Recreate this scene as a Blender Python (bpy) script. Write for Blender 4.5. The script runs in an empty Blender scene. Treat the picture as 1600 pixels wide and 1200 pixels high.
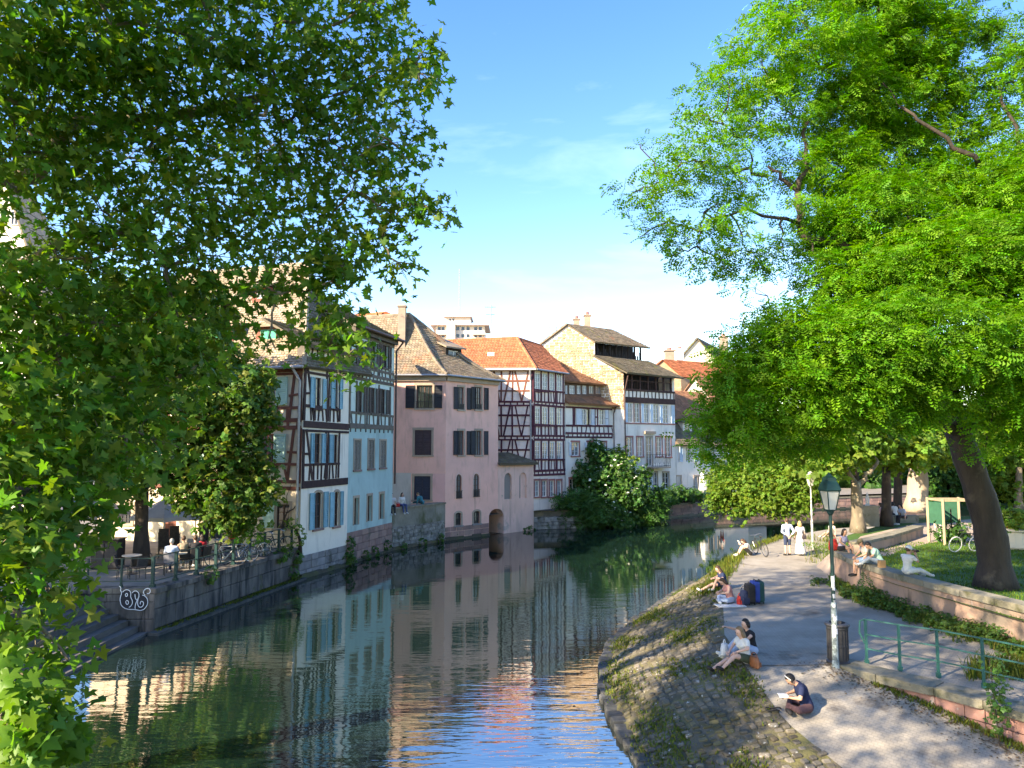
import bpy, bmesh, math, random
import numpy as np
from mathutils import Vector, Matrix
from mathutils.geometry import tessellate_polygon

random.seed(7); RNG = np.random.default_rng(11)
SC = bpy.context.scene
COL = SC.collection
R = math.radians

# ------------------------------------------------------------------ camera, sky, sun, exposure
FPX, CAMZ = 1160.0, 6.5
PITCH = math.atan(100 / FPX)
cd = bpy.data.cameras.new('camera'); cam = bpy.data.objects.new('camera', cd); COL.objects.link(cam)
cam.location = (0, 0, CAMZ); cam.rotation_euler = (math.pi / 2 + PITCH, 0, 0)
cd.sensor_width = 36; cd.lens = FPX / 1600 * 36; cd.clip_end = 3000; cd.clip_start = 0.1
SC.camera = cam
SUN_ELEV, SUN_AZ = R(30), math.atan2(-0.79, -0.61)      # the sun stands behind the viewer, to the left
sdir = Vector((math.sin(SUN_AZ) * math.cos(SUN_ELEV), math.cos(SUN_AZ) * math.cos(SUN_ELEV), math.sin(SUN_ELEV)))
sl = bpy.data.lights.new('sun', 'SUN'); sl.energy = 3.8; sl.angle = R(0.55); sl.color = (1.0, 0.94, 0.86)
so = bpy.data.objects.new('sun', sl); COL.objects.link(so)
so.rotation_euler = sdir.to_track_quat('Z', 'Y').to_euler(); so.location = sdir * 60
W = bpy.data.worlds.new('World'); SC.world = W; W.use_nodes = True
wn, wl_ = W.node_tree.nodes, W.node_tree.links
bg = wn['Background']; bg.inputs[1].default_value = 0.15
sky = wn.new('ShaderNodeTexSky'); sky.sky_type = 'NISHITA'; sky.sun_disc = False
sky.sun_elevation = SUN_ELEV; sky.sun_rotation = SUN_AZ
sky.air_density = 1.0; sky.dust_density = 0.35; sky.ozone_density = 2.5
hs = wn.new('ShaderNodeHueSaturation'); hs.inputs['Saturation'].default_value = 1.33; hs.inputs['Hue'].default_value = 0.516; hs.inputs['Value'].default_value = 0.85
wl_.new(sky.outputs[0], hs.inputs['Color'])
tc = wn.new('ShaderNodeTexCoord'); mp = wn.new('ShaderNodeMapping'); mp.inputs['Scale'].default_value = (1.6, 1.0, 6.5); mp.inputs['Location'].default_value = (0.3, 0.4, 0.9); mp.inputs['Rotation'].default_value = (0, R(4), 0)
wl_.new(tc.outputs['Generated'], mp.inputs[0])
cn = wn.new('ShaderNodeTexNoise'); cn.inputs['Scale'].default_value = 1.9; cn.inputs['Detail'].default_value = 9; cn.inputs['Roughness'].default_value = 0.55; cn.inputs['Distortion'].default_value = 0.5
wl_.new(mp.outputs[0], cn.inputs['Vector'])
cr = wn.new('ShaderNodeMapRange'); cr.inputs['From Min'].default_value = 0.53; cr.inputs['From Max'].default_value = 0.82; cr.inputs['To Max'].default_value = 0.28
wl_.new(cn.outputs['Fac'], cr.inputs['Value'])
cm = wn.new('ShaderNodeMix'); cm.data_type = 'RGBA'
wl_.new(cr.outputs[0], cm.inputs['Factor']); wl_.new(hs.outputs[0], cm.inputs[6]); cm.inputs[7].default_value = (2.8, 3.9, 5.2, 1)
wl_.new(cm.outputs[2], bg.inputs[0])
SC.view_settings.view_transform = 'Standard'; SC.view_settings.look = 'None'
SC.view_settings.exposure = 2.2; SC.view_settings.gamma = 1; SC.view_settings.use_curve_mapping = False
SC.view_settings.use_white_balance = True; SC.view_settings.white_balance_temperature = 8600; SC.view_settings.white_balance_tint = 10
SC.render.engine = 'CYCLES'; SC.cycles.max_bounces = 6; SC.cycles.transparent_max_bounces = 8; SC.cycles.use_denoising = True
SC.cycles.caustics_reflective = False; SC.cycles.caustics_refractive = False

# ------------------------------------------------------------------ measured sight lines -> points of the place
_c, _s = math.cos(PITCH), math.sin(PITCH)
def ray(px, py):
    a, b = (px - 800) / FPX, (600 - py) / FPX
    return Vector((a, _c - _s * b, _s + _c * b))
def gp(px, py, z=0.0):                       # where it meets level z
    d = ray(px, py); return Vector((0, 0, CAMZ)) + d * ((z - CAMZ) / d.z)
def dp(px, py, D):                           # at depth D
    d = ray(px, py); return Vector((0, 0, CAMZ)) + d * (D / d.y)
def proj(p):
    z = p[2] - CAMZ; f = p[1] * _c + z * _s; u = -p[1] * _s + z * _c
    return 800 + FPX * p[0] / f, 600 - FPX * u / f

# ------------------------------------------------------------------ materials
MATS = {}
def M(name, c1, c2=None, scale=2.0, rough=0.85, bump=0.0, bscale=25.0, coord='pos', rnd=0.0, tint=False, spec=0.3, metal=0.0,
      stain=None, stretch=(1, 1, 1), transl=0.0, lo=0.35, hi=0.65, hue=0.0):
    """procedural surface: two colours mixed by noise, optional stains (colour, scale, lo, hi, stretch), grain and per-piece variation"""
    if name in MATS: return MATS[name]
    m = bpy.data.materials.new(name); m.use_nodes = True; MATS[name] = m
    n, l = m.node_tree.nodes, m.node_tree.links
    b = n['Principled BSDF']
    if coord == 'pos':
        g = n.new('ShaderNodeNewGeometry'); co = g.outputs['Position']
    else:
        g = n.new('ShaderNodeTexCoord'); co = g.outputs['Object']
    def noise(sc, st=(1, 1, 1), det=6):
        mpn = n.new('ShaderNodeMapping'); mpn.inputs['Scale'].default_value = st; l.new(co, mpn.inputs[0])
        t = n.new('ShaderNodeTexNoise'); t.inputs['Scale'].default_value = sc; t.inputs['Detail'].default_value = det
        t.inputs['Roughness'].default_value = 0.6
        l.new(mpn.outputs[0], t.inputs['Vector']); return t.outputs['Fac']
    def rng(v, lo_, hi_, a=0.0, bb=1.0):
        r = n.new('ShaderNodeMapRange'); r.inputs['From Min'].default_value = lo_; r.inputs['From Max'].default_value = hi_
        r.inputs['To Min'].default_value = a; r.inputs['To Max'].default_value = bb; l.new(v, r.inputs['Value']); return r.outputs[0]
    def mix(f, a, c, mode='MIX'):
        x = n.new('ShaderNodeMix'); x.data_type = 'RGBA'; x.blend_type = mode
        if hasattr(f, 'links'): l.new(f, x.inputs['Factor'])
        else: x.inputs['Factor'].default_value = f
        for i, v in ((6, a), (7, c)):
            if hasattr(v, 'links'): l.new(v, x.inputs[i])
            else: x.inputs[i].default_value = (*v, 1)
        return x.outputs[2]
    c2 = c2 or tuple(x * 0.75 for x in c1)
    out = mix(rng(noise(scale, stretch), lo, hi), c1, c2)
    for st in (stain or []):
        out = mix(rng(noise(st[1], st[4] if len(st) > 4 else (1, 1, 1)), st[2], st[3]), out, st[0])
    if tint:
        a = n.new('ShaderNodeAttribute'); a.attribute_name = 'tint'
        out = mix(1.0, out, a.outputs['Color'], 'MULTIPLY')
    if rnd or hue:
        oi = n.new('ShaderNodeObjectInfo')
        h = n.new('ShaderNodeHueSaturation'); l.new(out, h.inputs['Color'])
        l.new(rng(oi.outputs['Random'], 0, 1, 1 - rnd, 1 + rnd), h.inputs['Value'])
        if hue: l.new(rng(oi.outputs['Random'], 0, 1, 0.5 - hue, 0.5 + hue), h.inputs['Hue'])
        out = h.outputs[0]
    l.new(out, b.inputs['Base Color'])
    b.inputs['Roughness'].default_value = rough; b.inputs['Metallic'].default_value = metal
    b.inputs['Specular IOR Level'].default_value = spec
    if bump:
        bp = n.new('ShaderNodeBump'); bp.inputs['Strength'].default_value = 1.0; bp.inputs['Distance'].default_value = bump
        l.new(noise(bscale, stretch, 4), bp.inputs['Height']); l.new(bp.outputs[0], b.inputs['Normal'])
    if transl:
        t = n.new('ShaderNodeBsdfTranslucent'); ms = n.new('ShaderNodeMixShader'); ms.inputs[0].default_value = transl
        br = n.new('ShaderNodeMix'); br.data_type = 'RGBA'; br.blend_type = 'MULTIPLY'; br.inputs['Factor'].default_value = 1
        l.new(out, br.inputs[6]); br.inputs[7].default_value = (1.1, 1.25, 0.4, 1)
        l.new(br.outputs[2], t.inputs['Color']); l.new(b.outputs[0], ms.inputs[1]); l.new(t.outputs[0], ms.inputs[2])
        l.new(ms.outputs[0], n['Material Output'].inputs['Surface'])
    return m

# ------------------------------------------------------------------ objects
WORLD = {}
def wloc(o):
    return WORLD.get(o.name, Vector((0, 0, 0))) if o else Vector((0, 0, 0))
def tag(o, label, cat=None, group=None, kind=None):
    if label: o['label'] = label
    if cat: o['category'] = cat
    if group: o['group'] = group
    if kind: o['kind'] = kind
    return o
def thing(name, label, cat, loc=(0, 0, 0), rotz=0.0, group=None):
    o = bpy.data.objects.new(name, None); COL.objects.link(o); o.empty_display_size = 0.2
    o.location = loc; o.rotation_euler = (0, 0, rotz); WORLD[o.name] = Vector(loc)
    return tag(o, label, cat, group)
def link(name, me, parent=None, local=False, kind=None):
    o = bpy.data.objects.new(name, me); COL.objects.link(o)
    if parent:
        o.parent = parent
        if not local: o.location = -wloc(parent)
    WORLD[o.name] = Vector((0, 0, 0))
    if kind: o['kind'] = kind
    return o

class MB:
    """collects faces for ONE mesh object"""
    def __init__(s): s.v = []; s.f = []; s.t = []; s.tint = 1.0
    def add(s, vs, fs):
        k = len(s.v); s.v += [tuple(p) for p in vs]; s.f += [tuple(i + k for i in f) for f in fs]; s.t += [s.tint] * len(vs); return s
    def poly(s, ps): return s.add(ps, [tuple(range(len(ps)))])
    def box(s, c, d, m=None):
        c = Vector(c); h = [x / 2 for x in d]
        vs = [Vector((x * h[0], y * h[1], z * h[2])) for z in (-1, 1) for y in (-1, 1) for x in (-1, 1)]
        vs = [(m @ p if m else p) + c for p in vs]
        return s.add(vs, [(0, 2, 3, 1), (4, 5, 7, 6), (0, 1, 5, 4), (2, 6, 7, 3), (0, 4, 6, 2), (1, 3, 7, 5)])
    def beam(s, p0, p1, w, h, up=(0, 0, 1)):
        p0, p1 = Vector(p0), Vector(p1); d = p1 - p0; y = d.normalized()
        x = y.cross(Vector(up))
        if x.length < 1e-4: x = y.cross(Vector((1, 0, 0)))
        x.normalize(); z = x.cross(y)
        return s.box((p0 + p1) / 2, (w, d.length, h), Matrix((x, y, z)).transposed())
    def prism(s, ps, off):
        n = len(ps); off = Vector(off); a = [Vector(p) for p in ps]; b = [p + off for p in a]
        s.add(a + b, [tuple(range(n))[::-1], tuple(range(n, 2 * n))] + [(i, (i + 1) % n, n + (i + 1) % n, n + i) for i in range(n)]); return s
    def tube(s, pts, rad, n=6, cap=True):
        pts = [Vector(p) for p in pts]; rs = rad if hasattr(rad, '__len__') else [rad] * len(pts)
        vs = []; prev = None
        for i, p in enumerate(pts):
            d = (pts[min(i + 1, len(pts) - 1)] - pts[max(i - 1, 0)])
            d = d.normalized() if d.length > 1e-9 else Vector((0, 0, 1))
            if prev is None:
                x = d.orthogonal().normalized()
            else:
                x = prev - d * prev.dot(d); x = x.normalized() if x.length > 1e-6 else d.orthogonal().normalized()
            prev = x; y = d.cross(x)
            vs += [p + (x * math.cos(t) + y * math.sin(t)) * rs[i] for t in [2 * math.pi * k / n for k in range(n)]]
        fs = [(i * n + k, i * n + (k + 1) % n, (i + 1) * n + (k + 1) % n, (i + 1) * n + k) for i in range(len(pts) - 1) for k in range(n)]
        if cap: fs += [tuple(range(n))[::-1], tuple(range((len(pts) - 1) * n, len(pts) * n))]
        return s.add(vs, fs)
    def lathe(s, prof, c=(0, 0, 0), n=12, ph=0.0):
        c = Vector(c); vs = [c + Vector((r * math.cos(ph + 2 * math.pi * k / n), r * math.sin(ph + 2 * math.pi * k / n), z)) for r, z in prof for k in range(n)]
        fs = [(i * n + k, i * n + (k + 1) % n, (i + 1) * n + (k + 1) % n, (i + 1) * n + k) for i in range(len(prof) - 1) for k in range(n)]
        fs += [tuple(range(n))[::-1], tuple(range((len(prof) - 1) * n, len(prof) * n))]
        return s.add(vs, fs)
    def ball(s, c, r, n=8, m=6):
        r = r if hasattr(r, '__len__') else (r, r, r); c = Vector(c)
        vs = [c + Vector((0, 0, -r[2]))]
        for i in range(1, m):
            t = math.pi * i / m
            vs += [c + Vector((r[0] * math.sin(t) * math.cos(2 * math.pi * k / n), r[1] * math.sin(t) * math.sin(2 * math.pi * k / n), -r[2] * math.cos(t))) for k in range(n)]
        vs.append(c + Vector((0, 0, r[2]))); L = len(vs) - 1
        fs = [(0, 1 + (k + 1) % n, 1 + k) for k in range(n)]
        fs += [(1 + i * n + k, 1 + i * n + (k + 1) % n, 1 + (i + 1) * n + (k + 1) % n, 1 + (i + 1) * n + k) for i in range(m - 2) for k in range(n)]
        fs += [(1 + (m - 2) * n + k, 1 + (m - 2) * n + (k + 1) % n, L) for k in range(n)]
        return s.add(vs, fs)
    def mesh(s, name, mat, smooth=False):
        me = bpy.data.meshes.new(name); me.from_pydata(s.v, [], s.f)
        if mat: me.materials.append(mat)
        if any(t != 1.0 for t in s.t):
            a = me.color_attributes.new('tint', 'FLOAT_COLOR', 'POINT')
            a.data.foreach_set('color', np.repeat(np.array([t if hasattr(t, '__len__') else (t, t, t, 1) for t in s.t], dtype=np.float32), 1, axis=0).ravel())
        if smooth: me.polygons.foreach_set('use_smooth', [True] * len(me.polygons))
        me.update(); return me
    def build(s, name, mat, parent=None, smooth=False, local=False, kind=None):
        return link(name, s.mesh(name, mat, smooth), parent, local, kind)

def np_mesh(name, V, Fc, mat, tint=None):
    """big meshes fast: V (n,3), Fc (m,k)"""
    me = bpy.data.meshes.new(name); k = Fc.shape[1]
    me.vertices.add(len(V)); me.vertices.foreach_set('co', V.astype(np.float32).ravel())
    me.loops.add(Fc.size); me.loops.foreach_set('vertex_index', Fc.astype(np.int32).ravel())
    me.polygons.add(len(Fc)); me.polygons.foreach_set('loop_start', np.arange(0, Fc.size, k, dtype=np.int32))
    me.update(calc_edges=True); me.materials.append(mat)
    if tint is not None:
        a = me.color_attributes.new('tint', 'FLOAT_COLOR', 'POINT'); a.data.foreach_set('color', tint.astype(np.float32).ravel())
    return me

# a unit block with slightly eased edges, shared by timbers, stones, slabs
def _unit(name, e=0.04, top=None):
    mb = MB(); a = 0.5; b = 0.5 - e
    vs = [(x * b, y * b, z * a) for z in (-1, 1) for y in (-1, 1) for x in (-1, 1)]
    vs += [(x * a, y * b, z * b) for z in (-1, 1) for y in (-1, 1) for x in (-1, 1)]
    vs += [(x * b, y * a, z * b) for z in (-1, 1) for y in (-1, 1) for x in (-1, 1)]
    me = bpy.data.meshes.new(name); bm = bmesh.new()
    for v in vs: bm.verts.new(v)
    bmesh.ops.convex_hull(bm, input=bm.verts); bm.to_mesh(me); bm.free(); return me
UNITS = {}
def unit(mat, e=0.06):
    k = (mat.name, e)
    if k not in UNITS:
        me = _unit('block', e); me.materials.append(mat); UNITS[k] = me
    return UNITS[k]
CUBES = {}
def cube(mat):
    if mat.name not in CUBES: CUBES[mat.name] = MB().box((0, 0, 0), (1, 1, 1)).mesh('bar', mat)
    return CUBES[mat.name]
def piece(name, me, parent, c, axes, size, jit=0.0):
    """one piece (timber, stone, slab): shared mesh, own place"""
    o = bpy.data.objects.new(name, me); COL.objects.link(o); o.parent = parent
    x, y, z = [Vector(a).normalized() for a in axes]
    m = Matrix((x, y, z)).transposed()
    if jit: m = m @ Matrix.Rotation(random.gauss(0, jit), 3, 'Z') @ Matrix.Rotation(random.gauss(0, jit), 3, 'X')
    m = m @ Matrix.Diagonal(Vector(size))
    o.matrix_basis = Matrix.Translation(Vector(c) - wloc(parent)) @ m.to_4x4()
    return o
def bar(name, me, parent, p0, p1, w, h, up=(0, 0, 1)):
    p0, p1 = Vector(p0), Vector(p1); d = p1 - p0; y = d.normalized(); x = y.cross(Vector(up))
    if x.length < 1e-4: x = y.orthogonal()
    x.normalize(); return piece(name, me, parent, (p0 + p1) / 2, (x, y, x.cross(y)), (w, d.length, h))
def copy_tree(o, parent=None):
    c = o.copy(); COL.objects.link(c); WORLD[c.name] = wloc(o)
    if parent: c.parent = parent
    for ch in list(o.children): copy_tree(ch, c)
    return c
def lerp(a, b, t): return a + (b - a) * t
def interp(x, pts):
    if x <= pts[0][0]: return pts[0][1]
    for (a, b), (c, d) in zip(pts, pts[1:]):
        if x <= c: return b + (d - b) * (x - a) / (c - a)
    return pts[-1][1]
def flat(name, ring, z, mat, kind='structure', parent=None):
    """horizontal sheet from an outline"""
    ps = [Vector((x, y, z)) for x, y in ring]; mb = MB(); mb.v = [tuple(p) for p in ps]; mb.t = [1.0] * len(ps)
    for t in tessellate_polygon([ps]):
        a, b, c = (ps[i] for i in t)
        mb.f.append(t if (b - a).cross(c - a).z > 0 else t[::-1])
    return mb.build(name, mat, parent, kind=kind)
# ------------------------------------------------------------------ facades
class Fac:
    """a vertical plane from ground point A (left seen from outside) to B (right)"""
    def __init__(s, A, B):
        s.A = Vector((A[0], A[1], 0)); s.B = Vector((B[0], B[1], 0)); s.d = (s.B - s.A); s.L = s.d.length; s.d.normalize()
        s.n = Vector((s.d.y, -s.d.x, 0)); s.holes = []; s.open_edges = []
    def P(s, u, z, o=0.0): return s.A + s.d * u + s.n * o + Vector((0, 0, z))
    def px(s, x, y):
        r = ray(x, y); c = Vector((0, 0, CAMZ)); t = (s.A - c).dot(s.n) / r.dot(s.n); p = c + r * t
        return (p - s.A).dot(s.d), p.z
    def u(s, x): return s.px(x, 690)[0]
    def rect(s, x0, y0, x1, y1):
        """pixel rectangle -> u0, u1, z0, z1"""
        ym = (y0 + y1) / 2; u0 = s.px(x0, ym)[0]; u1 = s.px(x1, ym)[0]; xm = (x0 + x1) / 2
        return u0, u1, s.px(xm, y1)[1], s.px(xm, y0)[1]
    def box(s, mb, u0, u1, z0, z1, o0, o1):
        return mb.prism([s.P(u0, z0, o0), s.P(u1, z0, o0), s.P(u1, z0, o1), s.P(u0, z0, o1)][::-1], (0, 0, z1 - z0))
    def wall(s, outline, mat, parent, reveal=0.16, name='wall'):
        """the wall face with its real openings and their reveals"""
        mb = MB(); rings = [[Vector((u, z, 0)) for u, z in outline]] + [[Vector((u, z, 0)) for u, z in h] for h in s.holes]
        flatv = [p for r in rings for p in r]
        for p in flatv: mb.v.append(tuple(s.P(p.x, p.y))); mb.t.append(1.0)
        for t in tessellate_polygon(rings):
            a, b, c = (Vector(mb.v[i]) for i in t)
            mb.f.append(t if (b - a).cross(c - a).dot(s.n) > 0 else t[::-1])
        for h in s.holes:
            for (u0, z0), (u1, z1) in zip(h, h[1:] + h[:1]):
                if abs(u0 - u1) < 1e-6 and any(abs(u0 - e) < 1e-3 for e in s.open_edges): continue
                mb.add([s.P(u0, z0), s.P(u1, z1), s.P(u1, z1, -reveal), s.P(u0, z0, -reveal)], [(0, 1, 2, 3)])
        return mb.build(name, mat, parent)
    def slab(s, u0, u1, z0, z1, th, mat, parent, name, o=0.0):
        return s.box(MB(), u0, u1, z0, z1, o, o + th).build(name, mat, parent)

def courses(fac, u0, u1, z0, z1, rowh, ln, mat, parent, name='stone', proud=0.03, gap=0.02, depth=0.16, jit=0.006):
    z = z0; me = unit(mat, 0.05)
    while z < z1 - 0.03:
        h = min(rowh * random.uniform(0.88, 1.12), z1 - z)
        if z1 - z - h < rowh * 0.3: h = z1 - z
        u = u0 - random.uniform(0, ln * 0.0)
        first = True
        while u < u1 - 0.02:
            w = ln * random.uniform(0.7, 1.3) * (random.uniform(0.4, 1) if first else 1); first = False
            if u1 - u - w < ln * 0.3: w = u1 - u
            pr = proud * random.uniform(0.2, 1.5)
            piece(name, me, parent, fac.P(u + w / 2, z + h / 2, pr - depth / 2), (fac.d, fac.n, (0, 0, 1)), (w - gap, depth, h - gap), jit)
            u += w
        z += h

# ------------------------------------------------------------------ materials of the ground and the stonework
m_water = bpy.data.materials.new('water'); m_water.use_nodes = True
def _water():
    n, l = m_water.node_tree.nodes, m_water.node_tree.links; b = n['Principled BSDF']
    b.inputs['Base Color'].default_value = (0.006, 0.018, 0.013, 1); b.inputs['Roughness'].default_value = 0.015; b.inputs['IOR'].default_value = 5.0
    g = n.new('ShaderNodeNewGeometry'); prev = None
    # long lazy ripples whose crests run across the canal, plus small chop; wind patches leave calm lanes
    def nz(scale, st, det=2, rough=0.5, rot=0.0):
        mp = n.new('ShaderNodeMapping'); mp.inputs['Scale'].default_value = st; mp.inputs['Rotation'].default_value = (0, 0, rot); l.new(g.outputs['Position'], mp.inputs[0])
        t = n.new('ShaderNodeTexNoise'); t.inputs['Scale'].default_value = scale; t.inputs['Detail'].default_value = det; t.inputs['Roughness'].default_value = rough
        l.new(mp.outputs[0], t.inputs['Vector']); return t.outputs['Fac']
    patch = n.new('ShaderNodeMapRange'); patch.inputs['From Min'].default_value = 0.38; patch.inputs['From Max'].default_value = 0.62; patch.inputs['To Min'].default_value = 0.25; patch.inputs['To Max'].default_value = 1.0
    l.new(nz(0.09, (1, 1, 1), 2), patch.inputs['Value'])
    near = n.new('ShaderNodeSeparateXYZ'); l.new(g.outputs['Position'], near.inputs[0])
    fall = n.new('ShaderNodeMapRange'); fall.inputs['From Min'].default_value = 14; fall.inputs['From Max'].default_value = 42; fall.inputs['To Min'].default_value = 1.0; fall.inputs['To Max'].default_value = 0.16
    l.new(near.outputs['Y'], fall.inputs['Value'])
    mul = n.new('ShaderNodeMath'); mul.operation = 'MULTIPLY'; l.new(patch.outputs[0], mul.inputs[0]); l.new(fall.outputs[0], mul.inputs[1])
    for sc, st, dist in ((1.3, (0.42, 1.5, 1), 0.026), (4.2, (0.38, 1.6, 1), 0.0085), (12, (0.5, 1.3, 1), 0.0012)):
        bp = n.new('ShaderNodeBump'); bp.inputs['Distance'].default_value = dist
        l.new(mul.outputs[0], bp.inputs['Strength'])
        l.new(nz(sc, st, 2, 0.5, R(-8)), bp.inputs['Height'])
        if prev: l.new(prev, bp.inputs['Normal'])
        prev = bp.outputs[0]
    l.new(prev, b.inputs['Normal'])
_water()
m_earth = M('earth', (0.16, 0.12, 0.085), (0.10, 0.085, 0.06), 1.5, bump=0.02, bscale=14)
m_cobbleground = M('bank_soil', (0.125, 0.105, 0.075), (0.065, 0.060, 0.038), 1.3, bump=0.03, bscale=20, stain=[((0.13, 0.12, 0.045), 0.7, 0.50, 0.62), ((0.17, 0.13, 0.075), 1.1, 0.58, 0.66)])
m_cobble = M('cobblestone', (0.15, 0.132, 0.105), (0.08, 0.072, 0.055), 3, bump=0.010, bscale=50, rnd=0.35, stain=[((0.095, 0.082, 0.038), 0.8, 0.46, 0.60), ((0.07, 0.058, 0.04), 1.7, .55, .65), ((0.34, 0.34, 0.31), 7, 0.63, 0.67)])
m_edge = M('edge_stone', (0.085, 0.085, 0.08), (0.04, 0.042, 0.038), 4, bump=0.01, bscale=30, rnd=0.25)
m_lawn = M('lawn', (0.055, 0.13, 0.018), (0.038, 0.09, 0.014), 0.8, bump=0.03, bscale=60, stain=[((0.10, 0.10, 0.035), 0.5, 0.58, 0.68)])
m_gravel = M('gravel', (0.36, 0.29, 0.23), (0.28, 0.22, 0.175), 0.9, bump=0.01, bscale=40)
m_terrace = M('terrace_paving', (0.22, 0.20, 0.175), (0.15, 0.14, 0.125), 1.2, bump=0.01, bscale=18)
m_quay = M('quay_stone', (0.15, 0.135, 0.12), (0.055, 0.052, 0.05), 1.6, bump=0.02, bscale=12, rnd=0.22, stretch=(1, 1, 0.35),
           stain=[((0.22, 0.175, 0.15), 1.1, 0.55, 0.68, (1, 1, 0.25)), ((0.028, 0.029, 0.03), 1.8, 0.52, 0.62, (1.2, 1.2, 0.16)), ((0.06, 0.07, 0.03), 1.4, 0.6, 0.7)])
m_joint = M('dark_joint', (0.045, 0.042, 0.038), (0.03, 0.03, 0.028), 4)
m_sand = M('pink_sandstone', (0.34, 0.20, 0.165), (0.23, 0.15, 0.13), 1.8, bump=0.012, bscale=18, rnd=0.16, hue=0.008, stain=[((0.13, 0.115, 0.09), 1.2, 0.56, 0.68), ((0.06, 0.075, 0.03), 2.2, 0.64, 0.72)])
m_greystone = M('grey_stone', (0.26, 0.245, 0.24), (0.17, 0.165, 0.165), 2.2, bump=0.012, bscale=20, rnd=0.18, stain=[((0.09, 0.09, 0.08), 1.3, 0.58, 0.7)])
m_rubble = M('rubble_stone', (0.27, 0.255, 0.23), (0.13, 0.125, 0.11), 3.2, bump=0.03, bscale=14, rnd=0.3, stain=[((0.075, 0.085, 0.05), 1.1, 0.56, 0.66)])
m_coping = M('coping_stone', (0.235, 0.215, 0.165), (0.15, 0.14, 0.10), 1.6, bump=0.012, bscale=22, rnd=0.12, stain=[((0.085, 0.085, 0.045), 2.1, 0.56, 0.68), ((0.06, 0.05, 0.04), 5, 0.64, 0.72)])
m_band = M('weathered_render', (0.24, 0.225, 0.185), (0.15, 0.145, 0.115), 1.0, bump=0.01, bscale=10, stain=[((0.085, 0.09, 0.045), 0.8, 0.55, 0.68, (1, 1, 0.5)), ((0.06, 0.06, 0.055), 1.4, 0.6, 0.7, (1, 1, 0.2))])
m_parkwall = M('pink_wall_render', (0.38, 0.25, 0.185), (0.29, 0.195, 0.15), 0.9, bump=0.016, bscale=9,
               stain=[((0.19, 0.155, 0.125), 0.7, 0.50, 0.60, (1, 1, 0.6)), ((0.40, 0.33, 0.27), 2.6, 0.64, 0.69, (1, 1, 0.3)), ((0.17, 0.12, 0.09), 1.5, 0.60, 0.68, (1, 1, 0.25))])

# ------------------------------------------------------------------ levels and outlines (metres; the water is z = 0)
WX = [(9, 3.9), (13, 3.05), (15.9, 2.7), (17.8, 2.52), (20, 2.51), (22.3, 2.72), (25.1, 3.37), (27.7, 4.43), (31.6, 6.39), (37.6, 9.55), (45.8, 13.98), (52, 20.5), (64, 46)]
PX = [(9, 7.2), (12.7, 6.6), (14.2, 6.4), (16.2, 5.75), (18.5, 5.66), (21.5, 6.0), (25, 6.96), (29.5, 8.4), (36.5, 11.16), (39.3, 12.6), (43.4, 15.4), (46.9, 18.5), (49.2, 21.0), (60, 45)]
LOWW = [(7.75, 18.75), (8.4, 17.7), (9.2, 16.75), (9.75, 15.9), (10.25, 15.0), (11.2, 12.9), (12.6, 9.0)]     # front of the low wall
WALLX = [(13.9, 12), (13.6, 17), (13.4, 19.4), (12.98, 21.9), (12.6, 24.7), (12.5, 27.7), (12.9, 30.2)]           # front of the pink park wall
PZ = 1.25
def path_z(y): return PZ - max(0.0, 18.6 - y) * 0.2 if y < 18.6 else PZ
def bank(y, t):
    wx, px = interp(y, WX), interp(y, PX); h = path_z(y)
    return Vector((lerp(wx, px, t), y, 0.10 + (h - 0.10) * (t ** 0.85) + 0.05 * math.sin(t * math.pi)))

flat('water', [(-40, -40), (140, -40), (140, 160), (-40, 160)], 0.0, m_water)
LAND = [(-15.35, -60), (-15.35, 26.75), (-12.62, 26.75), (-10.6, 37.6), (-9.23, 42.07), (-7.67, 48.04), (-4.72, 52.95), (-1.06, 56.83), (1.73, 59.9), (6.5, 61.3), (11, 65), (14.23, 69.62), (19.95, 74.31), (50, 86),
        (900, 260), (900, 1500), (-900, 1500), (-900, -60)]
flat('ground', LAND, 1.5, m_terrace)
flat('park_ground', [(13.2, -40), (13.2, 12), (13.0, 17), (13.25, 19.4), (12.9, 21.9), (12.55, 24.7), (12.5, 27.7), (13.0, 30.3), (14.2, 33.2), (17.2, 38.5), (23, 45.5), (46, 58), (300, 150), (300, -40)], 2.05, m_lawn)
flat('gravel_path', [(13.9, 31.6), (15.6, 31.2), (17.2, 33.2), (19.6, 35.4), (24, 36.8), (60, 38), (60, 54), (46, 56), (24, 44.6), (17.6, 38.0), (14.6, 33.0)], 2.054, m_gravel)
mb = MB(); sk = [(13.0, 30.3), (14.2, 33.2), (17.2, 38.5), (23, 45.5), (46, 58)]
for (a, b), (c, d) in zip(sk, sk[1:]): e0, e1 = (.05 if b < 31 else .7), .7; mb.add([(a - e0, b + e0 * .6, 1.22), (a, b, 2.06), (c, d, 2.06), (c - e1, d + e1 * .6, 1.22)], [(0, 3, 2, 1)])
mb.build('earth_slope', m_gravel, kind='structure')

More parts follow.
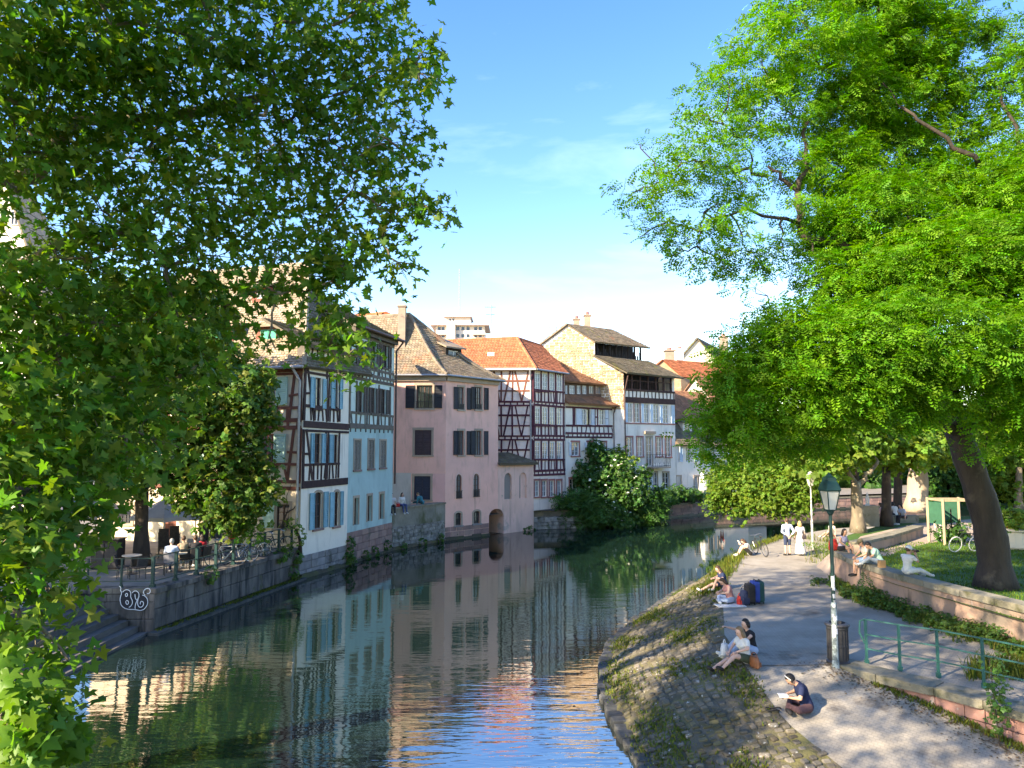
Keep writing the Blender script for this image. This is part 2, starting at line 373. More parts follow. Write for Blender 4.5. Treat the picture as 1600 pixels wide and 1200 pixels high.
# path: paving of small setts laid on the diagonal
m_path = M('path_setts', (0.33, 0.30, 0.25), (0.255, 0.23, 0.19), 1.1, rough=0.9, stain=[((0.25, 0.22, 0.175), 0.55, 0.50, 0.66), ((0.13, 0.105, 0.08), 0.8, 0.60, 0.72), ((0.30, 0.29, 0.27), 14, 0.66, 0.74)])
def _setts(mat, sx, ang, depth, dark, far):
    n, l = mat.node_tree.nodes, mat.node_tree.links; b = n['Principled BSDF']
    g = n.new('ShaderNodeNewGeometry'); mp = n.new('ShaderNodeMapping'); mp.inputs['Rotation'].default_value = (0, 0, ang); l.new(g.outputs['Position'], mp.inputs[0])
    br = n.new('ShaderNodeTexBrick'); br.inputs['Scale'].default_value = 1; br.inputs['Brick Width'].default_value = sx; br.inputs['Row Height'].default_value = sx * 0.8
    br.inputs['Mortar Size'].default_value = 0.012; br.inputs['Mortar Smooth'].default_value = 0.4; br.inputs['Color1'].default_value = (1, 1, 1, 1); br.inputs['Color2'].default_value = (0.78, 0.78, 0.78, 1); br.inputs['Mortar'].default_value = (dark, dark, dark, 1)
    wv = n.new('ShaderNodeTexNoise'); wv.inputs['Scale'].default_value = 3; l.new(mp.outputs[0], wv.inputs['Vector'])
    ad = n.new('ShaderNodeMix'); ad.data_type = 'RGBA'; ad.blend_type = 'LINEAR_LIGHT'; ad.inputs['Factor'].default_value = 0.03; l.new(mp.outputs[0], ad.inputs[6]); l.new(wv.outputs['Color'], ad.inputs[7])
    l.new(ad.outputs[2], br.inputs['Vector'])
    src = b.inputs['Base Color'].links[0].from_socket; mx = n.new('ShaderNodeMix'); mx.data_type = 'RGBA'; mx.blend_type = 'MULTIPLY'; mx.inputs['Factor'].default_value = 0.42
    l.new(src, mx.inputs[6]); l.new(br.outputs['Color'], mx.inputs[7]); l.new(mx.outputs[2], b.inputs['Base Color'])
    bp = n.new('ShaderNodeBump'); bp.inputs['Distance'].default_value = depth; l.new(br.outputs['Color'], bp.inputs['Height']); l.new(bp.outputs[0], b.inputs['Normal'])
_setts(m_path, 0.12, R(38), 0.004, 0.5, 30)
ys = [9 + 0.25 * i for i in range(40)]
mb = MB(); row = []
lw = sorted([(y, x) for x, y in LOWW])
for y in ys:
    x0 = interp(y, PX); x1 = interp(y, lw) + 0.3
    row.append([(lerp(x0, x1, k / 8), y, path_z(y) - .005 + (0.012 * math.sin(k * 1.3 + y) if y < 18 else 0)) for k in range(9)])
for a, b in zip(row, row[1:]):
    for k in range(8): mb.add([a[k], a[k + 1], b[k + 1], b[k]], [(0, 1, 2, 3)])
mb.build('lower_path', m_path, kind='structure')
ring = [(x, y) for y, x in PX if y >= 18.5] + [(46, 60.5), (46.5, 58), (23.2, 45.6), (17.4, 38.6), (14.3, 33.4), (13.05, 30.5)] + [(x + 0.1, y) for x, y in WALLX[::-1]] + [(14, 9), (12.7, 9.0)] + [(x + 0.2, y + 0.1) for x, y in LOWW[::-1][1:-1]] + [(7.7, 18.6)]
flat('path', ring, PZ, m_path)

# bank of cobbles and moss
mb = MB(); N = 14; yy = [9 + 0.5 * i for i in range(80)] + [49.5, 52]
for y in yy:
    for k in range(N + 1):
        p = bank(y, k / N); p.z += random.gauss(0, 0.012) if 0 < k < N else 0; mb.v.append(tuple(p)); mb.t.append(1.0)
for i in range(len(yy) - 1):
    for k in range(N): a = i * (N + 1) + k; mb.f.append((a, a + 1, a + N + 2, a + N + 1))
bank_o = mb.build('riverbank', m_cobbleground, smooth=True, kind='structure')
def bank_frame(y, t):
    p = bank(y, t); e = 0.02
    u = (bank(y, min(1, t + e)) - bank(y, max(0, t - e))).normalized(); v = (bank(y + 0.1, t) - bank(y - 0.1, t)).normalized()
    return p, u, v, u.cross(v).normalized()
spots = []
y = 12.6
while y < 34:
    w = interp(y, PX) - interp(y, WX); st = 0.215; k = 0
    while k * st < w - 0.25:
        t = (0.22 + k * st + random.uniform(-.03, .03)) / w
        if t < 1.0 and random.random() < 0.93: spots.append((y + random.uniform(-.02, .02) + (0.08 if k % 2 else 0), t))
        k += 1
    y += 0.175 if y < 24 else 0.26
stones = []
for y, t in spots:
    p, u, v, n = bank_frame(y, t); q = proj(p)
    if -50 < q[0] < 1500 and q[1] < 1260: stones.append((p.length, p, u, v, n))
stones.sort(key=lambda s: s[0])
cme = unit(m_cobble, 0.16); rest = MB(); ub = [tuple(v.co) for v in cme.vertices]; uf = [tuple(f.vertices) for f in cme.polygons]
for i, (d, p, u, v, n) in enumerate(stones):
    sz = (random.uniform(0.13, 0.21), random.uniform(0.09, 0.155), 0.11); c = p + n * random.uniform(-0.048, 0.004)
    if i < 295: piece('cobble', cme, bank_o, c, (u, v, n), sz, 0.14)
    else:
        m = Matrix((u, v, n)).transposed() @ Matrix.Rotation(random.gauss(0, .1), 3, 'Z') @ Matrix.Diagonal(Vector(sz))
        rest.add([c + m @ Vector(q) for q in ub], uf)
rest.build('cobble_paving', m_cobble, bank_o, kind='stuff')
eme = unit(m_edge, 0.08); y = 12.8
while y < 36:
    x = interp(y, WX); x2 = interp(y + 0.42, WX); d = Vector((x2 - x, 0.42, 0)).normalized(); n = Vector((d.y, -d.x, 0))
    wd = random.uniform(0.34, 0.5)
    piece('edge_stone', eme, bank_o, Vector((x, y + 0.2, 0.03 + random.uniform(-.02, .03))) + n * random.uniform(-0.02, 0.05), (n, d, (0, 0, 1)), (wd, 0.40, 0.24), 0.04); y += 0.42

# grass blades: n tufts as one mesh
m_grass = M('grass_blades', (0.10, 0.15, 0.024), (0.055, 0.10, 0.016), 1.2, rough=0.6, tint=True, transl=0.35)
def blades(name, pts, h, m, per=6, spread=0.05, kind='stuff', parent=None, wide=0.012):
    n = len(pts) * per; P = np.repeat(np.array(pts, dtype=float), per, axis=0); P[:, :2] += RNG.normal(0, spread, (n, 2))
    H = h * RNG.uniform(0.45, 1.25, n); a = RNG.uniform(0, 2 * math.pi, n); lean = RNG.uniform(0.05, 0.7, n) * H; b = RNG.uniform(0, 2 * math.pi, n)
    wv = np.stack([np.cos(a), np.sin(a), a * 0], 1) * (wide * (0.6 + RNG.random(n)))[:, None]
    tip = P + np.stack([np.cos(b) * lean, np.sin(b) * lean, H], 1); mid = P + np.stack([np.cos(b) * lean * .35, np.sin(b) * lean * .35, H * .6], 1)
    V = np.stack([P - wv, P + wv, mid + wv * .8, tip, mid - wv * .8], 1).reshape(-1, 3); k = np.arange(n)[:, None] * 5
    F = np.concatenate([k + np.array([[0, 1, 2]]), k + np.array([[0, 2, 4]]), k + np.array([[4, 2, 3]])])
    g = RNG.uniform(0.55, 1.35, n); y = RNG.uniform(0.8, 1.7, n)
    T = np.repeat(np.stack([g * y, g, g * .8, g * 0 + 1], 1), 5, axis=0)
    return link(name, np_mesh(name, V, F, m, T), parent, kind=kind)
def vnoise(x, y):
    return math.sin(x * 1.7 + 1.3 * math.sin(y * 0.9)) + math.sin(y * 1.25 + 2 * math.sin(x * 0.8 + 1))
pts = []
while len(pts) < 1900:
    y = random.uniform(13, 34); t = random.random()
    p = bank(y, t)
    if vnoise(p.x * 1.6, p.y * 1.1) > 0.35 + (0.5 if t > .6 else 0) + random.gauss(0, .35): pts.append(p)
blades('bank_grass', pts, 0.075, m_grass, 8, 0.09)
pts = []
for _ in range(650):
    y = random.uniform(28, 46); t = random.uniform(0.55, 1.02) if y > 33 else random.uniform(0.7, 0.95); p = bank(y, min(t, 1)); pts.append(p)
blades('tall_bank_grass', pts, 0.26, m_grass, 7, 0.12)

# ------------------------------------------------------------------ low retaining wall beside the dipping path
m_block = M('pink_block', (0.36, 0.185, 0.15), (0.27, 0.15, 0.125), 2, bump=0.006, bscale=20, rnd=0.14, stain=[((0.40, 0.33, 0.29), 3, 0.62, 0.68)])
lowwall = thing('retaining_wall', 'low pink sandstone wall under a thick mossy coping where the path dips', 'wall', (9.26, 16.06, 0.7))
mb = MB()
fr = [Vector((x, y, 0)) for x, y in LOWW]
for a, b in zip(fr, fr[1:]):
    d = (b - a).normalized(); n = Vector((-d.y, d.x, 0)) if Vector((-d.y, d.x, 0)).x > 0 else Vector((d.y, -d.x, 0))
    q = [a + n * .13, b + n * .13, b + n * .6, a + n * .6]
    mb.prism([Vector((p.x, p.y, -0.6)) for p in q][::-1], (0, 0, 1.72))
mb.build('core', m_joint, lowwall)
cme2 = unit(m_coping, 0.07); bme = unit(m_block, 0.03)
def along(poly, step, jit=0.2):
    """points along a polyline, stepping unevenly: (mid, dir, length)"""
    segs = []
    for a, b in zip(poly, poly[1:]):
        L = (b - a).length; n = max(1, round(L / step)); cuts = [0] + sorted((i + random.uniform(-jit, jit)) / n for i in range(1, n)) + [1]
        for s, t in zip(cuts, cuts[1:]): segs.append((a.lerp(b, (s + t) / 2), (b - a).normalized(), L * (t - s)))
    return segs
for p, d, L in along(fr, 1.2):
    n = Vector((-d.y, d.x, 0)); n = n if n.x > 0 else -n
    piece('coping_stone', cme2, lowwall, Vector((p.x, p.y, 1.19)) + n * 0.33, (d, n, (0, 0, 1)), (L - .015, 0.72, 0.20), 0.012)
for z0, h in ((0.82, 0.27), (0.53, 0.28), (0.24, 0.28), (-0.05, 0.28), (-0.34, 0.28)):
    for p, d, L in along(fr[1:], 0.62):
        if path_z(p.y) > z0 + h: continue
        n = Vector((-d.y, d.x, 0)); n = n if n.x > 0 else -n
        piece('block', bme, lowwall, Vector((p.x, p.y, z0 + h / 2)) + n * random.uniform(.13, .15), (d, n, (0, 0, 1)), (L - .012, 0.12, h - .012), 0.004)

# ------------------------------------------------------------------ pink park wall with its coping, and the wall beyond
def thick_wall(name, label, pts, z0, z1, th, mat, cop, coph, over):
    o = thing(name, label, 'wall', (pts[0][0], pts[0][1], z0)); ps = [Vector((x, y, 0)) for x, y in pts]; mb = MB(); off = []
    for i, p in enumerate(ps):
        d = (ps[min(i + 1, len(ps) - 1)] - ps[max(i - 1, 0)]).normalized(); off.append(Vector((d.y, -d.x, 0)))
    n = len(ps)
    for side in (0, 1):
        for i, p in enumerate(ps):
            q = p + off[i] * th * side
            mb.v += [(q.x, q.y, z0), (q.x, q.y, z1)]; mb.t += [1.0, 1.0]
    for i in range(n - 1):
        mb.f += [(2 * i, 2 * i + 1, 2 * i + 3, 2 * i + 2), (2 * n + 2 * i, 2 * n + 2 * i + 2, 2 * n + 2 * i + 3, 2 * n + 2 * i + 1), (2 * i + 1, 2 * n + 2 * i + 1, 2 * n + 2 * i + 3, 2 * i + 3)]
    mb.f += [(0, 2 * n, 2 * n + 1, 1), (2 * n - 2, 2 * n - 1, 4 * n - 1, 4 * n - 2)]
    mb.build('wall_face', mat, o); me = unit(cop, 0.05)
    for p, d, L in along(ps, 1.25, 0.12):
        nn = Vector((d.y, -d.x, 0)); piece('coping_stone', me, o, Vector((p.x, p.y, z1 + coph / 2)) + nn * th / 2, (d, nn, (0, 0, 1)), (L - .008, th + over * 2, coph), 0.004)
    return o
thick_wall('park_wall', 'long pink rendered wall with grey coping edging the lawn', WALLX, 1.1, 2.22, 0.42, m_parkwall, m_coping, 0.2, 0.07)
thick_wall('garden_wall', 'short low wall with pale coping at the start of the park beyond the steps', [(14.3, 32.0), (17.0, 34.6), (20.6, 38.6)], 1.2, 2.42, 0.45, m_parkwall, m_coping, 0.14, 0.05)
pts = []
for _ in range(420):
    k = random.random(); i = random.randrange(1, len(WALLX) - 1); a, b = WALLX[i], WALLX[i + 1]; wgt = 1.0 if 21 < b[1] < 28.5 else 0.4
    if random.random() > wgt: continue
    pts.append((lerp(a[0], b[0], k) - abs(random.gauss(0, 0.33)) - 0.05, lerp(a[1], b[1], k), PZ))
WEEDS = pts

# ------------------------------------------------------------------ left quay: steps, terrace wall
E0, E1, E2 = (-12.62, 26.75), (-10.6, 37.6), (-15.35, 26.75)
quay = thing('quay_wall', 'dark stained stone quay wall of the cafe terrace', 'wall', (-11.6, 32, 0))
qf = Fac(E0, E1)
qf.box(MB(), 0, qf.L, -0.6, 1.38, -0.7, -0.05).build('core', m_joint, quay)
courses(qf, 0.0, qf.L, 0.14, 1.36, 0.62, 1.35, m_quay, quay, proud=0.02, gap=0.018, depth=0.3, jit=0.003)
u = 0.0; qme = unit(m_quay, 0.06)
while u < qf.L - 0.05:
    w = min(1.3 * random.uniform(.8, 1.2), qf.L - u); piece('coping_stone', qme, quay, qf.P(u + w / 2, 1.46, -0.22), (qf.d, qf.n, (0, 0, 1)), (w - .012, 0.62, 0.19), 0.003); u += w
qf.box(MB(), -0.3, qf.L, -0.5, 0.1, 0, 0.42).build('water_ledge', m_edge, quay)
ef = Fac(E2, E0)
ef.box(MB(), 0, ef.L - 0.02, -0.6, 1.36, -0.5, -0.06).build('end_core', m_joint, quay)
courses(ef, 0.0, ef.L + 0.02, -0.1, 1.36, 0.62, 1.2, m_quay, quay, proud=0.01, gap=0.015, depth=0.3, jit=0.002)
ef.slab(0, ef.L - 0.4, 1.38, 1.56, 0.5, m_quay, quay, 'end_coping', -0.47)
ivy_pts = [qf.P(random.uniform(0, qf.L), 0.12, random.uniform(0.02, 0.4)) for _ in range(120)]
stairs = thing('quay_steps', 'worn stone steps going down to the water beside the graffiti wall', 'steps', (-14, 18, 0))
m_step = M('step_stone', (0.115, 0.105, 0.095), (0.065, 0.06, 0.056), 1.6, bump=0.01, bscale=14, rnd=0.12, stretch=(1, 0.3, 1), stain=[((0.055, 0.055, 0.04), 1, 0.55, 0.68)])
for i in range(8):
    x1 = -12.75 - 0.35 * i; z = 0.06 + 0.2 * i
    for j in range(7):
        y0 = 5 + 3.1 * j; y1 = min(y0 + 3.1, 26.72)
        if z < 1.6: piece('step', unit(m_step, 0.02), stairs, ((x1 - 0.5), (y0 + y1) / 2, z - 0.12 + 0.02), ((1, 0, 0), (0, 1, 0), (0, 0, 1)), (1.0, y1 - y0 - 0.012, 0.24), 0.002)
# graffiti: white outline letters on a dark fill, sprayed on the end wall
m_white = M('white_paint', (0.72, 0.74, 0.78), (0.62, 0.64, 0.68), 5, rough=0.7)
m_black = M('black_fill', (0.02, 0.02, 0.026), (0.03, 0.03, 0.035), 5, rough=0.8)
graf = thing('graffiti', 'white outlined bubble letters BU with a tail sprayed on the dark quay end wall', 'graffiti', ef.P(1.6, 0.6, 0.06))
def stroke(pts, w=0.026, o=0.062):
    q = [ef.px(x / 3.243, 680 + y / 3.243) for x, y in pts]; r = []
    for i in range(len(q) - 1):
        for k in range(4): r.append(tuple(lerp(q[i][j], q[i + 1][j], k / 4) for j in (0, 1)))
    r.append(q[-1]); r = [tuple(sum(r[min(max(i + k, 0), len(r) - 1)][j] for k in (-2, -1, 0, 1, 2)) / 5 for j in (0, 1)) for i in range(len(r))]
    mb = MB(); L = []
    for i in range(len(r)):
        a, b = r[max(i - 1, 0)], r[min(i + 1, len(r) - 1)]; t = Vector((b[0] - a[0], b[1] - a[1])); t = t.normalized() if t.length > 1e-6 else Vector((1, 0)); nn = Vector((-t.y, t.x)) * w / 2
        L.append((ef.P(r[i][0] + nn.x, r[i][1] + nn.y, o), ef.P(r[i][0] - nn.x, r[i][1] - nn.y, o)))
    for a, b in zip(L, L[1:]): mb.poly([a[0], a[1], b[1], b[0]])
    return mb
fill = [(618, 800), (612, 830), (620, 862), (648, 880), (688, 882), (720, 888), (746, 868), (754, 838), (744, 815), (722, 806), (705, 788), (690, 784), (672, 800), (655, 782), (632, 784)]
q = [ef.px(x / 3.243, 680 + y / 3.243) for x, y in fill]
MB().poly([ef.P(u, z, 0.056) for u, z in q][::-1]).build('fill', m_black, graf)
for pts in ([(606, 760), (620, 772), (613, 785), (624, 796), (613, 818), (613, 845), (624, 870), (655, 882), (688, 880), (722, 890), (748, 868), (756, 838), (742, 812), (722, 808)],
            [(624, 796), (636, 782), (655, 780), (670, 796), (664, 818), (678, 838), (672, 862), (655, 872)], [(640, 800), (652, 800), (650, 815), (640, 816), (640, 800)], [(642, 836), (656, 836), (656, 855), (643, 856), (642, 836)],
            [(672, 800), (684, 786), (702, 788), (712, 808), (700, 832), (688, 862), (690, 882)], [(688, 800), (690, 830), (700, 832)], [(712, 808), (700, 840), (704, 868), (722, 872), (734, 854), (728, 838), (714, 842), (716, 858)],
            [(742, 812), (728, 796), (738, 778), (756, 772), (768, 784), (762, 802), (746, 800)]):
    stroke(pts).build('letter_stroke', m_white, graf)
# ------------------------------------------------------------------ house building blocks
def plaster(name, c, dirt=(0.25, 0.23, 0.2), amount=0.6, c2=None, extra=None):
    return M(name, c, c2 or tuple(x * 0.9 for x in c), 0.8, bump=0.004, bscale=18, stain=[(tuple(x * 0.62 + d * 0.1 for x, d in zip(c, dirt)), 0.9, amount - .06, amount + 0.12, (1, 1, 0.3)), (tuple(x * 0.80 for x in c), 3.0, 0.58, 0.72, (1, 1, 0.3)), (tuple(x * 0.55 + .02 for x in c), 1.7, 0.62, 0.74, (1.6, 1.6, 0.12))] + (extra or []))
m_cream = plaster('cream_render', (0.72, 0.60, 0.44)); m_white_r = plaster('white_render', (0.80, 0.73, 0.62))
m_blue_r = plaster('blue_render', (0.36, 0.52, 0.50)); m_pale_blue = plaster('pale_blue_infill', (0.54, 0.66, 0.62))
m_pink_r = plaster('pink_render', (0.84, 0.47, 0.375)); m_pink_old = plaster('weathered_pink_render', (0.76, 0.48, 0.39), extra=[((0.30, 0.27, 0.24), 0.55, 0.62, 0.72), ((0.28, 0.27, 0.22), 1.6, 0.66, 0.72)])
m_rose = plaster('rose_infill', (0.80, 0.66, 0.57)); m_cool = plaster('cool_white_render', (0.80, 0.73, 0.64)); m_grey_r = plaster('grey_render', (0.52, 0.49, 0.44))
m_greyarch = plaster('grey_arch_render', (0.24, 0.22, 0.20)); m_coral = plaster('coral_render', (0.76, 0.42, 0.37))
m_timber = M('dark_timber', (0.060, 0.032, 0.028), (0.035, 0.020, 0.020), 4, bump=0.004, bscale=30, rnd=0.25)
m_timber_r = M('red_brown_timber', (0.21, 0.075, 0.05), (0.14, 0.055, 0.04), 4, bump=0.004, bscale=30, rnd=0.2)
m_timber_p = M('plum_timber', (0.105, 0.028, 0.042), (0.07, 0.022, 0.032), 4, bump=0.004, bscale=30, rnd=0.2)
m_timber_g = M('grey_timber', (0.135, 0.115, 0.095), (0.085, 0.072, 0.06), 4, bump=0.004, bscale=30, rnd=0.2)
m_surround = M('stone_surround', (0.40, 0.315, 0.24), (0.32, 0.25, 0.19), 2, bump=0.004, bscale=25, rnd=0.1)
m_redsur = M('red_surround', (0.36, 0.14, 0.12), (0.28, 0.11, 0.1), 2, rnd=0.1)
m_sh_blue = M('blue_shutter', (0.20, 0.42, 0.50), (0.15, 0.34, 0.42), 3, rough=0.55, rnd=0.12); m_sh_mint = M('mint_shutter', (0.42, 0.62, 0.52), (0.36, 0.55, 0.46), 3, rough=0.55)
m_sh_green = M('green_shutter', (0.02, 0.36, 0.22), (0.015, 0.30, 0.19), 3, rough=0.5); m_sh_brown = M('brown_shutter', (0.075, 0.055, 0.045), (0.045, 0.035, 0.03), 3, rough=0.6, rnd=0.2)
m_sh_dark = M('dark_shutter', (0.018, 0.018, 0.022), (0.012, 0.012, 0.015), 3, rough=0.5, rnd=0.2); m_sh_plum = M('plum_shutter', (0.06, 0.035, 0.038), (0.045, 0.027, 0.03), 3, rough=0.6)
m_sh_navy = M('navy_shutter', (0.018, 0.024, 0.045), (0.014, 0.018, 0.034), 3, rough=0.5); m_sh_grey = M('grey_shutter', (0.24, 0.215, 0.18), (0.14, 0.125, 0.105), 9, rough=0.8, rnd=0.2)
m_sh_white = M('pale_shutter', (0.60, 0.64, 0.68), (0.52, 0.56, 0.6), 3, rough=0.6, rnd=0.06); m_sh_lb = M('light_blue_shutter', (0.46, 0.58, 0.68), (0.40, 0.52, 0.62), 3, rough=0.6, rnd=0.06)
m_wf = M('white_frame', (0.66, 0.67, 0.66), (0.58, 0.59, 0.58), 4, rough=0.5); m_bf = M('brown_frame', (0.10, 0.055, 0.04), (0.07, 0.04, 0.03), 4, rough=0.6)
m_glass = M('window_glass', (0.018, 0.022, 0.028), (0.03, 0.035, 0.04), 0.8, rough=0.06, spec=0.7); m_glass2 = M('curtained_glass', (0.22, 0.24, 0.26), (0.07, 0.08, 0.09), 1.3, rough=0.08, spec=0.7, stretch=(1, 1, 0.3))
m_iron = M('wrought_iron', (0.02, 0.02, 0.022), (0.03, 0.03, 0.03), 5, rough=0.5, spec=0.5); m_zinc = M('zinc_pipe', (0.33, 0.34, 0.35), (0.24, 0.25, 0.26), 4, rough=0.45, metal=0.5)
m_brownpipe = M('brown_pipe', (0.10, 0.055, 0.045), (0.07, 0.04, 0.035), 4, rough=0.5)
m_tileA = M('weathered_tile', (0.34, 0.275, 0.20), (0.235, 0.19, 0.14), 1.1, bump=0.01, bscale=20, tint=True, stain=[((0.19, 0.155, 0.095), 0.7, 0.55, 0.68)])
m_tileC = M('mossy_tile', (0.25, 0.20, 0.145), (0.175, 0.145, 0.11), 0.9, bump=0.01, bscale=20, tint=True, stain=[((0.30, 0.15, 0.09), 0.5, 0.60, 0.70), ((0.24, 0.22, 0.085), 0.8, 0.60, 0.68)])
m_tileD = M('orange_tile', (0.42, 0.145, 0.07), (0.36, 0.12, 0.06), 1.2, bump=0.006, bscale=20, tint=True)
m_tileE = M('brown_orange_tile', (0.33, 0.16, 0.09), (0.24, 0.12, 0.07), 1.0, bump=0.01, bscale=20, tint=True, stain=[((0.17, 0.11, 0.07), 0.8, 0.56, 0.68)])
m_tileG = M('grey_brown_tile', (0.17, 0.145, 0.10), (0.12, 0.10, 0.075), 0.9, bump=0.01, bscale=20, tint=True, stain=[((0.16, 0.15, 0.06), 0.9, 0.58, 0.68)])
m_darkwood = M('dark_boards', (0.028, 0.022, 0.02), (0.018, 0.015, 0.014), 5, bump=0.003, bscale=30)
m_orange_stone = M('exposed_gable_stone', (0.42, 0.29, 0.175), (0.33, 0.22, 0.125), 2, bump=0.03, bscale=9, rnd=0.25, stain=[((0.52, 0.40, 0.26), 2.6, 0.58, 0.66)])
m_chim = M('chimney_render', (0.33, 0.25, 0.19), (0.25, 0.19, 0.15), 2, stain=[((0.12, 0.10, 0.09), 1.5, 0.6, 0.7)])

def ubox(fac, u0, u1, z0, z1, o0, o1): return fac.box(MB(), u0, u1, z0, z1, o0, o1)
def window(fac, house, rc, frame=m_wf, pane=None, cols=2, rows=3, sur=None, sw=0.12, sill=None, arch=0.0, shut=(), shm=None, reveal=0.14, fw=0.055, bars=0, name='window', hole=True, closed=None):
    """rc = u0,u1,z0,z1; shut = list of pixel-free (u0,u1) leaf spans; arch = rise of the head"""
    u0, u1, z0, z1 = rc; pane = pane or random.choice((m_glass, m_glass, m_glass2)); w = u1 - u0
    if arch:
        zc = z1 - arch; hp = [(u0, z0), (u1, z0), (u1, zc)] + [((u0 + u1) / 2 + w / 2 * math.cos(t), zc + arch * math.sin(t)) for t in [math.pi * k / 8 for k in range(1, 8)]] + [(u0, zc)]
    else: hp = [(u0, z0), (u1, z0), (u1, z1), (u0, z1)]
    if hole: fac.holes.append(hp)
    o = -reveal if hole else 0.03
    mb = MB()
    for a, b, c, d in ((u0, u0 + fw, z0, z1), (u1 - fw, u1, z0, z1), (u0 + fw, u1 - fw, z0, z0 + fw), (u0 + fw, u1 - fw, z1 - fw, z1)): fac.box(mb, a, b, c, d, o, o + 0.06)
    for k in range(1, cols): c = lerp(u0, u1, k / cols); t = fw * (0.7 if k * 2 == cols else 0.3); fac.box(mb, c - t, c + t, z0 + fw, z1 - fw, o, o + 0.05)
    for k in range(1, rows): c = lerp(z0, z1, k / rows); fac.box(mb, u0 + fw, u1 - fw, c - fw * .28, c + fw * .28, o, o + 0.042)
    f = mb.build(name, frame, house)
    MB().poly([fac.P(u0, z0, o + 0.015), fac.P(u1, z0, o + 0.015), fac.P(u1, z1, o + 0.015), fac.P(u0, z1, o + 0.015)]).build('pane', pane, f)
    if sur:
        mb = MB(); t = sw
        if arch:
            zc = z1 - arch; P = lambda k, rr: ((u0 + u1) / 2 + (w / 2 + rr) * math.cos(k), zc + (arch + rr) * math.sin(k))
            fac.box(mb, u0 - t, u0 - .002, z0, zc, -0.02, 0.03); fac.box(mb, u1 + .002, u1 + t, z0, zc, -0.02, 0.03)
            for k in range(8):
                a, b = math.pi * k / 8, math.pi * (k + 1) / 8
                q = [P(a, .002), P(a, t), P(b, t), P(b, .002)]; mb.prism([fac.P(x, z, -0.02) for x, z in q], fac.n * 0.05)
        else:
            for a, b, c, d in ((u0 - t, u0 - .002, z0, z1), (u1 + .002, u1 + t, z0, z1), (u0 - t * 1.15, u1 + t * 1.15, z1 + .002, z1 + t * 1.2)): fac.box(mb, a, b, c, d, -0.02, 0.035)
        mb.build('surround', sur, f)
    if sill: ubox(fac, u0 - sw * 1.2, u1 + sw * 1.2, z0 - 0.11, z0 - .002, -0.02, 0.09).build('sill', sill, f)
    for a, b in shut: shutter(fac, f, a, b, z0 + 0.01, z1 - 0.01, shm)
    if closed:
        m = (u0 + u1) / 2; shutter(fac, f, u0 + .02, m - .006, z0 + .02, z1 - .02, closed, -0.05); shutter(fac, f, m + .006, u1 - .02, z0 + .02, z1 - .02, closed, -0.05)
    if bars:
        mb = MB(); h = z0 + bars
        for k in range(9): c = lerp(u0, u1, k / 8); fac.box(mb, c - .012, c + .012, z0, h, 0.04, 0.065)
        for c in (z0 + .04, h): fac.box(mb, u0 - .05, u1 + .05, c - .016, c + .016, 0.067, 0.09)
        mb.build('railing', m_iron, f)
    return f
def shutter(fac, par, a, b, z0, z1, mat, o=0.035, slats=True):
    mb = MB(); t = 0.045; tw = random.uniform(-0.01, 0.02)
    for c, d, e, g in ((a, a + t, z0, z1), (b - t, b, z0, z1), (a + t, b - t, z0, z0 + t), (a + t, b - t, z1 - t, z1), (a + t, b - t, (z0 + z1) / 2 - t / 2, (z0 + z1) / 2 + t / 2)): fac.box(mb, c, d, e, g, o, o + 0.045 + tw)
    fac.box(mb, a + t, b - t, z0 + t, z1 - t, o, o + 0.014)
    if slats:
        n = max(4, int((z1 - z0) / 0.11))
        for k in range(n):
            c = lerp(z0 + t, z1 - t, (k + 0.5) / n); mb.prism([fac.P(a + t, c - .028, o + .035), fac.P(b - t, c - .028, o + .035), fac.P(b - t, c + .028, o + .014), fac.P(a + t, c + .028, o + .014)], (0, 0, 0.012))
    return mb.build('shutter', mat, par)
def tb(fac, house, me, u0, z0, u1, z1, w=0.16, o=0.012, th=0.07):
    o += random.uniform(-0.003, 0.003); j = lambda: random.gauss(0, .018); u0 += j(); u1 += j(); z0 += j(); z1 += j(); w *= random.uniform(.85, 1.15); return bar('timber', me, house, fac.P(u0, z0, o), fac.P(u1, z1, o), w, th, fac.n)
def tbp(fac, house, me, x0, y0, x1, y1, w=0.16, o=0.012):
    a, b = fac.px(x0, y0), fac.px(x1, y1); return tb(fac, house, me, a[0], a[1], b[0], b[1], w, o)
def studs(fac, house, me, u0, u1, z0, z1, n, w=0.12, lean=0.0, skip=(), o=0.008):
    for k in range(n + 1):
        if k in skip: continue
        u = lerp(u0, u1, k / n) + random.uniform(-.03, .03); s = random.choice((-1, 0, 0, 1)) * lean
        tb(fac, house, me, u - s, z0, u + s, z1, w, o)
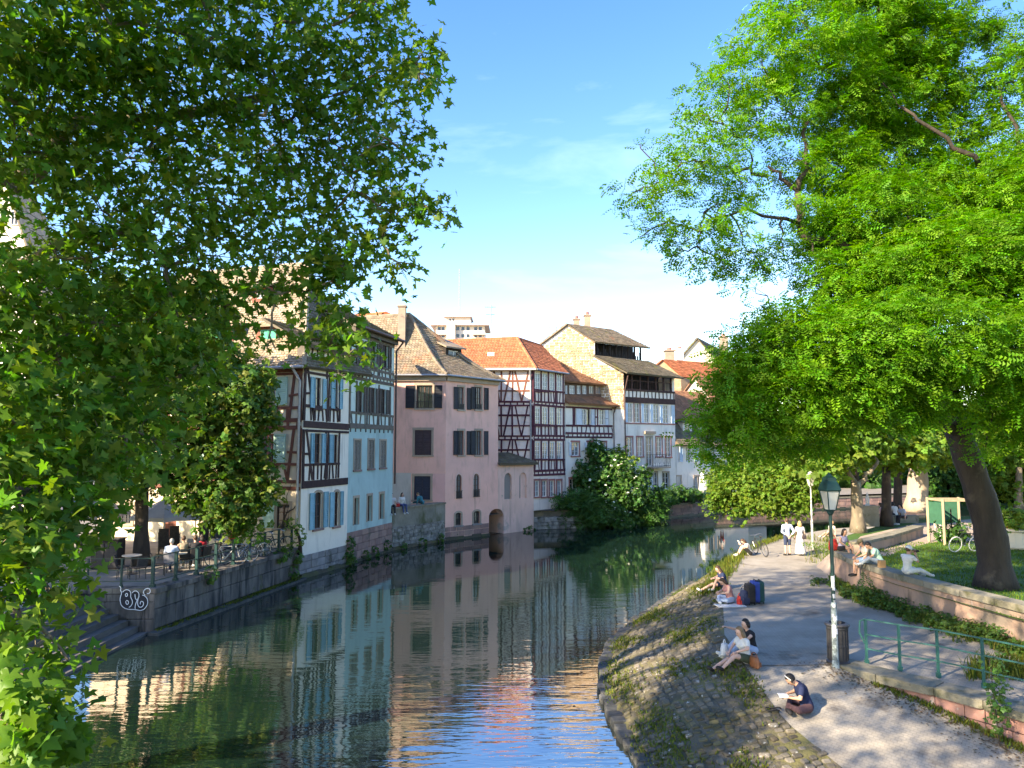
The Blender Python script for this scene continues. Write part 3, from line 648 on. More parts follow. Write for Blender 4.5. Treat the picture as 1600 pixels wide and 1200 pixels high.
def roof(house, E0, E1, R0, R1, mat, tw=0.2, th=0.19, sag=0.0, name='roof', tiles=True, ridge=True, thick=0.14):
    E0, E1, R0, R1 = map(Vector, (E0, E1, R0, R1)); N = ((E1 - E0).cross((R0 + R1) / 2 - (E0 + E1) / 2)).normalized()
    if N.z < 0: N = -N
    def P(t, s, h=0.0):
        p = E0.lerp(E1, t).lerp(R0.lerp(R1, t), s); return p + N * (h - sag * math.sin(math.pi * min(1, s)) * (1.35 - s))
    mb = MB(); mb.tint = 0.9; n = 10 if sag else 6; w_ = 10
    for h, fl in ((-.02, 0), (-thick, 1)):
        for i in range(n):
            for j in range(w_):
                q = [P(j / w_, i / n, h), P((j + 1) / w_, i / n, h), P((j + 1) / w_, (i + 1) / n, h), P(j / w_, (i + 1) / n, h)]; mb.poly(q[::-1] if fl else q)
    for a, b in (((0, 0), (1, 0)), ((1, 0), (1, 1)), ((0, 1), (0, 0))):
        for i in range(n):
            p, q = tuple(lerp(a[k], b[k], i / n) for k in (0, 1)), tuple(lerp(a[k], b[k], (i + 1) / n) for k in (0, 1))
            mb.poly([P(*p, -thick), P(*q, -thick), P(*q, -.02), P(*p, -.02)])
    o = mb.build(name, mat, house)
    if tiles:
        L = ((R0 + R1) / 2 - (E0 + E1) / 2).length; rows = max(3, int(L / th)); t_ = MB()
        for j in range(rows):
            s0, s1 = max(0.0, (j - 0.25) / rows), min(1.0, (j + 1) / rows); w = (P(1, s0) - P(0, s0)).length; c = max(1, int(w / tw)); of = 0.5 * (j % 2)
            for k in range(-1, c):
                a, b = (k + of + .06) / c, (k + of + .94) / c
                if b <= 0.001 or a >= 0.999: continue
                a, b = max(a, 0), min(b, 1); h = 0.055 + random.uniform(-.014, .016); g = random.uniform(0.72, 1.2); t_.tint = (g * random.uniform(.96, 1.08), g, g * random.uniform(.9, 1.02), 1)
                p, q, r, v = P(a, s0, h), P(b, s0, h + random.uniform(-.008, .008)), P(b, s1, 0.018), P(a, s1, 0.018)
                t_.add([p, q, r, v, p - N * .05, q - N * .05], [(0, 1, 2, 3), (4, 5, 1, 0)])
        t_.build('roof_tiles', mat, o, kind='stuff')
    return o
def ridge_caps(house, a, b, mat, r=0.13):
    a, b = Vector(a), Vector(b); n = max(2, int((b - a).length / 0.42)); mb = MB()
    for k in range(n):
        p, q = a.lerp(b, k / n), a.lerp(b, (k + 1.06) / n); mb.tint = (random.uniform(.75, 1.2),) * 3 + (1,); mb.tube([p, q], [r * 1.06, r * .94], 6)
    mb.build('ridge_caps', mat, house, kind='stuff')
def gutter(house, a, b, r=0.08, mat=None): MB().tube([a, b], r, 8).build('gutter', mat or m_zinc, house)
def pipe(house, pts, r=0.06, mat=None): MB().tube(pts, r, 8).build('downpipe', mat or m_zinc, house)
def body(house, pts, z0, z1, mat, name='wall'):
    """closed mass behind the facades"""
    ps = [Vector((x, y, z0)) for x, y in pts]; a = sum((p.cross(q)).z for p, q in zip(ps, ps[1:] + ps[:1]))
    return MB().prism(ps if a > 0 else ps[::-1], (0, 0, z1 - z0)).build(name, mat, house)
def chimney(house, x, yb, yt, D, w, mat=m_chim, pot=True):
    b = dp(x, yb, D); t = dp(x, yt, D); mb = MB().box((b.x, b.y, (b.z - 1 + t.z) / 2), (w, w, t.z - b.z + 1)); mb.box((b.x, b.y, t.z + 0.05), (w * 1.25, w * 1.25, 0.12)); c = mb.build('chimney', mat, house)
    if pot: MB().lathe([(w * .3, 0), (w * .26, .3)], (b.x, b.y, t.z + .11), 8).build('chimney_pot', m_redsur, c)
    return c
def V2(p): return (p.x, p.y)
dT, dR, dP, dG = cube(m_timber), cube(m_timber_r), cube(m_timber_p), cube(m_timber_g)

# ------------------------------------------------------------------ house A: cream front to the terrace, white timbered river side
C0, C1, B1, Cc, C2, An = (-10.6, 37.61), (-9.23, 42.07), (-7.67, 48.04), (-4.72, 52.95), (-1.06, 56.83), (1.73, 59.9)
hA = thing('half_timbered_house', 'tall cream and white half timbered house with mint and blue shutters beside the terrace', 'house', (C0[0], C0[1], 1.5))
FA = Fac(C0, C1); FS = Fac((-23.0, 41.7), C0)
zeA = FS.px(472, 574)[1]; zA2 = FA.px(505, 545)[1]
body(hA, [V2(FS.P(0.3, 0, -.45)), V2(FS.P(FS.L - .45, 0, -.45)), V2(FA.P(FA.L - .1, 0, -.45)), V2(FA.P(FA.L - .1, 0, -9)), V2(FS.P(.3, 0, -6))], 0.2, zeA - .3, m_white_r, 'inner_wall')
def sp(fac, x0, x1, y): return (fac.px(x0, y)[0], fac.px(x1, y)[0])
# river side windows
for (x0, y0, x1, y1), sh in (((490, 590, 501.5, 638), ((483, 489.5), (502.5, 508))), ((522, 591, 528.3, 639), ((515.5, 521.5), (529, 533.5))), ((490.8, 677, 501, 724), ((485.5, 490.3), (502.5, 508))), ((521.5, 679, 528, 723), ((514.5, 520.8),))):
    rc = FA.rect(x0, y0, x1, y1); window(FA, hA, rc, m_bf, m_glass, 2, 3, None, 0.1, m_timber, shut=[sp(FA, a, b, 650) for a, b in sh], shm=m_sh_blue)
for (x0, y0, x1, y1), sh in (((491, 769, 502.5, 826), ((482.5, 489.6), (504.2, 511))), ((522, 768, 529, 822), ((514.3, 520.6), (530.4, 534.8)))):
    rc = FA.rect(x0, y0, x1, y1); window(FA, hA, rc, m_bf, m_glass, 2, 3, m_surround, 0.13, m_sand, arch=0.12, shut=[sp(FA, a, b, 800) for a, b in sh], shm=m_sh_blue)
ztop = zA2; FA.wall([(0, 1.0), (FA.L, 1.0), (FA.L, ztop), (0, ztop)], m_white_r, hA)
ue = FA.px(529, 700)[0]; L = FA.L
zz = lambda y, x=505: FA.px(x, y)[1]
for z, w in ((zz(664), .34), (zz(755), .36), (zz(637), .15), (zz(725), .15), (zz(577), .2), (zz(585), .14), (zz(674), .14)):  # river side beams take the dark timber, shade put into their colour
    tb(FA, hA, dT, 0.05, z, L - .05 if w != .15 else ue, z + random.uniform(-.03, .03), w)
for za, zb in ((zz(749), zz(672)), (zz(658), zz(580))):
    tb(FA, hA, dT, 0.1, za, 0.1, zb, .2)
    for x0, x1 in ((478, 489), (508.8, 509.4), (512.5, 511.5)): tb(FA, hA, dT, FA.px(x0, 690)[0], zb, FA.px(x1, 690)[0], za, .13)
    tb(FA, hA, dT, ue, za, ue, zb, .14)
    m = lerp(za, zb, .52); tb(FA, hA, dT, 0.2, m, FA.px(484, 690)[0], m, .13); tb(FA, hA, dT, FA.px(508.5, 690)[0], m, FA.px(514, 690)[0], m, .13)
    studs(FA, hA, dT, 0.7, ue - .2, za, lerp(za, zb, .31), 7, .1, .06)
studs(FA, hA, dT, 0.15, L - .15, zz(572), zz(548), 8, .12, .1)
courses(FA, 0, L, 0.02, 1.12, 0.36, 0.62, m_greystone, hA, proud=0.03); courses(FA, 0, L, -0.5, 0.0, 0.5, 1.4, m_rubble, hA, proud=0.14)
# front to the terrace
zf = lambda y, x=440: FS.px(x, y)[1]
for (x0, y0, x1, y1), sh in (((396, 590, 430, 634), ((378, 395), (431.5, 449))), ((404, 678, 429, 723), ((386, 403), (430.5, 448))), ((330, 592, 358, 634), ((314, 329), (359, 375))), ((330, 678, 356, 722), ((314, 329), (357, 373)))):
    window(FS, hA, FS.rect(x0, y0, x1, y1), m_redsur, m_glass2, 4, 3, None, .1, m_timber_r, shut=[sp(FS, a, b, 650) for a, b in sh], shm=m_sh_mint)
window(FS, hA, FS.rect(431, 788, 452, 826), m_bf, m_glass, 2, 3, m_surround, .14, m_surround, shut=[sp(FS, 412, 429, 800)], shm=m_sh_mint)
window(FS, hA, FS.rect(317, 806, 338, 832), m_bf, m_glass, 2, 2, m_surround, .14, m_surround, closed=m_sh_mint)
window(FS, hA, FS.rect(183, 790, 205, 818), m_iron, m_glass, 4, 4, m_surround, .2, m_surround)
FS.holes.append([(FS.px(256, 800)[0], 1.5), (FS.px(276, 800)[0], 1.5), (FS.px(276, 800)[0], zf(803, 265)), (FS.px(256, 800)[0], zf(803, 265))])
q = FS.holes[-1]; d_ = MB()
for k in range(5): FS.box(d_, q[0][0] + .04, q[1][0] - .04, lerp(1.55, q[2][1], k / 5) + .02, lerp(1.55, q[2][1], (k + 1) / 5) - .02, -.12, -.06)
FS.box(d_, q[0][0], q[1][0], 1.5, q[2][1], -.14, -.12); d_.build('door', m_timber_r, hA)
FS.wall([(0, 1.4), (FS.L, 1.4), (FS.L, zeA), (0, zeA)], m_cream, hA)
uf0 = 0.1
for y, w in ((578, .2), (585, .14), (636, .14), (657, .18), (669, .18), (725, .14), (752, .16), (763, .18)): tb(FS, hA, dR, uf0, zf(y), FS.L - .05, zf(y), w)  # front beams redder and lighter than the river side's, coloured as sunlit
for ya, yb in ((752, 669), (657, 585)):
    tb(FS, hA, dR, FS.L - .12, zf(ya), FS.L - .12, zf(yb), .2); tb(FS, hA, dR, FS.px(451, 690)[0], zf(ya), FS.px(459, 690)[0], zf(yb), .17); m = zf(lerp(ya, yb, .55)); tb(FS, hA, dR, FS.px(449, 690)[0], m, FS.L - .2, m, .13)
    for x in (376, 312, 385, 300, 262, 230): tb(FS, hA, dR, FS.px(x, 690)[0], zf(ya), FS.px(x, 690)[0], zf(yb), .15)
    studs(FS, hA, dR, FS.px(300, 690)[0], FS.px(448, 690)[0], zf(ya), zf(lerp(ya, yb, .3)), 10, .13, .1)
studs(FS, hA, dR, FS.px(300, 690)[0], FS.L - .3, zf(669), zf(657), 12, .14)
# roof
ov = 0.45; inn = 5.6; hipin = 3.6; zr = 17.6
eL, eR = FS.P(0, zeA, ov), FS.P(FS.L + .3, zeA, ov); rL, rR = FS.P(0, zr, -inn), FS.P(FS.L - hipin, zr, -inn)
roof(hA, eL, eR, rL, rR, m_tileA, .21, .2); ridge_caps(hA, rL, rR, m_tileA); ridge_caps(hA, eR, rR, m_tileA)
eB = FA.P(FA.L + 2.0, zeA + .2, .4); roof(hA, eR, eB, rR, rR + Vector((-.3, 1.2, 0)), m_tileG, .24, .22)
ubox(FA, 0.05, L - .02, zeA - .1, ztop + .02, -.45, -.004).build('attic_wall', m_timber_g, hA)
roof(hA, FA.P(-.25, ztop - .05, .4), FA.P(L + .15, ztop - .05, .4), FA.P(-.25, ztop + 1.5, -2.4), FA.P(L + .15, ztop + 1.5, -2.4), m_tileG, .24, .22)
gutter(hA, FS.P(2, zeA - .02, ov + .05), FS.P(FS.L + .3, zeA - .02, ov + .05)); pipe(hA, [FS.P(FS.L - .35, zeA - .1, ov), FS.P(FS.L - .15, zeA - .7, .1), FS.P(FS.L - .15, 2.6, .1)], .07)
def dormer(house, fac, x0, x1, yb, yt, back, deep, wallm, roofm, shm=None, frame=m_wf, rise=0.5, closed=True):
    """a dormer whose front stands on the slope BACK metres behind the facade"""
    c = Vector((0, 0, CAMZ)); f = Fac(V2(fac.P(0, 0, -back)), V2(fac.P(fac.L, 0, -back))); rc = f.rect(x0, yt, x1, yb); u0, u1, z0, z1 = rc
    mb = MB(); f.box(mb, u0 - .28, u0, z0 - .3, z1 + .2, -deep, 0); f.box(mb, u1, u1 + .28, z0 - .3, z1 + .2, -deep, 0); f.box(mb, u0, u1, z1, z1 + .2, -deep, 0); f.box(mb, u0, u1, z0 - .3, z0, -deep, 0)
    d = mb.build('dormer', wallm, house)
    mb = MB(); w = .06
    for a, b, e, g in ((u0, u0 + w, z0, z1), (u1 - w, u1, z0, z1), (u0 + w, u1 - w, z1 - w, z1), (u0 + w, u1 - w, z0, z0 + w), ((u0 + u1) / 2 - w / 2, (u0 + u1) / 2 + w / 2, z0, z1)): f.box(mb, a, b, e, g, -.1, -.05)
    mb.build('window_frame', frame, d); MB().poly([f.P(u0, z0, -.08), f.P(u1, z0, -.08), f.P(u1, z1, -.08), f.P(u0, z1, -.08)]).build('pane', m_glass, d)
    if shm and closed:
        m = (u0 + u1) / 2; shutter(f, d, u0 + .01, m - .01, z0, z1, shm, -.03, False); shutter(f, d, m + .01, u1 - .01, z0, z1, shm, -.03, False)
    mb = MB(); mb.tint = .95; a, b, e, g = f.P(u0 - .5, z1 + .12, .3), f.P(u1 + .5, z1 + .12, .3), f.P(u1 + .5, z1 + .2 + rise, -deep), f.P(u0 - .5, z1 + .2 + rise, -deep)
    mb.prism([a, b, e, g], (0, 0, .12)); mb.build('dormer_roof', roofm, d)
    return d
dormer(hA, FS, 407, 431, 548, 515, 1.0, 2.6, m_timber_r, m_tileA, m_sh_green)
dormer(hA, FS, 335, 358, 548, 515, 1.0, 2.6, m_timber_r, m_tileA, m_sh_green)
dormer(hA, FS, 400, 412, 466, 454, 3.2, 1.6, m_timber_r, m_tileA, None, rise=.7)
dormer(hA, FA, 497, 506, 488, 470, 2.6, 1.6, m_timber_g, m_tileG, None, rise=.5)
t_ = FS.px(430, 499)[1]; roof(hA, FS.P(2, t_, -2.0), FS.P(FS.L - 1.6, t_, -2.0), FS.P(2, t_ + .75, -3.1), FS.P(FS.L - 1.9, t_ + .75, -3.1), m_tileA, .21, .2, name='shed_roof')

# ------------------------------------------------------------------ house B: blue
hB = thing('half_timbered_house', 'narrow blue house with grey timbered upper floors and louvred shutters by the water', 'house', (C1[0], C1[1], 0))
FB = Fac(C1, B1); L = FB.L; zb_ = lambda y, x=580: FB.px(x, y)[1]; zeB = FB.px(611, 530)[1]
body(hB, [V2(FB.P(.1, 0, -.4)), V2(FB.P(L - .02, 0, -.4)), V2(FB.P(L - .02, 0, -9)), V2(FB.P(.1, 0, -9))], 0, zeB - .2, m_blue_r, 'inner_wall')
FBr = Fac(B1, V2(FB.P(L, 0, -8.6)))
ubox(FB, L - .4, L - .001, -.5, zeB, -8.6, -.38).build('side_wall', m_blue_r, hB)
for (x0, y0, x1, y1) in ((579.5, 535, 587.5, 573), (598, 539, 605.5, 575), (561, 531, 569, 571)):
    rc = FB.rect(x0, y0, x1, y1); g = .42; window(FB, hB, rc, m_bf, m_glass, 2, 3, None, .1, m_timber_g, shut=[(rc[0] - g, rc[0] - .03), (rc[1] + .03, rc[1] + g)], shm=m_sh_brown)
for (x0, y0, x1, y1) in ((561, 603, 567, 645), (580.3, 606, 586.3, 646), (596, 608, 602.5, 647)):
    rc = FB.rect(x0, y0, x1, y1); g = .42; window(FB, hB, rc, m_bf, m_glass, 2, 3, None, .1, m_timber_g, shut=[(rc[0] - g, rc[0] - .03), (rc[1] + .03, rc[1] + g)], shm=m_sh_brown)
for (x0, y0, x1, y1) in ((553, 688, 563, 734), (575, 687.5, 584, 732), (593.5, 688.5, 602.5, 730.5)):
    window(FB, hB, FB.rect(x0, y0, x1, y1), m_bf, m_glass, 2, 3, m_surround, .09, m_sand, closed=m_sh_grey)
for (x0, y0, x1, y1) in ((553, 778, 559.5, 820), (574, 774.5, 580.3, 814.5), (593, 771.5, 599, 811)):
    window(FB, hB, FB.rect(x0, y0, x1, y1), m_bf, m_glass, 2, 3, m_surround, .12, None, reveal=.2)
zt = zb_(666); n0 = FB.holes[:]; FB.holes = [h for h in n0 if h[0][1] < zt]; FB.wall([(0, 1.7), (L, 1.7), (L, zt), (0, zt)], m_blue_r, hB)
FB.holes = [h for h in n0 if h[0][1] > zt]
FB.wall([(0, zt), (L, zt), (L, zeB), (0, zeB)], m_pale_blue, hB, name='timbered_wall')
# (holes of the upper floors belong to the upper wall only)
for y, w in ((667, .26), (647, .14), (595.5, .2), (587, .2), (577, .14), (531, .2)): z = zb_(y); tb(FB, hB, dG, .03, z, L - .03, z, w)
for za, zb in ((zb_(664), zb_(599)), (zb_(585), zb_(533))):
    for x in (546, 556.5, 573.5, 591.5, 609.5): u = FB.px(x, 640)[0]; tb(FB, hB, dG, u, za, u, zb, .14)
    studs(FB, hB, dG, .3, L - .2, za, lerp(za, zb, .26), 10, .1, .07)
studs(FB, hB, dG, .1, L - .1, zb_(595), zb_(588), 12, .1); studs(FB, hB, dG, .2, L - .2, zb_(676), zb_(669), 9, .09)
courses(FB, 0, L, -.5, 1.78, .38, .7, m_sand, hB, proud=.03)
eB0, eB1 = FB.P(-.2, zeB, .5), FB.P(L + .35, zeB, .5); roof(hB, eB0, eB1, FB.P(-.2, zeB + 2.6, -4.4), FB.P(L + .35, zeB + 2.6, -4.4), m_tileG, .24, .22)
ubox(FB, .05, L - .05, zeB - .35, zeB - .03, -.1, .3).build('eaves_board', m_timber_g, hB)
gutter(hB, FB.P(-.2, zeB - .04, .56), FB.P(L + .4, zeB - .04, .56), .08, m_brownpipe); pipe(hB, [FB.P(L + .3, zeB - .1, .5), FB.P(L + .12, zeB - .7, .1), FB.P(L + .12, 7, .1), FB.P(L + .12, 4.2, .1)], .065, m_brownpipe)

# ------------------------------------------------------------------ terrace wall between the blue and the pink house
tw_ = thing('embankment_wall', 'tall grey stained embankment wall between the blue and the pink house', 'wall', (B1[0], B1[1], 0)); FT = Fac(B1, Cc)
zt0, zt1 = FT.px(625, 795)[1], FT.px(660, 818)[1]
ubox(FT, .02, FT.L - .02, -.5, zt1 - .05, -.5, -.05).build('core', m_joint, tw_)
courses(FT, .01, FT.L - .01, -.5, zt1, .22, .42, m_rubble, tw_, proud=.04, gap=.016, jit=.015); ubox(FT, .01, FT.L - .01, zt1, zt0, -.45, .02).build('rendered_band', m_band, tw_)
u = 0
while u < FT.L - .1: w = min(1.1, FT.L - u); piece('coping_stone', unit(m_coping, .05), tw_, FT.P(u + w / 2, zt0 + .06, -.2), (FT.d, FT.n, (0, 0, 1)), (w - .01, .6, .12), .003); u += w
ZT = zt0 + .12

# ------------------------------------------------------------------ house C: pink, with its low annex
hC = thing('pink_house', 'plain pink rendered house with dark shutters and a mossy hipped roof', 'house', (Cc[0], Cc[1], 0))
FC = Fac(Cc, C2); SCx = Fac((-14.5, 53.1), Cc); zc_ = lambda y, x=735: FC.px(x, y)[1]; zs_ = lambda y, x=660: SCx.px(x, y)[1]; zeC = SCx.px(690, 586)[1]
body(hC, [V2(SCx.P(.2, 0, -.5)), (Cc[0] - .5, Cc[1] + .3), V2(FC.P(3.4, 0, -.6)), V2(FC.P(3.6, 0, -2.5)), V2(FC.P(FC.L - .3, 0, -2.5)), (C2[0] - 4, C2[1] + 3.5), (-14.4, 61)], 0, zeC - .1, m_pink_r, 'inner_wall')
window(SCx, hC, SCx.rect(651, 602, 675.5, 638), m_bf, m_glass, 4, 2, m_surround, .15, m_surround, shut=[sp(SCx, 634, 648, 620), sp(SCx, 678.5, 691, 620)], shm=m_sh_dark, bars=.5)
window(SCx, hC, SCx.rect(648, 672, 674, 711), m_bf, m_glass, 2, 2, m_surround, .15, m_surround, closed=m_sh_plum)
window(SCx, hC, SCx.rect(647, 744, 672.5, 781), m_bf, m_glass, 2, 2, m_surround, .15, m_surround, closed=m_sh_navy)
for y0, y1 in ((605, 640), (673, 711)):
    for x0, x1, sh in ((716.5, 724.3, ((708.3, 715.9), (729, 735.2))), (743.6, 751.8, ((735.8, 742.8), (756, 762.3)))):
        rc = FC.rect(x0, y0, x1, y1); window(FC, hC, rc, m_bf, m_glass2, 2, 4, m_surround, .13, m_surround, shut=[sp(FC, a, b, 660) for a, b in sh], shm=m_sh_dark, bars=.4 if y0 < 650 else 0)
for x0, x1, y0, y1 in ((712.5, 721, 741, 779), (739.5, 748.5, 740, 776.5)):
    rc = FC.rect(x0, y0, x1, y1); window(FC, hC, rc, m_bf, m_glass2, 2, 4, m_pink_old, .12, None, arch=(rc[1] - rc[0]) * .62, bars=.55)
for x0, x1, y0, y1 in ((711.5, 720.5, 801, 821), (740, 749.5, 798.5, 818)):
    rc = FC.rect(x0, y0, x1, y1); window(FC, hC, rc, m_iron, m_glass, 3, 2, m_surround, .14, m_greystone, arch=.12)
Lc = FC.L
FC.open_edges = [Lc - .004]; zg0, zg1 = zc_(807, 775), zc_(795, 775); ga, gb = FC.px(764, 815)[0], Lc; gc = lerp(ga, gb, .8)
FC.holes.append([(ga, .0), (gb - .004, .0), (gb - .004, zg1 - .02)] + [(gc - (gc - ga) * math.sin(t), zg0 + (zg1 - zg0) * math.cos(t)) for t in [math.pi / 2 * k / 7 for k in range(0, 7)]] + [(ga, zg0)])
ubox(FC, ga - .3, Lc - .5, -.6, zg1 + .2, -2.4, -2.2).build('gate_recess', m_darkwood, hC)  # dark panel closing the gate; its colour stands for the shade inside
FC.wall([(0, -.3), (Lc, -.3), (Lc, zeC), (0, zeC)], m_pink_r, hC, reveal=.3)
zlow = zs_(740); SCx.wall([(0, 1.4), (SCx.L, 1.4), (SCx.L, zeC), (0, zeC)], m_pink_r, hC)
# patched lower storey: newer coats proud of the old wall, round the closed navy window
r_ = SCx.rect(642, 739, 676.5, 788)
SCx.slab(SCx.u(600), r_[0], 1.45, zs_(739), .006, m_grey_r, hC, 'render_patch'); SCx.slab(r_[1], SCx.L - .002, 1.45, zs_(740), .006, m_coral, hC, 'render_patch')
courses(FC, .005, ga - .02, -.5, FC.px(735, 820)[1], .36, .75, m_sand, hC, proud=.03)
for f in (FC, SCx): ubox(f, 0 if f is FC else .1, f.L, zeC - .42, zeC - .03, 0.001, .16).build('cornice', m_surround, hC)
apex = dp(640, 491, 55.3); oC = .42
eCL, eCc = SCx.P(0, zeC, oC), Vector((Cc[0] + .1, Cc[1] - oC, zeC)); eC2 = FC.P(Lc + .35, zeC - .05, oC); rCl = Vector((-14.5, 57.3, apex.z - .1))
roof(hC, eCL, eCc, rCl, apex, m_tileC, .23, .2, sag=.38); roof(hC, eCc, eC2, apex, apex + Vector((.05, .05, 0)), m_tileC, .23, .2, sag=.42)
bk = Vector((C2[0] - 5.5, C2[1] + 4.6, zeC)); roof(hC, eC2, bk, apex, apex + Vector((-.1, .1, 0)), m_tileC, .3, .3, sag=.42)
ridge_caps(hC, rCl, apex, m_tileC)
def hipcaps(house, a, b, sag, mat):
    mb = MB(); n = 14
    for k in range(n):
        s, t = k / n, (k + 1.05) / n; g = random.uniform(.7, 1.1); mb.tint = (g, g, g, 1); q = [Vector(a).lerp(Vector(b), x) - Vector((0, 0, sag * math.sin(math.pi * min(1, x)) * (1.35 - x))) for x in (s, t)]; mb.tube(q, [.13, .115], 6)
    mb.build('hip_caps', mat, house, kind='stuff')
hipcaps(hC, eCc, apex, .42, m_tileC); hipcaps(hC, eC2, apex, .42, m_tileC)
gutter(hC, SCx.P(3, zeC - .03, oC + .04), eCc + Vector((0, 0, -.03))); gutter(hC, eCc + Vector((0, 0, -.03)), eC2 + Vector((0, 0, -.03)))
dormer(hC, FC, 701, 717, 561, 548, 1.55, 2.6, m_darkwood, m_tileC, None, rise=1.1)
chimney(hC, 628, 524, 480, 54.6, .55, m_chim, False)
# orange upper roof and ridge behind
annex = thing('annex', 'low pink annex with two blind arches and a dark water gate beneath', 'annex', (C2[0], C2[1], 0)); FX = Fac(C2, An); Lx = FX.L
zx = lambda y, x=805: FX.px(x, y)[1]
for x0, x1, y0, y1 in ((788, 799.5, 739, 780), (811.5, 822.5, 738, 778.5)):
    u0, u1, z0, z1 = FX.rect(x0, y0, x1, y1); ar = (u1 - u0) * .55; FX.holes.append([(u0, z0), (u1, z0), (u1, z1 - ar)] + [((u0 + u1) / 2 + (u1 - u0) / 2 * math.cos(t), z1 - ar + ar * math.sin(t)) for t in [math.pi * k / 8 for k in range(1, 8)]] + [(u0, z1 - ar)])
    ubox(FX, u0 - .05, u1 + .05, z0 - .05, z1 + .05, -.3, -.15).build('blind_arch', m_greyarch, annex)
u0, u1 = -.0, FX.px(787, 815)[0]; FXa = Fac(V2(FC.P(Lc - .75, 0)), An)
FX.open_edges = [.004]; zh0, zh1 = zx(808, 783), zx(797, 780); FX.holes.append([(.004, 0), (u1, 0), (u1, zh0)] + [(u1 * math.cos(t), zh0 + (zg1 - .02 - zh0) * math.sin(t)) for t in [math.pi / 2 * k / 7 for k in range(1, 7)]] + [(.004, zg1 - .02)])
ubox(FX, -.2, u1 + .3, -.6, zx(793), -2.2, -2.0).build('gate_recess', m_darkwood, annex)  # annex half of the gate: inner shade put into the panel colour
FX.wall([(0, -.6), (Lx, -.6), (Lx, zx(722)), (0, zx(722))], m_pink_old, annex, reveal=.6)
za_ = zx(725, 815); body(annex, [V2(FX.P(u1 + .15, 0, -.35)), V2(FX.P(Lx, 0, -.002)), V2(FX.P(Lx, 0, -2.6)), V2(FX.P(u1 + .15, 0, -2.6))], -.5, za_, m_pink_old, 'inner_wall')
roof(annex, FX.P(-.05, za_ + .05, .3), FX.P(Lx + .3, za_ + .05, .3), FX.P(-.05, za_ + .9, -1.7), FX.P(Lx - .5, za_ + .9, -1.7), m_tileG, .22, .2)
roof(annex, FX.P(Lx + .3, za_ + .05, .3), FX.P(Lx + .3, za_ + .05, -2.6), FX.P(Lx - .5, za_ + .9, -1.7), FX.P(Lx - .5, za_ + .9, -1.75), m_tileG, .22, .2)

# ------------------------------------------------------------------ house D: rose and white timbered, orange roof
hD = thing('half_timbered_house', 'rose white half timbered house with plum beams and smooth orange tiled hipped roof', 'house', (1.73, 60.1, .6))
FD = Fac((1.73, 60.1), (4.5, 63.6)); SD = Fac((-6.5, 60.5), (1.73, 60.1)); zd = lambda y, x=858: FD.px(x, y)[1]; zsd = lambda y, x=805: SD.px(x, y)[1]; zeD = SD.px(828, 577)[1]; L = FD.L
body(hD, [V2(SD.P(.1, 0, -.4)), V2(SD.P(SD.L - .4, 0, -.4)), V2(FD.P(L - .05, 0, -.4)), V2(FD.P(L, 0, -7)), (-6.4, 67)], .3, zeD - .1, m_rose, 'inner_wall')
for y0, y1 in ((583, 611), (637, 664.5), (690.5, 717.5)):
    for x0, x1 in ((835.8, 843.4), (847.4, 855), (859, 866.2), (870, 877.2)): window(FD, hD, FD.rect(x0, y0, x1, y1), m_wf, m_glass2, 2, 4, None, .1, m_timber_p, reveal=.08, fw=.06)
for x0, x1 in ((835, 842.5), (846.6, 854), (858.4, 865.6), (870, 877)): window(FD, hD, FD.rect(x0, 751, x1, 776), m_wf, m_glass2, 2, 3, m_redsur, .13, m_redsur)
FD.wall([(0, .5), (L, .5), (L, zeD), (0, zeD)], m_rose, hD); SD.wall([(0, 1), (SD.L, 1), (SD.L, zeD), (0, zeD)], m_rose, hD)
xs = (834, 845.2, 857, 868.2, 880)
for ya, yb in ((628.5, 580), (681, 634.5), (735, 688)):
    for x in xs: u = max(.06, min(L - .06, FD.px(x, 650)[0])); tb(FD, hD, dP, u, zd(ya), u, zd(yb), .17)
    zs1 = zd(lerp(ya, yb, .36)); studs(FD, hD, dP, .25, L - .25, zd(ya), zs1, 9, .08, .06); tb(FD, hD, dP, .05, zs1, L - .05, zs1, .13)
for y, w in ((580, .16), (628.5, .17), (634.5, .17), (681, .17), (687, .17), (735, .17), (741.5, .17)): tb(FD, hD, dP, .02, zd(y), L - .02, zd(y), w)
for y in (631.5, 684, 738): studs(FD, hD, dP, .1, L - .1, zd(y + 2), zd(y - 2), 8, .1)
dR_sunlit = dR; rows = (595, 611, 628, 633.5, 648.5, 665, 681.5, 687, 703)  # upper street beams in lighter red brown, sunlight put into their colour
for y in rows: tb(SD, hD, dR_sunlit if y < 620 else dP, SD.u(740), zsd(y), SD.L - .05, zsd(y), .14)
for ya, yb in ((628, 580), (681.5, 633.5), (735, 687)):
    me = dR_sunlit if ya < 630 else dP  # top storey gets the sunlit beam colour, lower ones the darker plum
    for x in (751, 767, 783, 800.5): u = SD.u(x); tb(SD, hD, me, u, zsd(ya), u, zsd(yb), .13)
    tb(SD, hD, dP, SD.L - .1, zsd(ya), SD.L - .1, zsd(yb), .2)
    for xa, xb in ((797.5, 787), (805, 814.5), (825, 815.5), (772, 780), (764, 755)): tb(SD, hD, me, SD.u(xa), zsd(yb), SD.u(xb), zsd(ya), .13)
studs(SD, hD, dP, SD.u(760), SD.L - .3, zsd(633), zsd(628), 7, .12); studs(SD, hD, dP, SD.u(760), SD.L - .3, zsd(687), zsd(681.5), 7, .12)
aD = dp(808, 528, 63.8); aDl = Vector((-6.5, 65.0, aD.z - .1)); eD0, eDL, eD1 = Vector((1.95, 59.75, zeD)), SD.P(0, zeD, .35), FD.P(L + .1, zeD, .4)
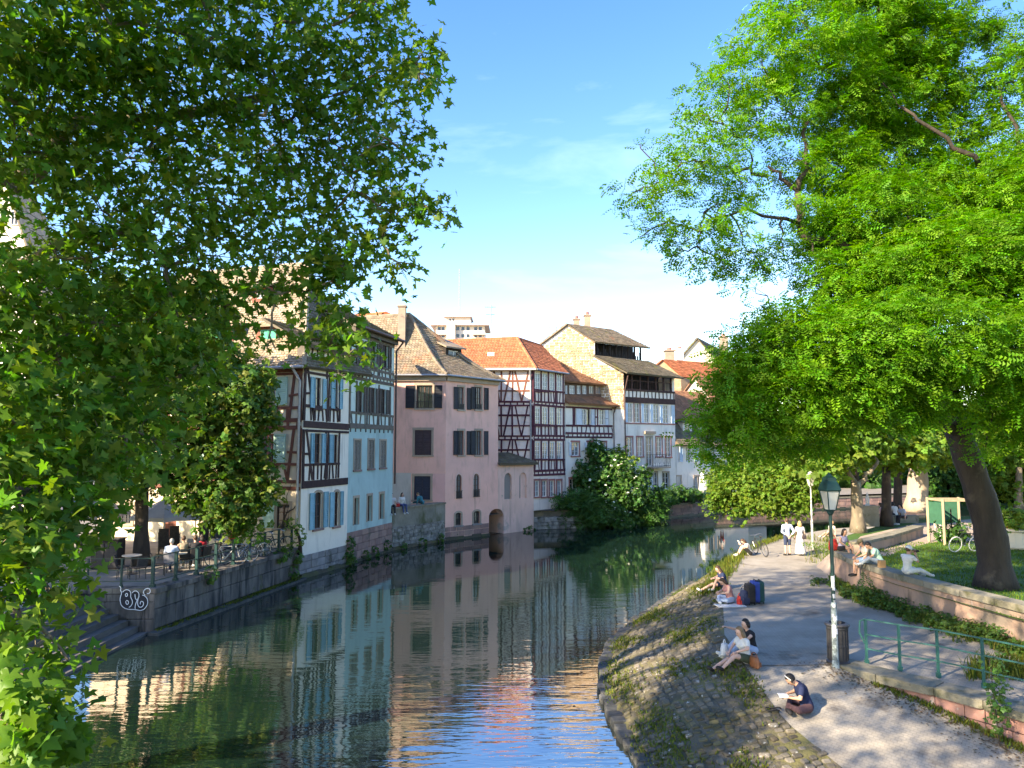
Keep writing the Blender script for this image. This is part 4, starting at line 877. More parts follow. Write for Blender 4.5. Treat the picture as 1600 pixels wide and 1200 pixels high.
roof(hD, eDL, eD0, aDl, aD, m_tileD, .24, .3); rD2 = dp(848, 541, 67.0); roof(hD, eD0, eD1, aD, rD2, m_tileD, .24, .3); ridge_caps(hD, aDl, aD, m_tileD); ridge_caps(hD, eD0, aD, m_tileD); ridge_caps(hD, aD, rD2, m_tileD)
sk_ = dp(767, 554, 61.9); MB().box(sk_, (.55, .6, .12), Matrix.Rotation(R(35), 3, 'X')).build('skylight', m_wf, hD)
gutter(hD, SD.P(3.5, zeD - .02, .42), eD0 + Vector((0, 0, -.02)), .09, m_wf); gutter(hD, eD0 + Vector((.05, 0, -.03)), eD1 + Vector((0, 0, -.03)), .08); pipe(hD, [SD.P(SD.L - .25, zeD - .1, .35), SD.P(SD.L - .22, zeD - .9, .08), SD.P(SD.L - .22, 5.2, .08)], .07)

# ------------------------------------------------------------------ house E: white, timbered middle floor, strip of attic windows
hE = thing('half_timbered_house', 'white house with one timbered floor and attic window strip under a tiled roof', 'house', (4.6, 63.8, .6))
FE = Fac((4.56, 63.72), (9.25, 68.2)); ze = lambda y, x=915: FE.px(x, y)[1]; L = FE.L; zeE = ze(632)
body(hE, [V2(FE.P(.02, 0, -.4)), V2(FE.P(L, 0, -.4)), V2(FE.P(L, 0, -7)), V2(FE.P(.02, 0, -7))], .3, zeE - .2, m_cool, 'inner_wall')
window(FE, hE, FE.rect(909.5, 639, 916, 664), m_wf, m_glass2, 2, 3, None, .1, m_timber_p, shut=[sp(FE, 899.5, 908.8, 650), sp(FE, 923, 928, 650)], shm=m_sh_white); window(FE, hE, FE.rect(916.8, 639, 922, 664), m_bf, m_glass, 1, 1, None, .1, None)
window(FE, hE, FE.rect(936.5, 640, 944, 664), m_wf, m_glass2, 2, 3, None, .1, m_timber_p, shut=[sp(FE, 945, 950, 650)], shm=m_sh_white)
for x0, x1 in ((893.5, 904.5), (918, 926), (939.5, 947)): window(FE, hE, FE.rect(x0, 691, x1, 712), m_wf, m_glass2, 2, 3, m_redsur, .13, m_redsur, shut=[sp(FE, x0 - 5, x0 - 1.6, 700)], shm=m_sh_white)
for x0, x1 in ((890, 901), (912, 922), (935, 945)): window(FE, hE, FE.rect(x0, 748, x1, 772), m_wf, m_glass, 2, 3, m_redsur, .13, None)
FE.wall([(0, .5), (L, .5), (L, zeE), (0, zeE)], m_cool, hE)
for y, w in ((665.5, .16), (677.5, .16), (683.5, .16), (637, .16)): tb(FE, hE, dP, .05, ze(y), L - .1, ze(y) + .05 * random.random(), w)
studs(FE, hE, dP, .9, L - .1, ze(677), ze(666), 9, .09, .07); studs(FE, hE, dP, .4, L - .1, ze(683), ze(678), 11, .11)
for x in (895.5, 898, 930, 934, 951): u = FE.u(x); tb(FE, hE, dP, u, ze(665), u, ze(637), .14)
for x0, x1, y in ((930, 934.5, 651), (945, 951, 652)): tb(FE, hE, dP, FE.u(x0), ze(y), FE.u(x1), ze(y), .1)
# skirt roof, attic strip, big roof
zk = ze(619) + .1; FE2 = Fac(V2(FE.P(-.1, 0, -.75)), V2(FE.P(L + .1, 0, -.75))); zu = FE2.px(915, 600)[1]
roof(hE, FE.P(-.1, zeE + .02, .55), FE.P(L + .4, zeE + .02, .55), FE.P(-.1, zk + .05, -.85), FE.P(L + .1, zk + .05, -.85), m_tileE, .22, .2)
for x0, x1 in ((883.5, 886.5), (889.8, 897.6), (901.6, 906.8), (910.3, 916), (920.4, 927.4), (930.6, 938.6)): window(FE2, hE, FE2.rect(x0, 602.5, x1, 615.5), m_wf if x0 < 919 else m_surround, m_glass2, 2, 2, None, .1, None, reveal=.07)
FE2.wall([(0, zk - .2), (FE2.L, zk - .2), (FE2.L, zu + .1), (0, zu + .1)], m_bf, hE, name='attic_wall')
rE0, rE1 = dp(824, 532, 71.0), dp(889, 541, 73.2); roof(hE, FE2.P(-.2, zu + .05, .45), FE2.P(FE2.L + .15, zu + .05, .45), rD2 + Vector((-1.0, 1.6, .15)), rE1, m_tileE, .22, .2, sag=.25)
pipe(hE, [FE.P(L - .1, zeE, .5), FE.P(L + .02, zeE - .7, .1), FE.P(L + .02, 2.5, .1)], .06, m_brownpipe)

# ------------------------------------------------------------------ house F: tall white house with open galleries
hF = thing('gallery_house', 'tall white house with open dark timber galleries, bare stone gable and a small balcony', 'house', (10.26, 68, .6))
FF = Fac((10.26, 68.0), (15.8, 72.0)); FG = Fac((0.5, 69.3), (10.26, 68.0)); z6 = lambda y, x=1015: FF.px(x, y)[1]; zg = lambda y, x=960: FG.px(x, y)[1]; L = FF.L
zfl = z6(611); ztp = z6(586)
prof = [(849, 537), (888, 507.5), (929, 532.5), (929.5, 556), (946, 567), (973, 579)]; pr = [FG.px(x, y) for x, y in prof]
low = 1.0; uL = pr[0][0]; Lg = FG.L
FG.wall([(uL, low), (Lg, low), (Lg, pr[-1][1] - .1)] + [(min(u, Lg), z) for u, z in pr[::-1]], m_cool, hF, name='gable_wall')
# bare stones of the gable: only above the white coat
gst = unit(m_orange_stone, .12); zwh = zg(640); zz_ = zwh
def gable_top(u):
    return interp(u, [(p[0], p[1]) for p in pr])
gm = MB(); row = 0
while zz_ < pr[1][1]:
    h = random.uniform(.2, .3); u = uL + random.uniform(0, .2); row += 1
    while u < Lg - .08:
        w = min(random.uniform(.24, .55), Lg - u); ok = zz_ + h < gable_top(u + .02) - .05 and zz_ + h < gable_top(u + w - .02) - .05
        if ok:
            q = proj(FG.P(u + w / 2, zz_))
            if q[0] > 845 and row:
                piece('stone', gst, hF, FG.P(u + w / 2, zz_ + h / 2, random.uniform(-.02, .03) - .04), (FG.d, FG.n, (0, 0, 1)), (w - .025, .14, h - .02), .02)
        u += w
    zz_ += h
# river front
for x0, x1, y0, y1, sh in ((981.5, 988.5, 630, 660, ((976, 980.6),)), (991, 999.5, 630, 660, ()), (1006.5, 1014, 631, 661, ((1001.8, 1005.5),)), (1021, 1029.5, 632, 661, ((1015.8, 1020),)), (1036, 1044.5, 633, 661.5, ((1031, 1035), (1048.5, 1053.3)))):
    window(FF, hF, FF.rect(x0, y0, x1, y1), m_wf, m_glass2, 2, 4, m_redsur if not sh else None, .1, None, shut=[sp(FF, a, b, 650) for a, b in sh], shm=m_sh_lb)
for x0, x1, y1 in ((978.6, 988.2, 713), (995.4, 1004.2, 713), (1025.4, 1034, 713), (1040, 1048, 714)): window(FF, hF, FF.rect(x0, 683, x1, y1), m_wf, m_glass2, 2, 4, m_redsur, .11, m_redsur)
dr = FF.rect(1010.5, 683, 1018.8, 728); window(FF, hF, dr, m_wf, m_glass2, 2, 4, m_surround, .12, None, name='balcony_door'); ubox(FF, dr[0] - .35, dr[1] + .35, dr[3] + .3, dr[3] + .55, 0, .22).build('pediment', m_surround, hF)
for x0, x1, sh in ((1004, 1009, ()), (1021.5, 1027, ((1009.5, 1020),)), (1036, 1045, ())): window(FF, hF, FF.rect(x0, 738, x1, 764), m_wf, m_glass, 2, 3, m_surround, .1, None, shut=[sp(FF, a, b, 745) for a, b in sh], shm=m_sh_white)
FF.wall([(0, .8), (L, .8), (L, zfl), (0, zfl)], m_cool, hF)
body(hF, [V2(FF.P(.3, 0, -2.2)), V2(FF.P(L - .02, 0, -.4)), V2(FF.P(L - .02, 0, -9)), V2(FF.P(-3, 0, -9))], .5, zfl - .05, m_cool, 'inner_wall')
tbz = z6(662); tb(FF, hF, cube(m_redsur), 0, tbz, L, tbz, .13); tb(FF, hF, dT, 0, z6(626), L, z6(626), .5, .03); tb(FF, hF, dT, 0, z6(611.5), L, z6(611.5), .18, .03); studs(FF, hF, dT, .1, L - .1, z6(623), z6(612), 13, .1, .05)
mb = MB(); FF.box(mb, .0, L, zfl - .1, zfl, -1.9, 0.0); FF.box(mb, .05, L - .05, zfl, ztp + .5, -2.0, -1.85); mb.build('gallery_back', m_darkwood, hF)
ubox(FF, L - .3, L, zfl, ztp, -1.8, 0).build('gallery_end_wall', m_cool, hF)
mb = MB()
for k in range(7): FF.box(mb, lerp(.03, L - .45, k / 6), lerp(.03, L - .45, k / 6) + .13, zfl, ztp, -.16, -.03)
FF.box(mb, 0, L - .3, zfl + .85, zfl + .93, -.13, -.05); FF.box(mb, 0, L - .3, ztp - .16, ztp, -.2, -.02); mb.build('gallery_posts', m_timber, hF)
mb = MB()
for k in range(30): u = lerp(.15, L - .4, k / 29); FF.box(mb, u, u + .025, zfl, zfl + .85, -.1, -.075)
mb.build('balustrade', m_timber, hF)
pe0, pe1 = FG.px(946, 567), FG.px(929.5, 556)
g0 = FG.P(pr[3][0], pr[3][1]); dF = FF.d
roof(hF, FF.P(-.25, ztp - .02, .75), FF.P(L + .6, ztp - .12, .75), g0 + Vector((0, 0, .05)) - dF * .2, g0 + dF * (L + .3), m_tileG, .24, .22, name='gallery_roof')
e_ = FG.P(pr[2][0] + .25, pr[2][1] - .1); rg = FG.P(pr[1][0], pr[1][1] + .1); loft = e_ - Vector((0, 0, .1))
roof(hF, e_ - dF * .25 , e_ + dF * (L + .2), rg - dF * .25, rg + dF * (L - 1.3), m_tileC, .24, .22, name='upper_roof')
bl = FG.P(pr[0][0] - .2, pr[0][1]); roof(hF, bl + dF * L, bl - dF * .2, rg + dF * (L - 1.3), rg - dF * .25, m_tileC, .4, .4, name='rear_roof')
a = FG.P(pr[2][0] - .45, 0); fl = Fac(V2(a), V2(a + dF * L)); zl0, zl1 = pr[3][1] - .1, pr[2][1] + .1
mb = MB(); fl.box(mb, 0, L, zl0, zl1, -1.4, -1.2)
for k in range(9): u = lerp(.05, L - .2, k / 8); fl.box(mb, u, u + .14, zl0, zl1, -.14, 0)
for k in range(22): u = lerp(.1, L - .3, k / 21); fl.box(mb, u, u + .2, zl0, zl0 + .55 + .35 * (k % 3 == 0), -.1, -.07)
mb.build('open_loft', m_darkwood, hF)
# balcony
u0, u1 = FF.px(1009.5, 720)[0], FF.px(1037, 720)[0]; zb0, zb1 = z6(729, 1022), z6(710, 1022)
ubox(FF, u0, u1, zb0 - .14, zb0, 0, .9).build('balcony_floor', m_surround, hF); mb = MB()
for k in range(9): u = lerp(u0 + .02, u1 - .02, k / 8); mb.tube([FF.P(u, zb0, .87), FF.P(u, zb1, .87)], .014, 4)
for k in range(4):
    for uu in (u0 + .02, u1 - .02): mb.tube([FF.P(uu, zb0, .2 + .2 * k), FF.P(uu, zb1, .2 + .2 * k)], .014, 4)
for z in (zb0 + .08, zb1): mb.tube([FF.P(u0, z, .0), FF.P(u0, z, .87), FF.P(u1, z, .87), FF.P(u1, z, 0)], .02, 4)
for k in range(4):
    c = FF.P(lerp(u0, u1, (k + .5) / 4), (zb0 + zb1) / 2, .87); mb.tube([c + FF.d * .17 * math.cos(t) + Vector((0, 0, .3 * math.sin(t))) for t in [2 * math.pi * i / 10 for i in range(11)]], .012, 4)
mb.build('balcony_railing', m_iron, hF); ubox(FF, u0 + .2, u0 + .5, zb0 - .8, zb0 - .14, 0, .5).build('bracket', m_surround, hF)
chimney(hF, 918, 528, 494, 71.0, .6); chimney(hF, 901, 516, 500, 74, .6)
pipe(hF, [FF.P(-.02, ztp - .3, .6), FF.P(.05, zfl - .2, .08), FF.P(.05, 2, .08)], .06, m_brownpipe)

# ------------------------------------------------------------------ house G and the roofs behind
hG = thing('low_house', 'low white riverside house with grey brown roof, dormers and pale blue shutters', 'house', (15.9, 72.1, 1.2))
FGv = Fac((15.86, 72.1), (24.5, 78.0)); zv = lambda y, x=1090: FGv.px(x, y)[1]; L = FGv.L; zeG = FGv.px(1075, 694)[1]
body(hG, [V2(FGv.P(0.02, 0, -.4)), V2(FGv.P(L, 0, -.4)), V2(FGv.P(L, 0, -7)), V2(FGv.P(0.02, 0, -7))], 1.2, zeG - .1, m_cool, 'inner_wall')
for x0, x1, sh in ((1058.5, 1061, ((1061.5, 1066),)), (1072, 1079, ((1084, 1090),)), (1094, 1101, ((1102, 1107),)), (1112, 1118, ())): window(FGv, hG, FGv.rect(x0, 698, x1, 722), m_wf, m_glass2, 2, 3, None, .1, None, shut=[sp(FGv, a, b, 710) for a, b in sh], shm=m_sh_lb)
for x0, x1, y1 in ((1057, 1064, 766), (1085, 1090, 766), (1091.5, 1098, 766), (1106, 1113, 766), (1120, 1127, 766)): window(FGv, hG, FGv.rect(x0, 744, x1, y1), m_wf, m_glass, 2, 3, m_surround, .1, None)
FGv.wall([(0, 1.2), (L, 1.2), (L, zeG), (0, zeG)], m_cool, hG)
zk1 = zeG + 2.4; roof(hG, FGv.P(0, zeG - .1, .5), FGv.P(L, zeG - .1, .5), FGv.P(0, zk1, -1.7), FGv.P(L, zk1, -1.7), m_tileG, .24, .22)
roof(hG, FGv.P(0, zk1 + .1, -1.3), FGv.P(L, zk1 + .1, -1.3), FGv.P(0, zk1 + 3.3, -4.6), FGv.P(L - 1.5, zk1 + 3.3, -4.6), m_tileE, .24, .22, name='upper_roof')
roof(hG, FGv.P(0, zk1 - .3, -8), FGv.P(0.1, zk1 - .3, -8), FGv.P(0, zk1 + 3.3, -4.6), FGv.P(L - 1.5, zk1 + 3.3, -4.6), m_tileE, .24, .4, name='rear_roof', tiles=False)
dormer(hG, FGv, 1070.5, 1078, 681, 663, .7, 1.8, m_cool, m_tileG, None, rise=.25); dormer(hG, FGv, 1097, 1104, 682, 665, .7, 1.8, m_cool, m_tileG, None, rise=.25)

def gable_house(name, label, x0, x1, yb, ypk, D, depth, wallm, roofm, zb=1.5, chims=(), tiles=False, yaw=0.0, wins=(), name_w='window'):
    """plain house whose gable faces the viewer; x0,x1 base pixels, yb eaves pixel row, ypk ridge pixel row at depth D"""
    a, b = dp(x0, yb, D), dp(x1, yb, D); h = thing(name, label, 'house', (a.x, a.y, zb)); d = Vector((math.sin(yaw), math.cos(yaw), 0)) * depth; pk = dp((x0 + x1) / 2, ypk, D)
    f = [Vector((a.x, a.y, zb)), Vector((b.x, b.y, zb)), b, pk, a]; MB().prism(f, d).build('wall', wallm, h); N = Vector((0, 0, .12)); o = (b - a).normalized() * .3
    roof(h, a - o - d * .02 - Vector((0, 0, .2)) + N, a - o + d * 1.02 - Vector((0, 0, .2)) + N, pk - d * .02 + N, pk + d * 1.02 + N, roofm, .3, .3, tiles=tiles); roof(h, b + o + d * 1.02 - Vector((0, 0, .2)) + N, b + o - d * .02 - Vector((0, 0, .2)) + N, pk + d * 1.02 + N, pk - d * .02 + N, roofm, .3, .3, tiles=tiles, name='roof')
    f2 = Fac(V2(a), V2(b))
    for r in wins: window(f2, h, f2.rect(*r), m_wf, m_glass, 2, 2, None, .1, None, hole=False, name=name_w)
    for c in chims: chimney(h, *c)
    return h
m_creamgable = plaster('cream_gable_render', (0.66, 0.58, 0.46))
gable_house('gabled_house', 'big house behind the roofs with a blank cream gable catching the sun', 1030, 1150, 600, 529, 92, 14, m_creamgable, m_tileG, chims=((1131, 545, 527, 95, .9),), yaw=R(28), tiles=True)
gable_house('gabled_house', 'small orange roofed house between the gallery house and the cream gable', 1008, 1064, 588, 563, 84, 9, m_orange_stone, m_tileD, chims=((1046, 572, 549, 86, 1.0), (1062, 575, 547, 88, .8, m_white_r)), yaw=R(60), tiles=True)
gable_house('gabled_house', 'house with weathered orange roof tucked under the cream gable', 1062, 1110, 626, 590, 82, 8, m_creamgable, m_tileE, yaw=R(62), tiles=True)
gable_house('gabled_house', 'roof with bright orange tiles behind the pink house', 560, 640, 512, 489, 64, 12, m_creamgable, m_tileD, yaw=R(-65), tiles=True)
gable_house('gabled_house', 'bright white gabled house half hidden behind the plane leaves', -60, 66, 470, 262, 50, 12, m_white_r, m_tileA, yaw=R(-20), wins=((18, 330, 30, 352), (18, 395, 30, 420), (-10, 395, 2, 420), (20, 450, 34, 480)))
gable_house('gabled_house', 'sandy old house at the street end left of the terrace', -190, 20, 560, 420, 58, 12, m_cream, m_tileE, yaw=R(-10), wins=((-60, 620, -40, 660), (-20, 620, 0, 660)))
# white tower block
tB = thing('tower_block', 'distant white apartment tower with flat overhanging roof above the rooftops', 'tower', (*V2(dp(718, 600, 230)), 1.5))
def tblk(name, x0, x1, y0, y1, D, dep, mat, par=tB):
    a, b = dp(x0, y1, D), dp(x1, y0, D); return MB().box(((a.x + b.x) / 2, D + dep / 2, (a.z + b.z) / 2), (b.x - a.x, dep, b.z - a.z)).build(name, mat, par)
m_tower = M('tower_render', (0.66, 0.60, 0.54), (0.60, 0.54, 0.48), .3); m_slab = M('tower_slab', (0.46, 0.36, 0.32), (0.42, 0.33, 0.30), .3)
tblk('wall', 680, 757, 508, 640, 230, 14, m_tower); tblk('roof_slab', 672, 764, 505.5, 508, 228.5, 17, m_slab); tblk('penthouse', 695, 735, 495, 505.5, 232, 9, m_tower); tblk('penthouse_roof', 693, 737, 493.4, 495, 231, 11, m_slab)
tblk('stair_shaft', 697, 711, 506, 640, 228, 2, m_tower)
for y in (520, 531, 542): tblk('balcony', 738, 759, y + .2, y + 3, 228.4, 1.6, m_slab); tblk('balcony', 682, 697, y + .5, y + 3, 228.4, 1.6, m_slab)
for y in (511, 522, 533):
    for x in (684, 690, 713, 721, 729, 741, 748): tblk('window', x, x + 4.5, y, y + 5, 229.9, .3, m_glass)
for x in (702, 707): tblk('window', x, x + 2.5, 498, 501, 231.9, .3, m_glass)
def antenna(label, x, yb, yt, D, arms, grp='rooftop aerials'):
    b, t = dp(x, yb, D), dp(x, yt, D); o = thing('antenna', label, 'antenna', b, 0, grp); MB().tube([b, t], max(.02, D * .0007), 5).build('mast', m_zinc, o); mb = MB()
    for f, w in arms:
        p = b.lerp(t, f); s = w * D / FPX; mb.tube([p - Vector((s, 0, 0)), p + Vector((s * .8, .3, .05))], max(.012, D * .00045), 4)
        for k in range(5): c = p + Vector((lerp(-s, s * .7, k / 4), 0, 0)); mb.tube([c - Vector((0, .35, 0)), c + Vector((0, .35, 0))], max(.008, D * .00015), 4)
    if arms: mb.build('aerial_arm', m_zinc, o)
antenna('tall thin mast on top of the white tower block', 718, 495, 420, 233, ())
antenna('tv aerial on a pole right of the white tower', 767, 535, 477, 90, ((.95, 9), (.75, 7)))
antenna('tv aerial on the tiled roof beside the bare stone gable', 869, 545, 510, 73, ((.97, 18), (.6, 4)))
antenna('white forked aerial low on the tiled roof', 870, 562, 540, 70, ((.4, 5), (.8, 3)))
antenna('thin tv aerial above the cream gable', 1162, 560, 488, 100, ((.95, 6), (.6, 5)))
antenna('tall tv aerial beside the chimney of the cream gabled house', 1150, 550, 512, 96, ((.9, 7),))

# ------------------------------------------------------------------ far quay wall, bushes' ledge
qw = thing('quay_wall', 'pinkish stone quay wall below the riverside cafe terrace', 'wall', (14.23, 69.62, 0)); f1 = Fac((14.23, 69.62), (19.95, 74.31)); f2 = Fac((19.95, 74.31), (50, 86))
zq = f1.px(1075, 786)[1]
for f in (f1, f2):
    ubox(f, 0, f.L, -.5, zq - .12, -.6, -.05).build('core', m_joint, qw); courses(f, 0, f.L, -.3, zq - .12, .36, .8, m_sand, qw, proud=.03)
    ubox(f, 0, f.L, zq - .12, zq + .04, -.6, .08).build('coping', m_coping, qw)
bf = Fac((50, 86), (120, 92))
lf = [Fac((1.73, 59.9), (6.5, 61.3)), Fac((6.5, 61.3), (11, 65)), Fac((11, 65), (14.23, 69.62))]
bw = thing('embankment_wall', 'low broken stone bank under the flowering bushes', 'wall', (6.5, 61.3, 0))
for f in lf: ubox(f, 0, f.L, -.5, .95, -.6, -.06).build('core', m_joint, bw); courses(f, 0, f.L, -.3, 1.0, .3, .55, m_rubble, bw, proud=.06, jit=.05); ubox(f, 0, f.L, 1.0, 1.5, -.75, -.2).build('bank_top', m_cobbleground, bw)

# wet, algae dark foot of the walls at the waterline
m_wet = M('wet_stone', (0.045, 0.045, 0.036), (0.022, 0.026, 0.018), 2.2, rough=.45, bump=.02, bscale=12, stain=[((0.05, 0.065, 0.02), 1.3, .52, .64)])
for f, h, a, b in ((FA, hA, 0, FA.L), (FB, hB, .02, FB.L), (FT, tw_, .02, FT.L), (FC, hC, .02, ga), (FX, annex, u1 + .05, FX.L), (f1, qw, 0, f1.L), (f2, qw, 0, f2.L)):
    mb = MB(); n = max(2, int((b - a) / .8))
    for k in range(n): f.box(mb, lerp(a, b, k / n), lerp(a, b, (k + 1) / n), -.5, .17 + random.uniform(-.05, .07), 0.0, .175 if f is FA else .085 + random.uniform(0, .015))
    mb.build('waterline_course', m_wet, h)
# ------------------------------------------------------------------ foliage
m_leafP = M('plane_leaf', (0.115, 0.235, 0.030), (0.080, 0.180, 0.025), 0.8, rough=0.45, tint=True, transl=0.55, spec=0.25)
m_leafR = M('locust_leaf', (0.130, 0.300, 0.018), (0.090, 0.230, 0.016), 0.35, rough=0.55, tint=True, transl=0.5, spec=0.2)
m_leafT = M('chestnut_leaf', (0.078, 0.165, 0.024), (0.055, 0.125, 0.020), 0.7, rough=0.5, tint=True, transl=0.4, spec=0.25)
m_leafL = M('lime_leaf', (0.155, 0.230, 0.032), (0.105, 0.175, 0.024), 0.6, rough=0.55, tint=True, transl=0.45, spec=0.2)
m_leafB = M('bush_leaf', (0.060, 0.145, 0.028), (0.040, 0.100, 0.020), 0.7, rough=0.5, tint=True, transl=0.35, spec=0.3)
m_bark = M('dark_bark', (0.055, 0.042, 0.033), (0.026, 0.021, 0.018), 3, bump=0.05, bscale=9, stretch=(1, 1, 0.25), stain=[((0.09, 0.07, 0.052), 1.2, 0.58, 0.68)])
m_barkP = M('plane_bark', (0.20, 0.165, 0.115), (0.11, 0.09, 0.065), 2.2, bump=0.02, bscale=8, stretch=(1, 1, 0.5), stain=[((0.30, 0.26, 0.18), 1.6, 0.56, 0.62)])
m_barkL = M('pale_bark', (0.38, 0.30, 0.22), (0.26, 0.20, 0.145), 1.6, bump=0.03, bscale=7, stretch=(1, 1, 0.3))
m_flower = M('white_blossom', (0.72, 0.72, 0.60), (0.62, 0.64, 0.48), 6, rough=0.7)

def t_plane():
    h = [(0.0, -0.06), (0.13, -0.15), (0.45, -0.20), (0.31, 0.07), (0.60, 0.32), (0.27, 0.36), (0.0, 0.86)]
    o = h + [(-x, y) for x, y in h[-2:0:-1]]; V = [(0, 0.14, 0)] + [(x, y, -0.16 * abs(x) - 0.10 * max(0, y - .2)) for x, y in o[1:]]; n = len(V)
    return np.array(V), np.array([(0, i + 1, i) for i in range(1, n - 1)])
def t_spray(k=4, l=0.44, w=0.32):
    V = []; F = []
    for i in range(k):
        y = (i + 0.6) / k; s = 1 - 0.35 * abs(y - .45); dr = -0.22 * y * y
        for sd in (-1, 1):
            b = len(V); V += [(sd * .02, y - .05, dr), (sd * l * s * .6, y + .02 + w * .45, dr - .03), (sd * l * s, y - .02, dr - .09)]; F.append((b, b + 1, b + 2) if sd < 0 else (b, b + 2, b + 1))
    b = len(V); V += [(-.11, 1.0, -.24), (.11, 1.0, -.24), (0, 1.3, -.33)]; F.append((b, b + 1, b + 2))
    return np.array(V), np.array(F)
def t_bunch(k=5):
    V = []; F = []
    for i in range(k):
        a = 2 * math.pi * i / k + .3; c, s = math.cos(a), math.sin(a); L = .55 * (1 - .18 * (i % 2)); w = .2; b = len(V)
        for x, y, z in ((0, 0.03, 0), (w, L * .55, -.04), (0, L, -.16), (-w, L * .55, -.04)): V.append((x * c + y * s, -x * s + y * c, z))
        F += [(b, b + 1, b + 2), (b, b + 2, b + 3)]
    return np.array(V), np.array(F)
T_PLANE, T_SPRAY, T_BUNCH = t_plane(), t_spray(), t_bunch()

def frames(n, out, up=0.7, rnd=0.6, droop=0.5):
    """leaf frames: normals lean outward and up, tips droop"""
    N = out * 0.5 + np.array([0, 0, up]) + RNG.normal(0, rnd, (n, 3)); N /= np.linalg.norm(N, axis=1)[:, None]
    Y = RNG.normal(0, 1, (n, 3)) + out * 0.8 - np.array([0, 0, droop]); Y -= N * (Y * N).sum(1)[:, None]; Y /= np.linalg.norm(Y, axis=1)[:, None] + 1e-9
    X = np.cross(Y, N); return X, Y, N
def leaf_mesh(name, P, out, tmpl, size, mat, up=0.7, rnd=0.6, droop=0.5, var=0.3, shade=None, yellow=0.0):
    V, F = tmpl; n = len(P); X, Y, N = frames(n, out, up, rnd, droop); S = (size * RNG.uniform(1 - var, 1 + var, n))[:, None, None]
    W_ = (V[None, :, 0, None] * X[:, None] + V[None, :, 1, None] * Y[:, None] + V[None, :, 2, None] * N[:, None]) * S + P[:, None]
    k = len(V); FF = (F[None] + (np.arange(n) * k)[:, None, None]).reshape(-1, F.shape[1])
    g = RNG.uniform(0.65, 1.35, n); y = RNG.uniform(0.62, 1.15, n) + yellow * RNG.random(n) ** 3
    T = np.stack([g * y, g, g * RNG.uniform(.7, 1.2, n), np.ones(n)], 1)
    return np_mesh(name, W_.reshape(-1, 3), FF, mat, np.repeat(T, k, axis=0))
def blob_points(c, r, n, shell=0.55):
    d = RNG.normal(0, 1, (n, 3)); d /= np.linalg.norm(d, axis=1)[:, None]; rad = (shell + (1 - shell) * RNG.random(n)) ** 0.6
    r = np.array(r if hasattr(r, '__len__') else (r, r, r * .8)); wob = 1 + 0.22 * np.sin(d[:, 0] * 5 + c[0]) * np.sin(d[:, 2] * 6 + c[2] * 3) + RNG.normal(0, .1, n)
    return np.array(c) + d * rad[:, None] * r * wob[:, None], d
def clumpy(c, r, n, per, tight):
    """leaves gathered on twigs: n leaves in n/per clumps"""
    k = max(1, n // per); C, d = blob_points(c, r, k); P = np.repeat(C, per, axis=0) + RNG.normal(0, 1, (k * per, 3)) * (np.array(tight) if hasattr(tight, '__len__') else np.array([tight] * 3)); return P, np.repeat(d, per, axis=0), C
def limb(mb, a, b, r0, r1, wob=0.12, n=5, sides=7):
    a, b = Vector(a), Vector(b); L = (b - a).length; pts = [a.lerp(b, i / n) + (Vector((random.gauss(0, 1), random.gauss(0, 1), random.gauss(0, .6) + .5 * math.sin(math.pi * i / n))) * L * wob * .35 if 0 < i < n else Vector()) for i in range(n + 1)]
    mb.tube(pts, [lerp(r0, r1, i / n) for i in range(n + 1)], sides); return pts
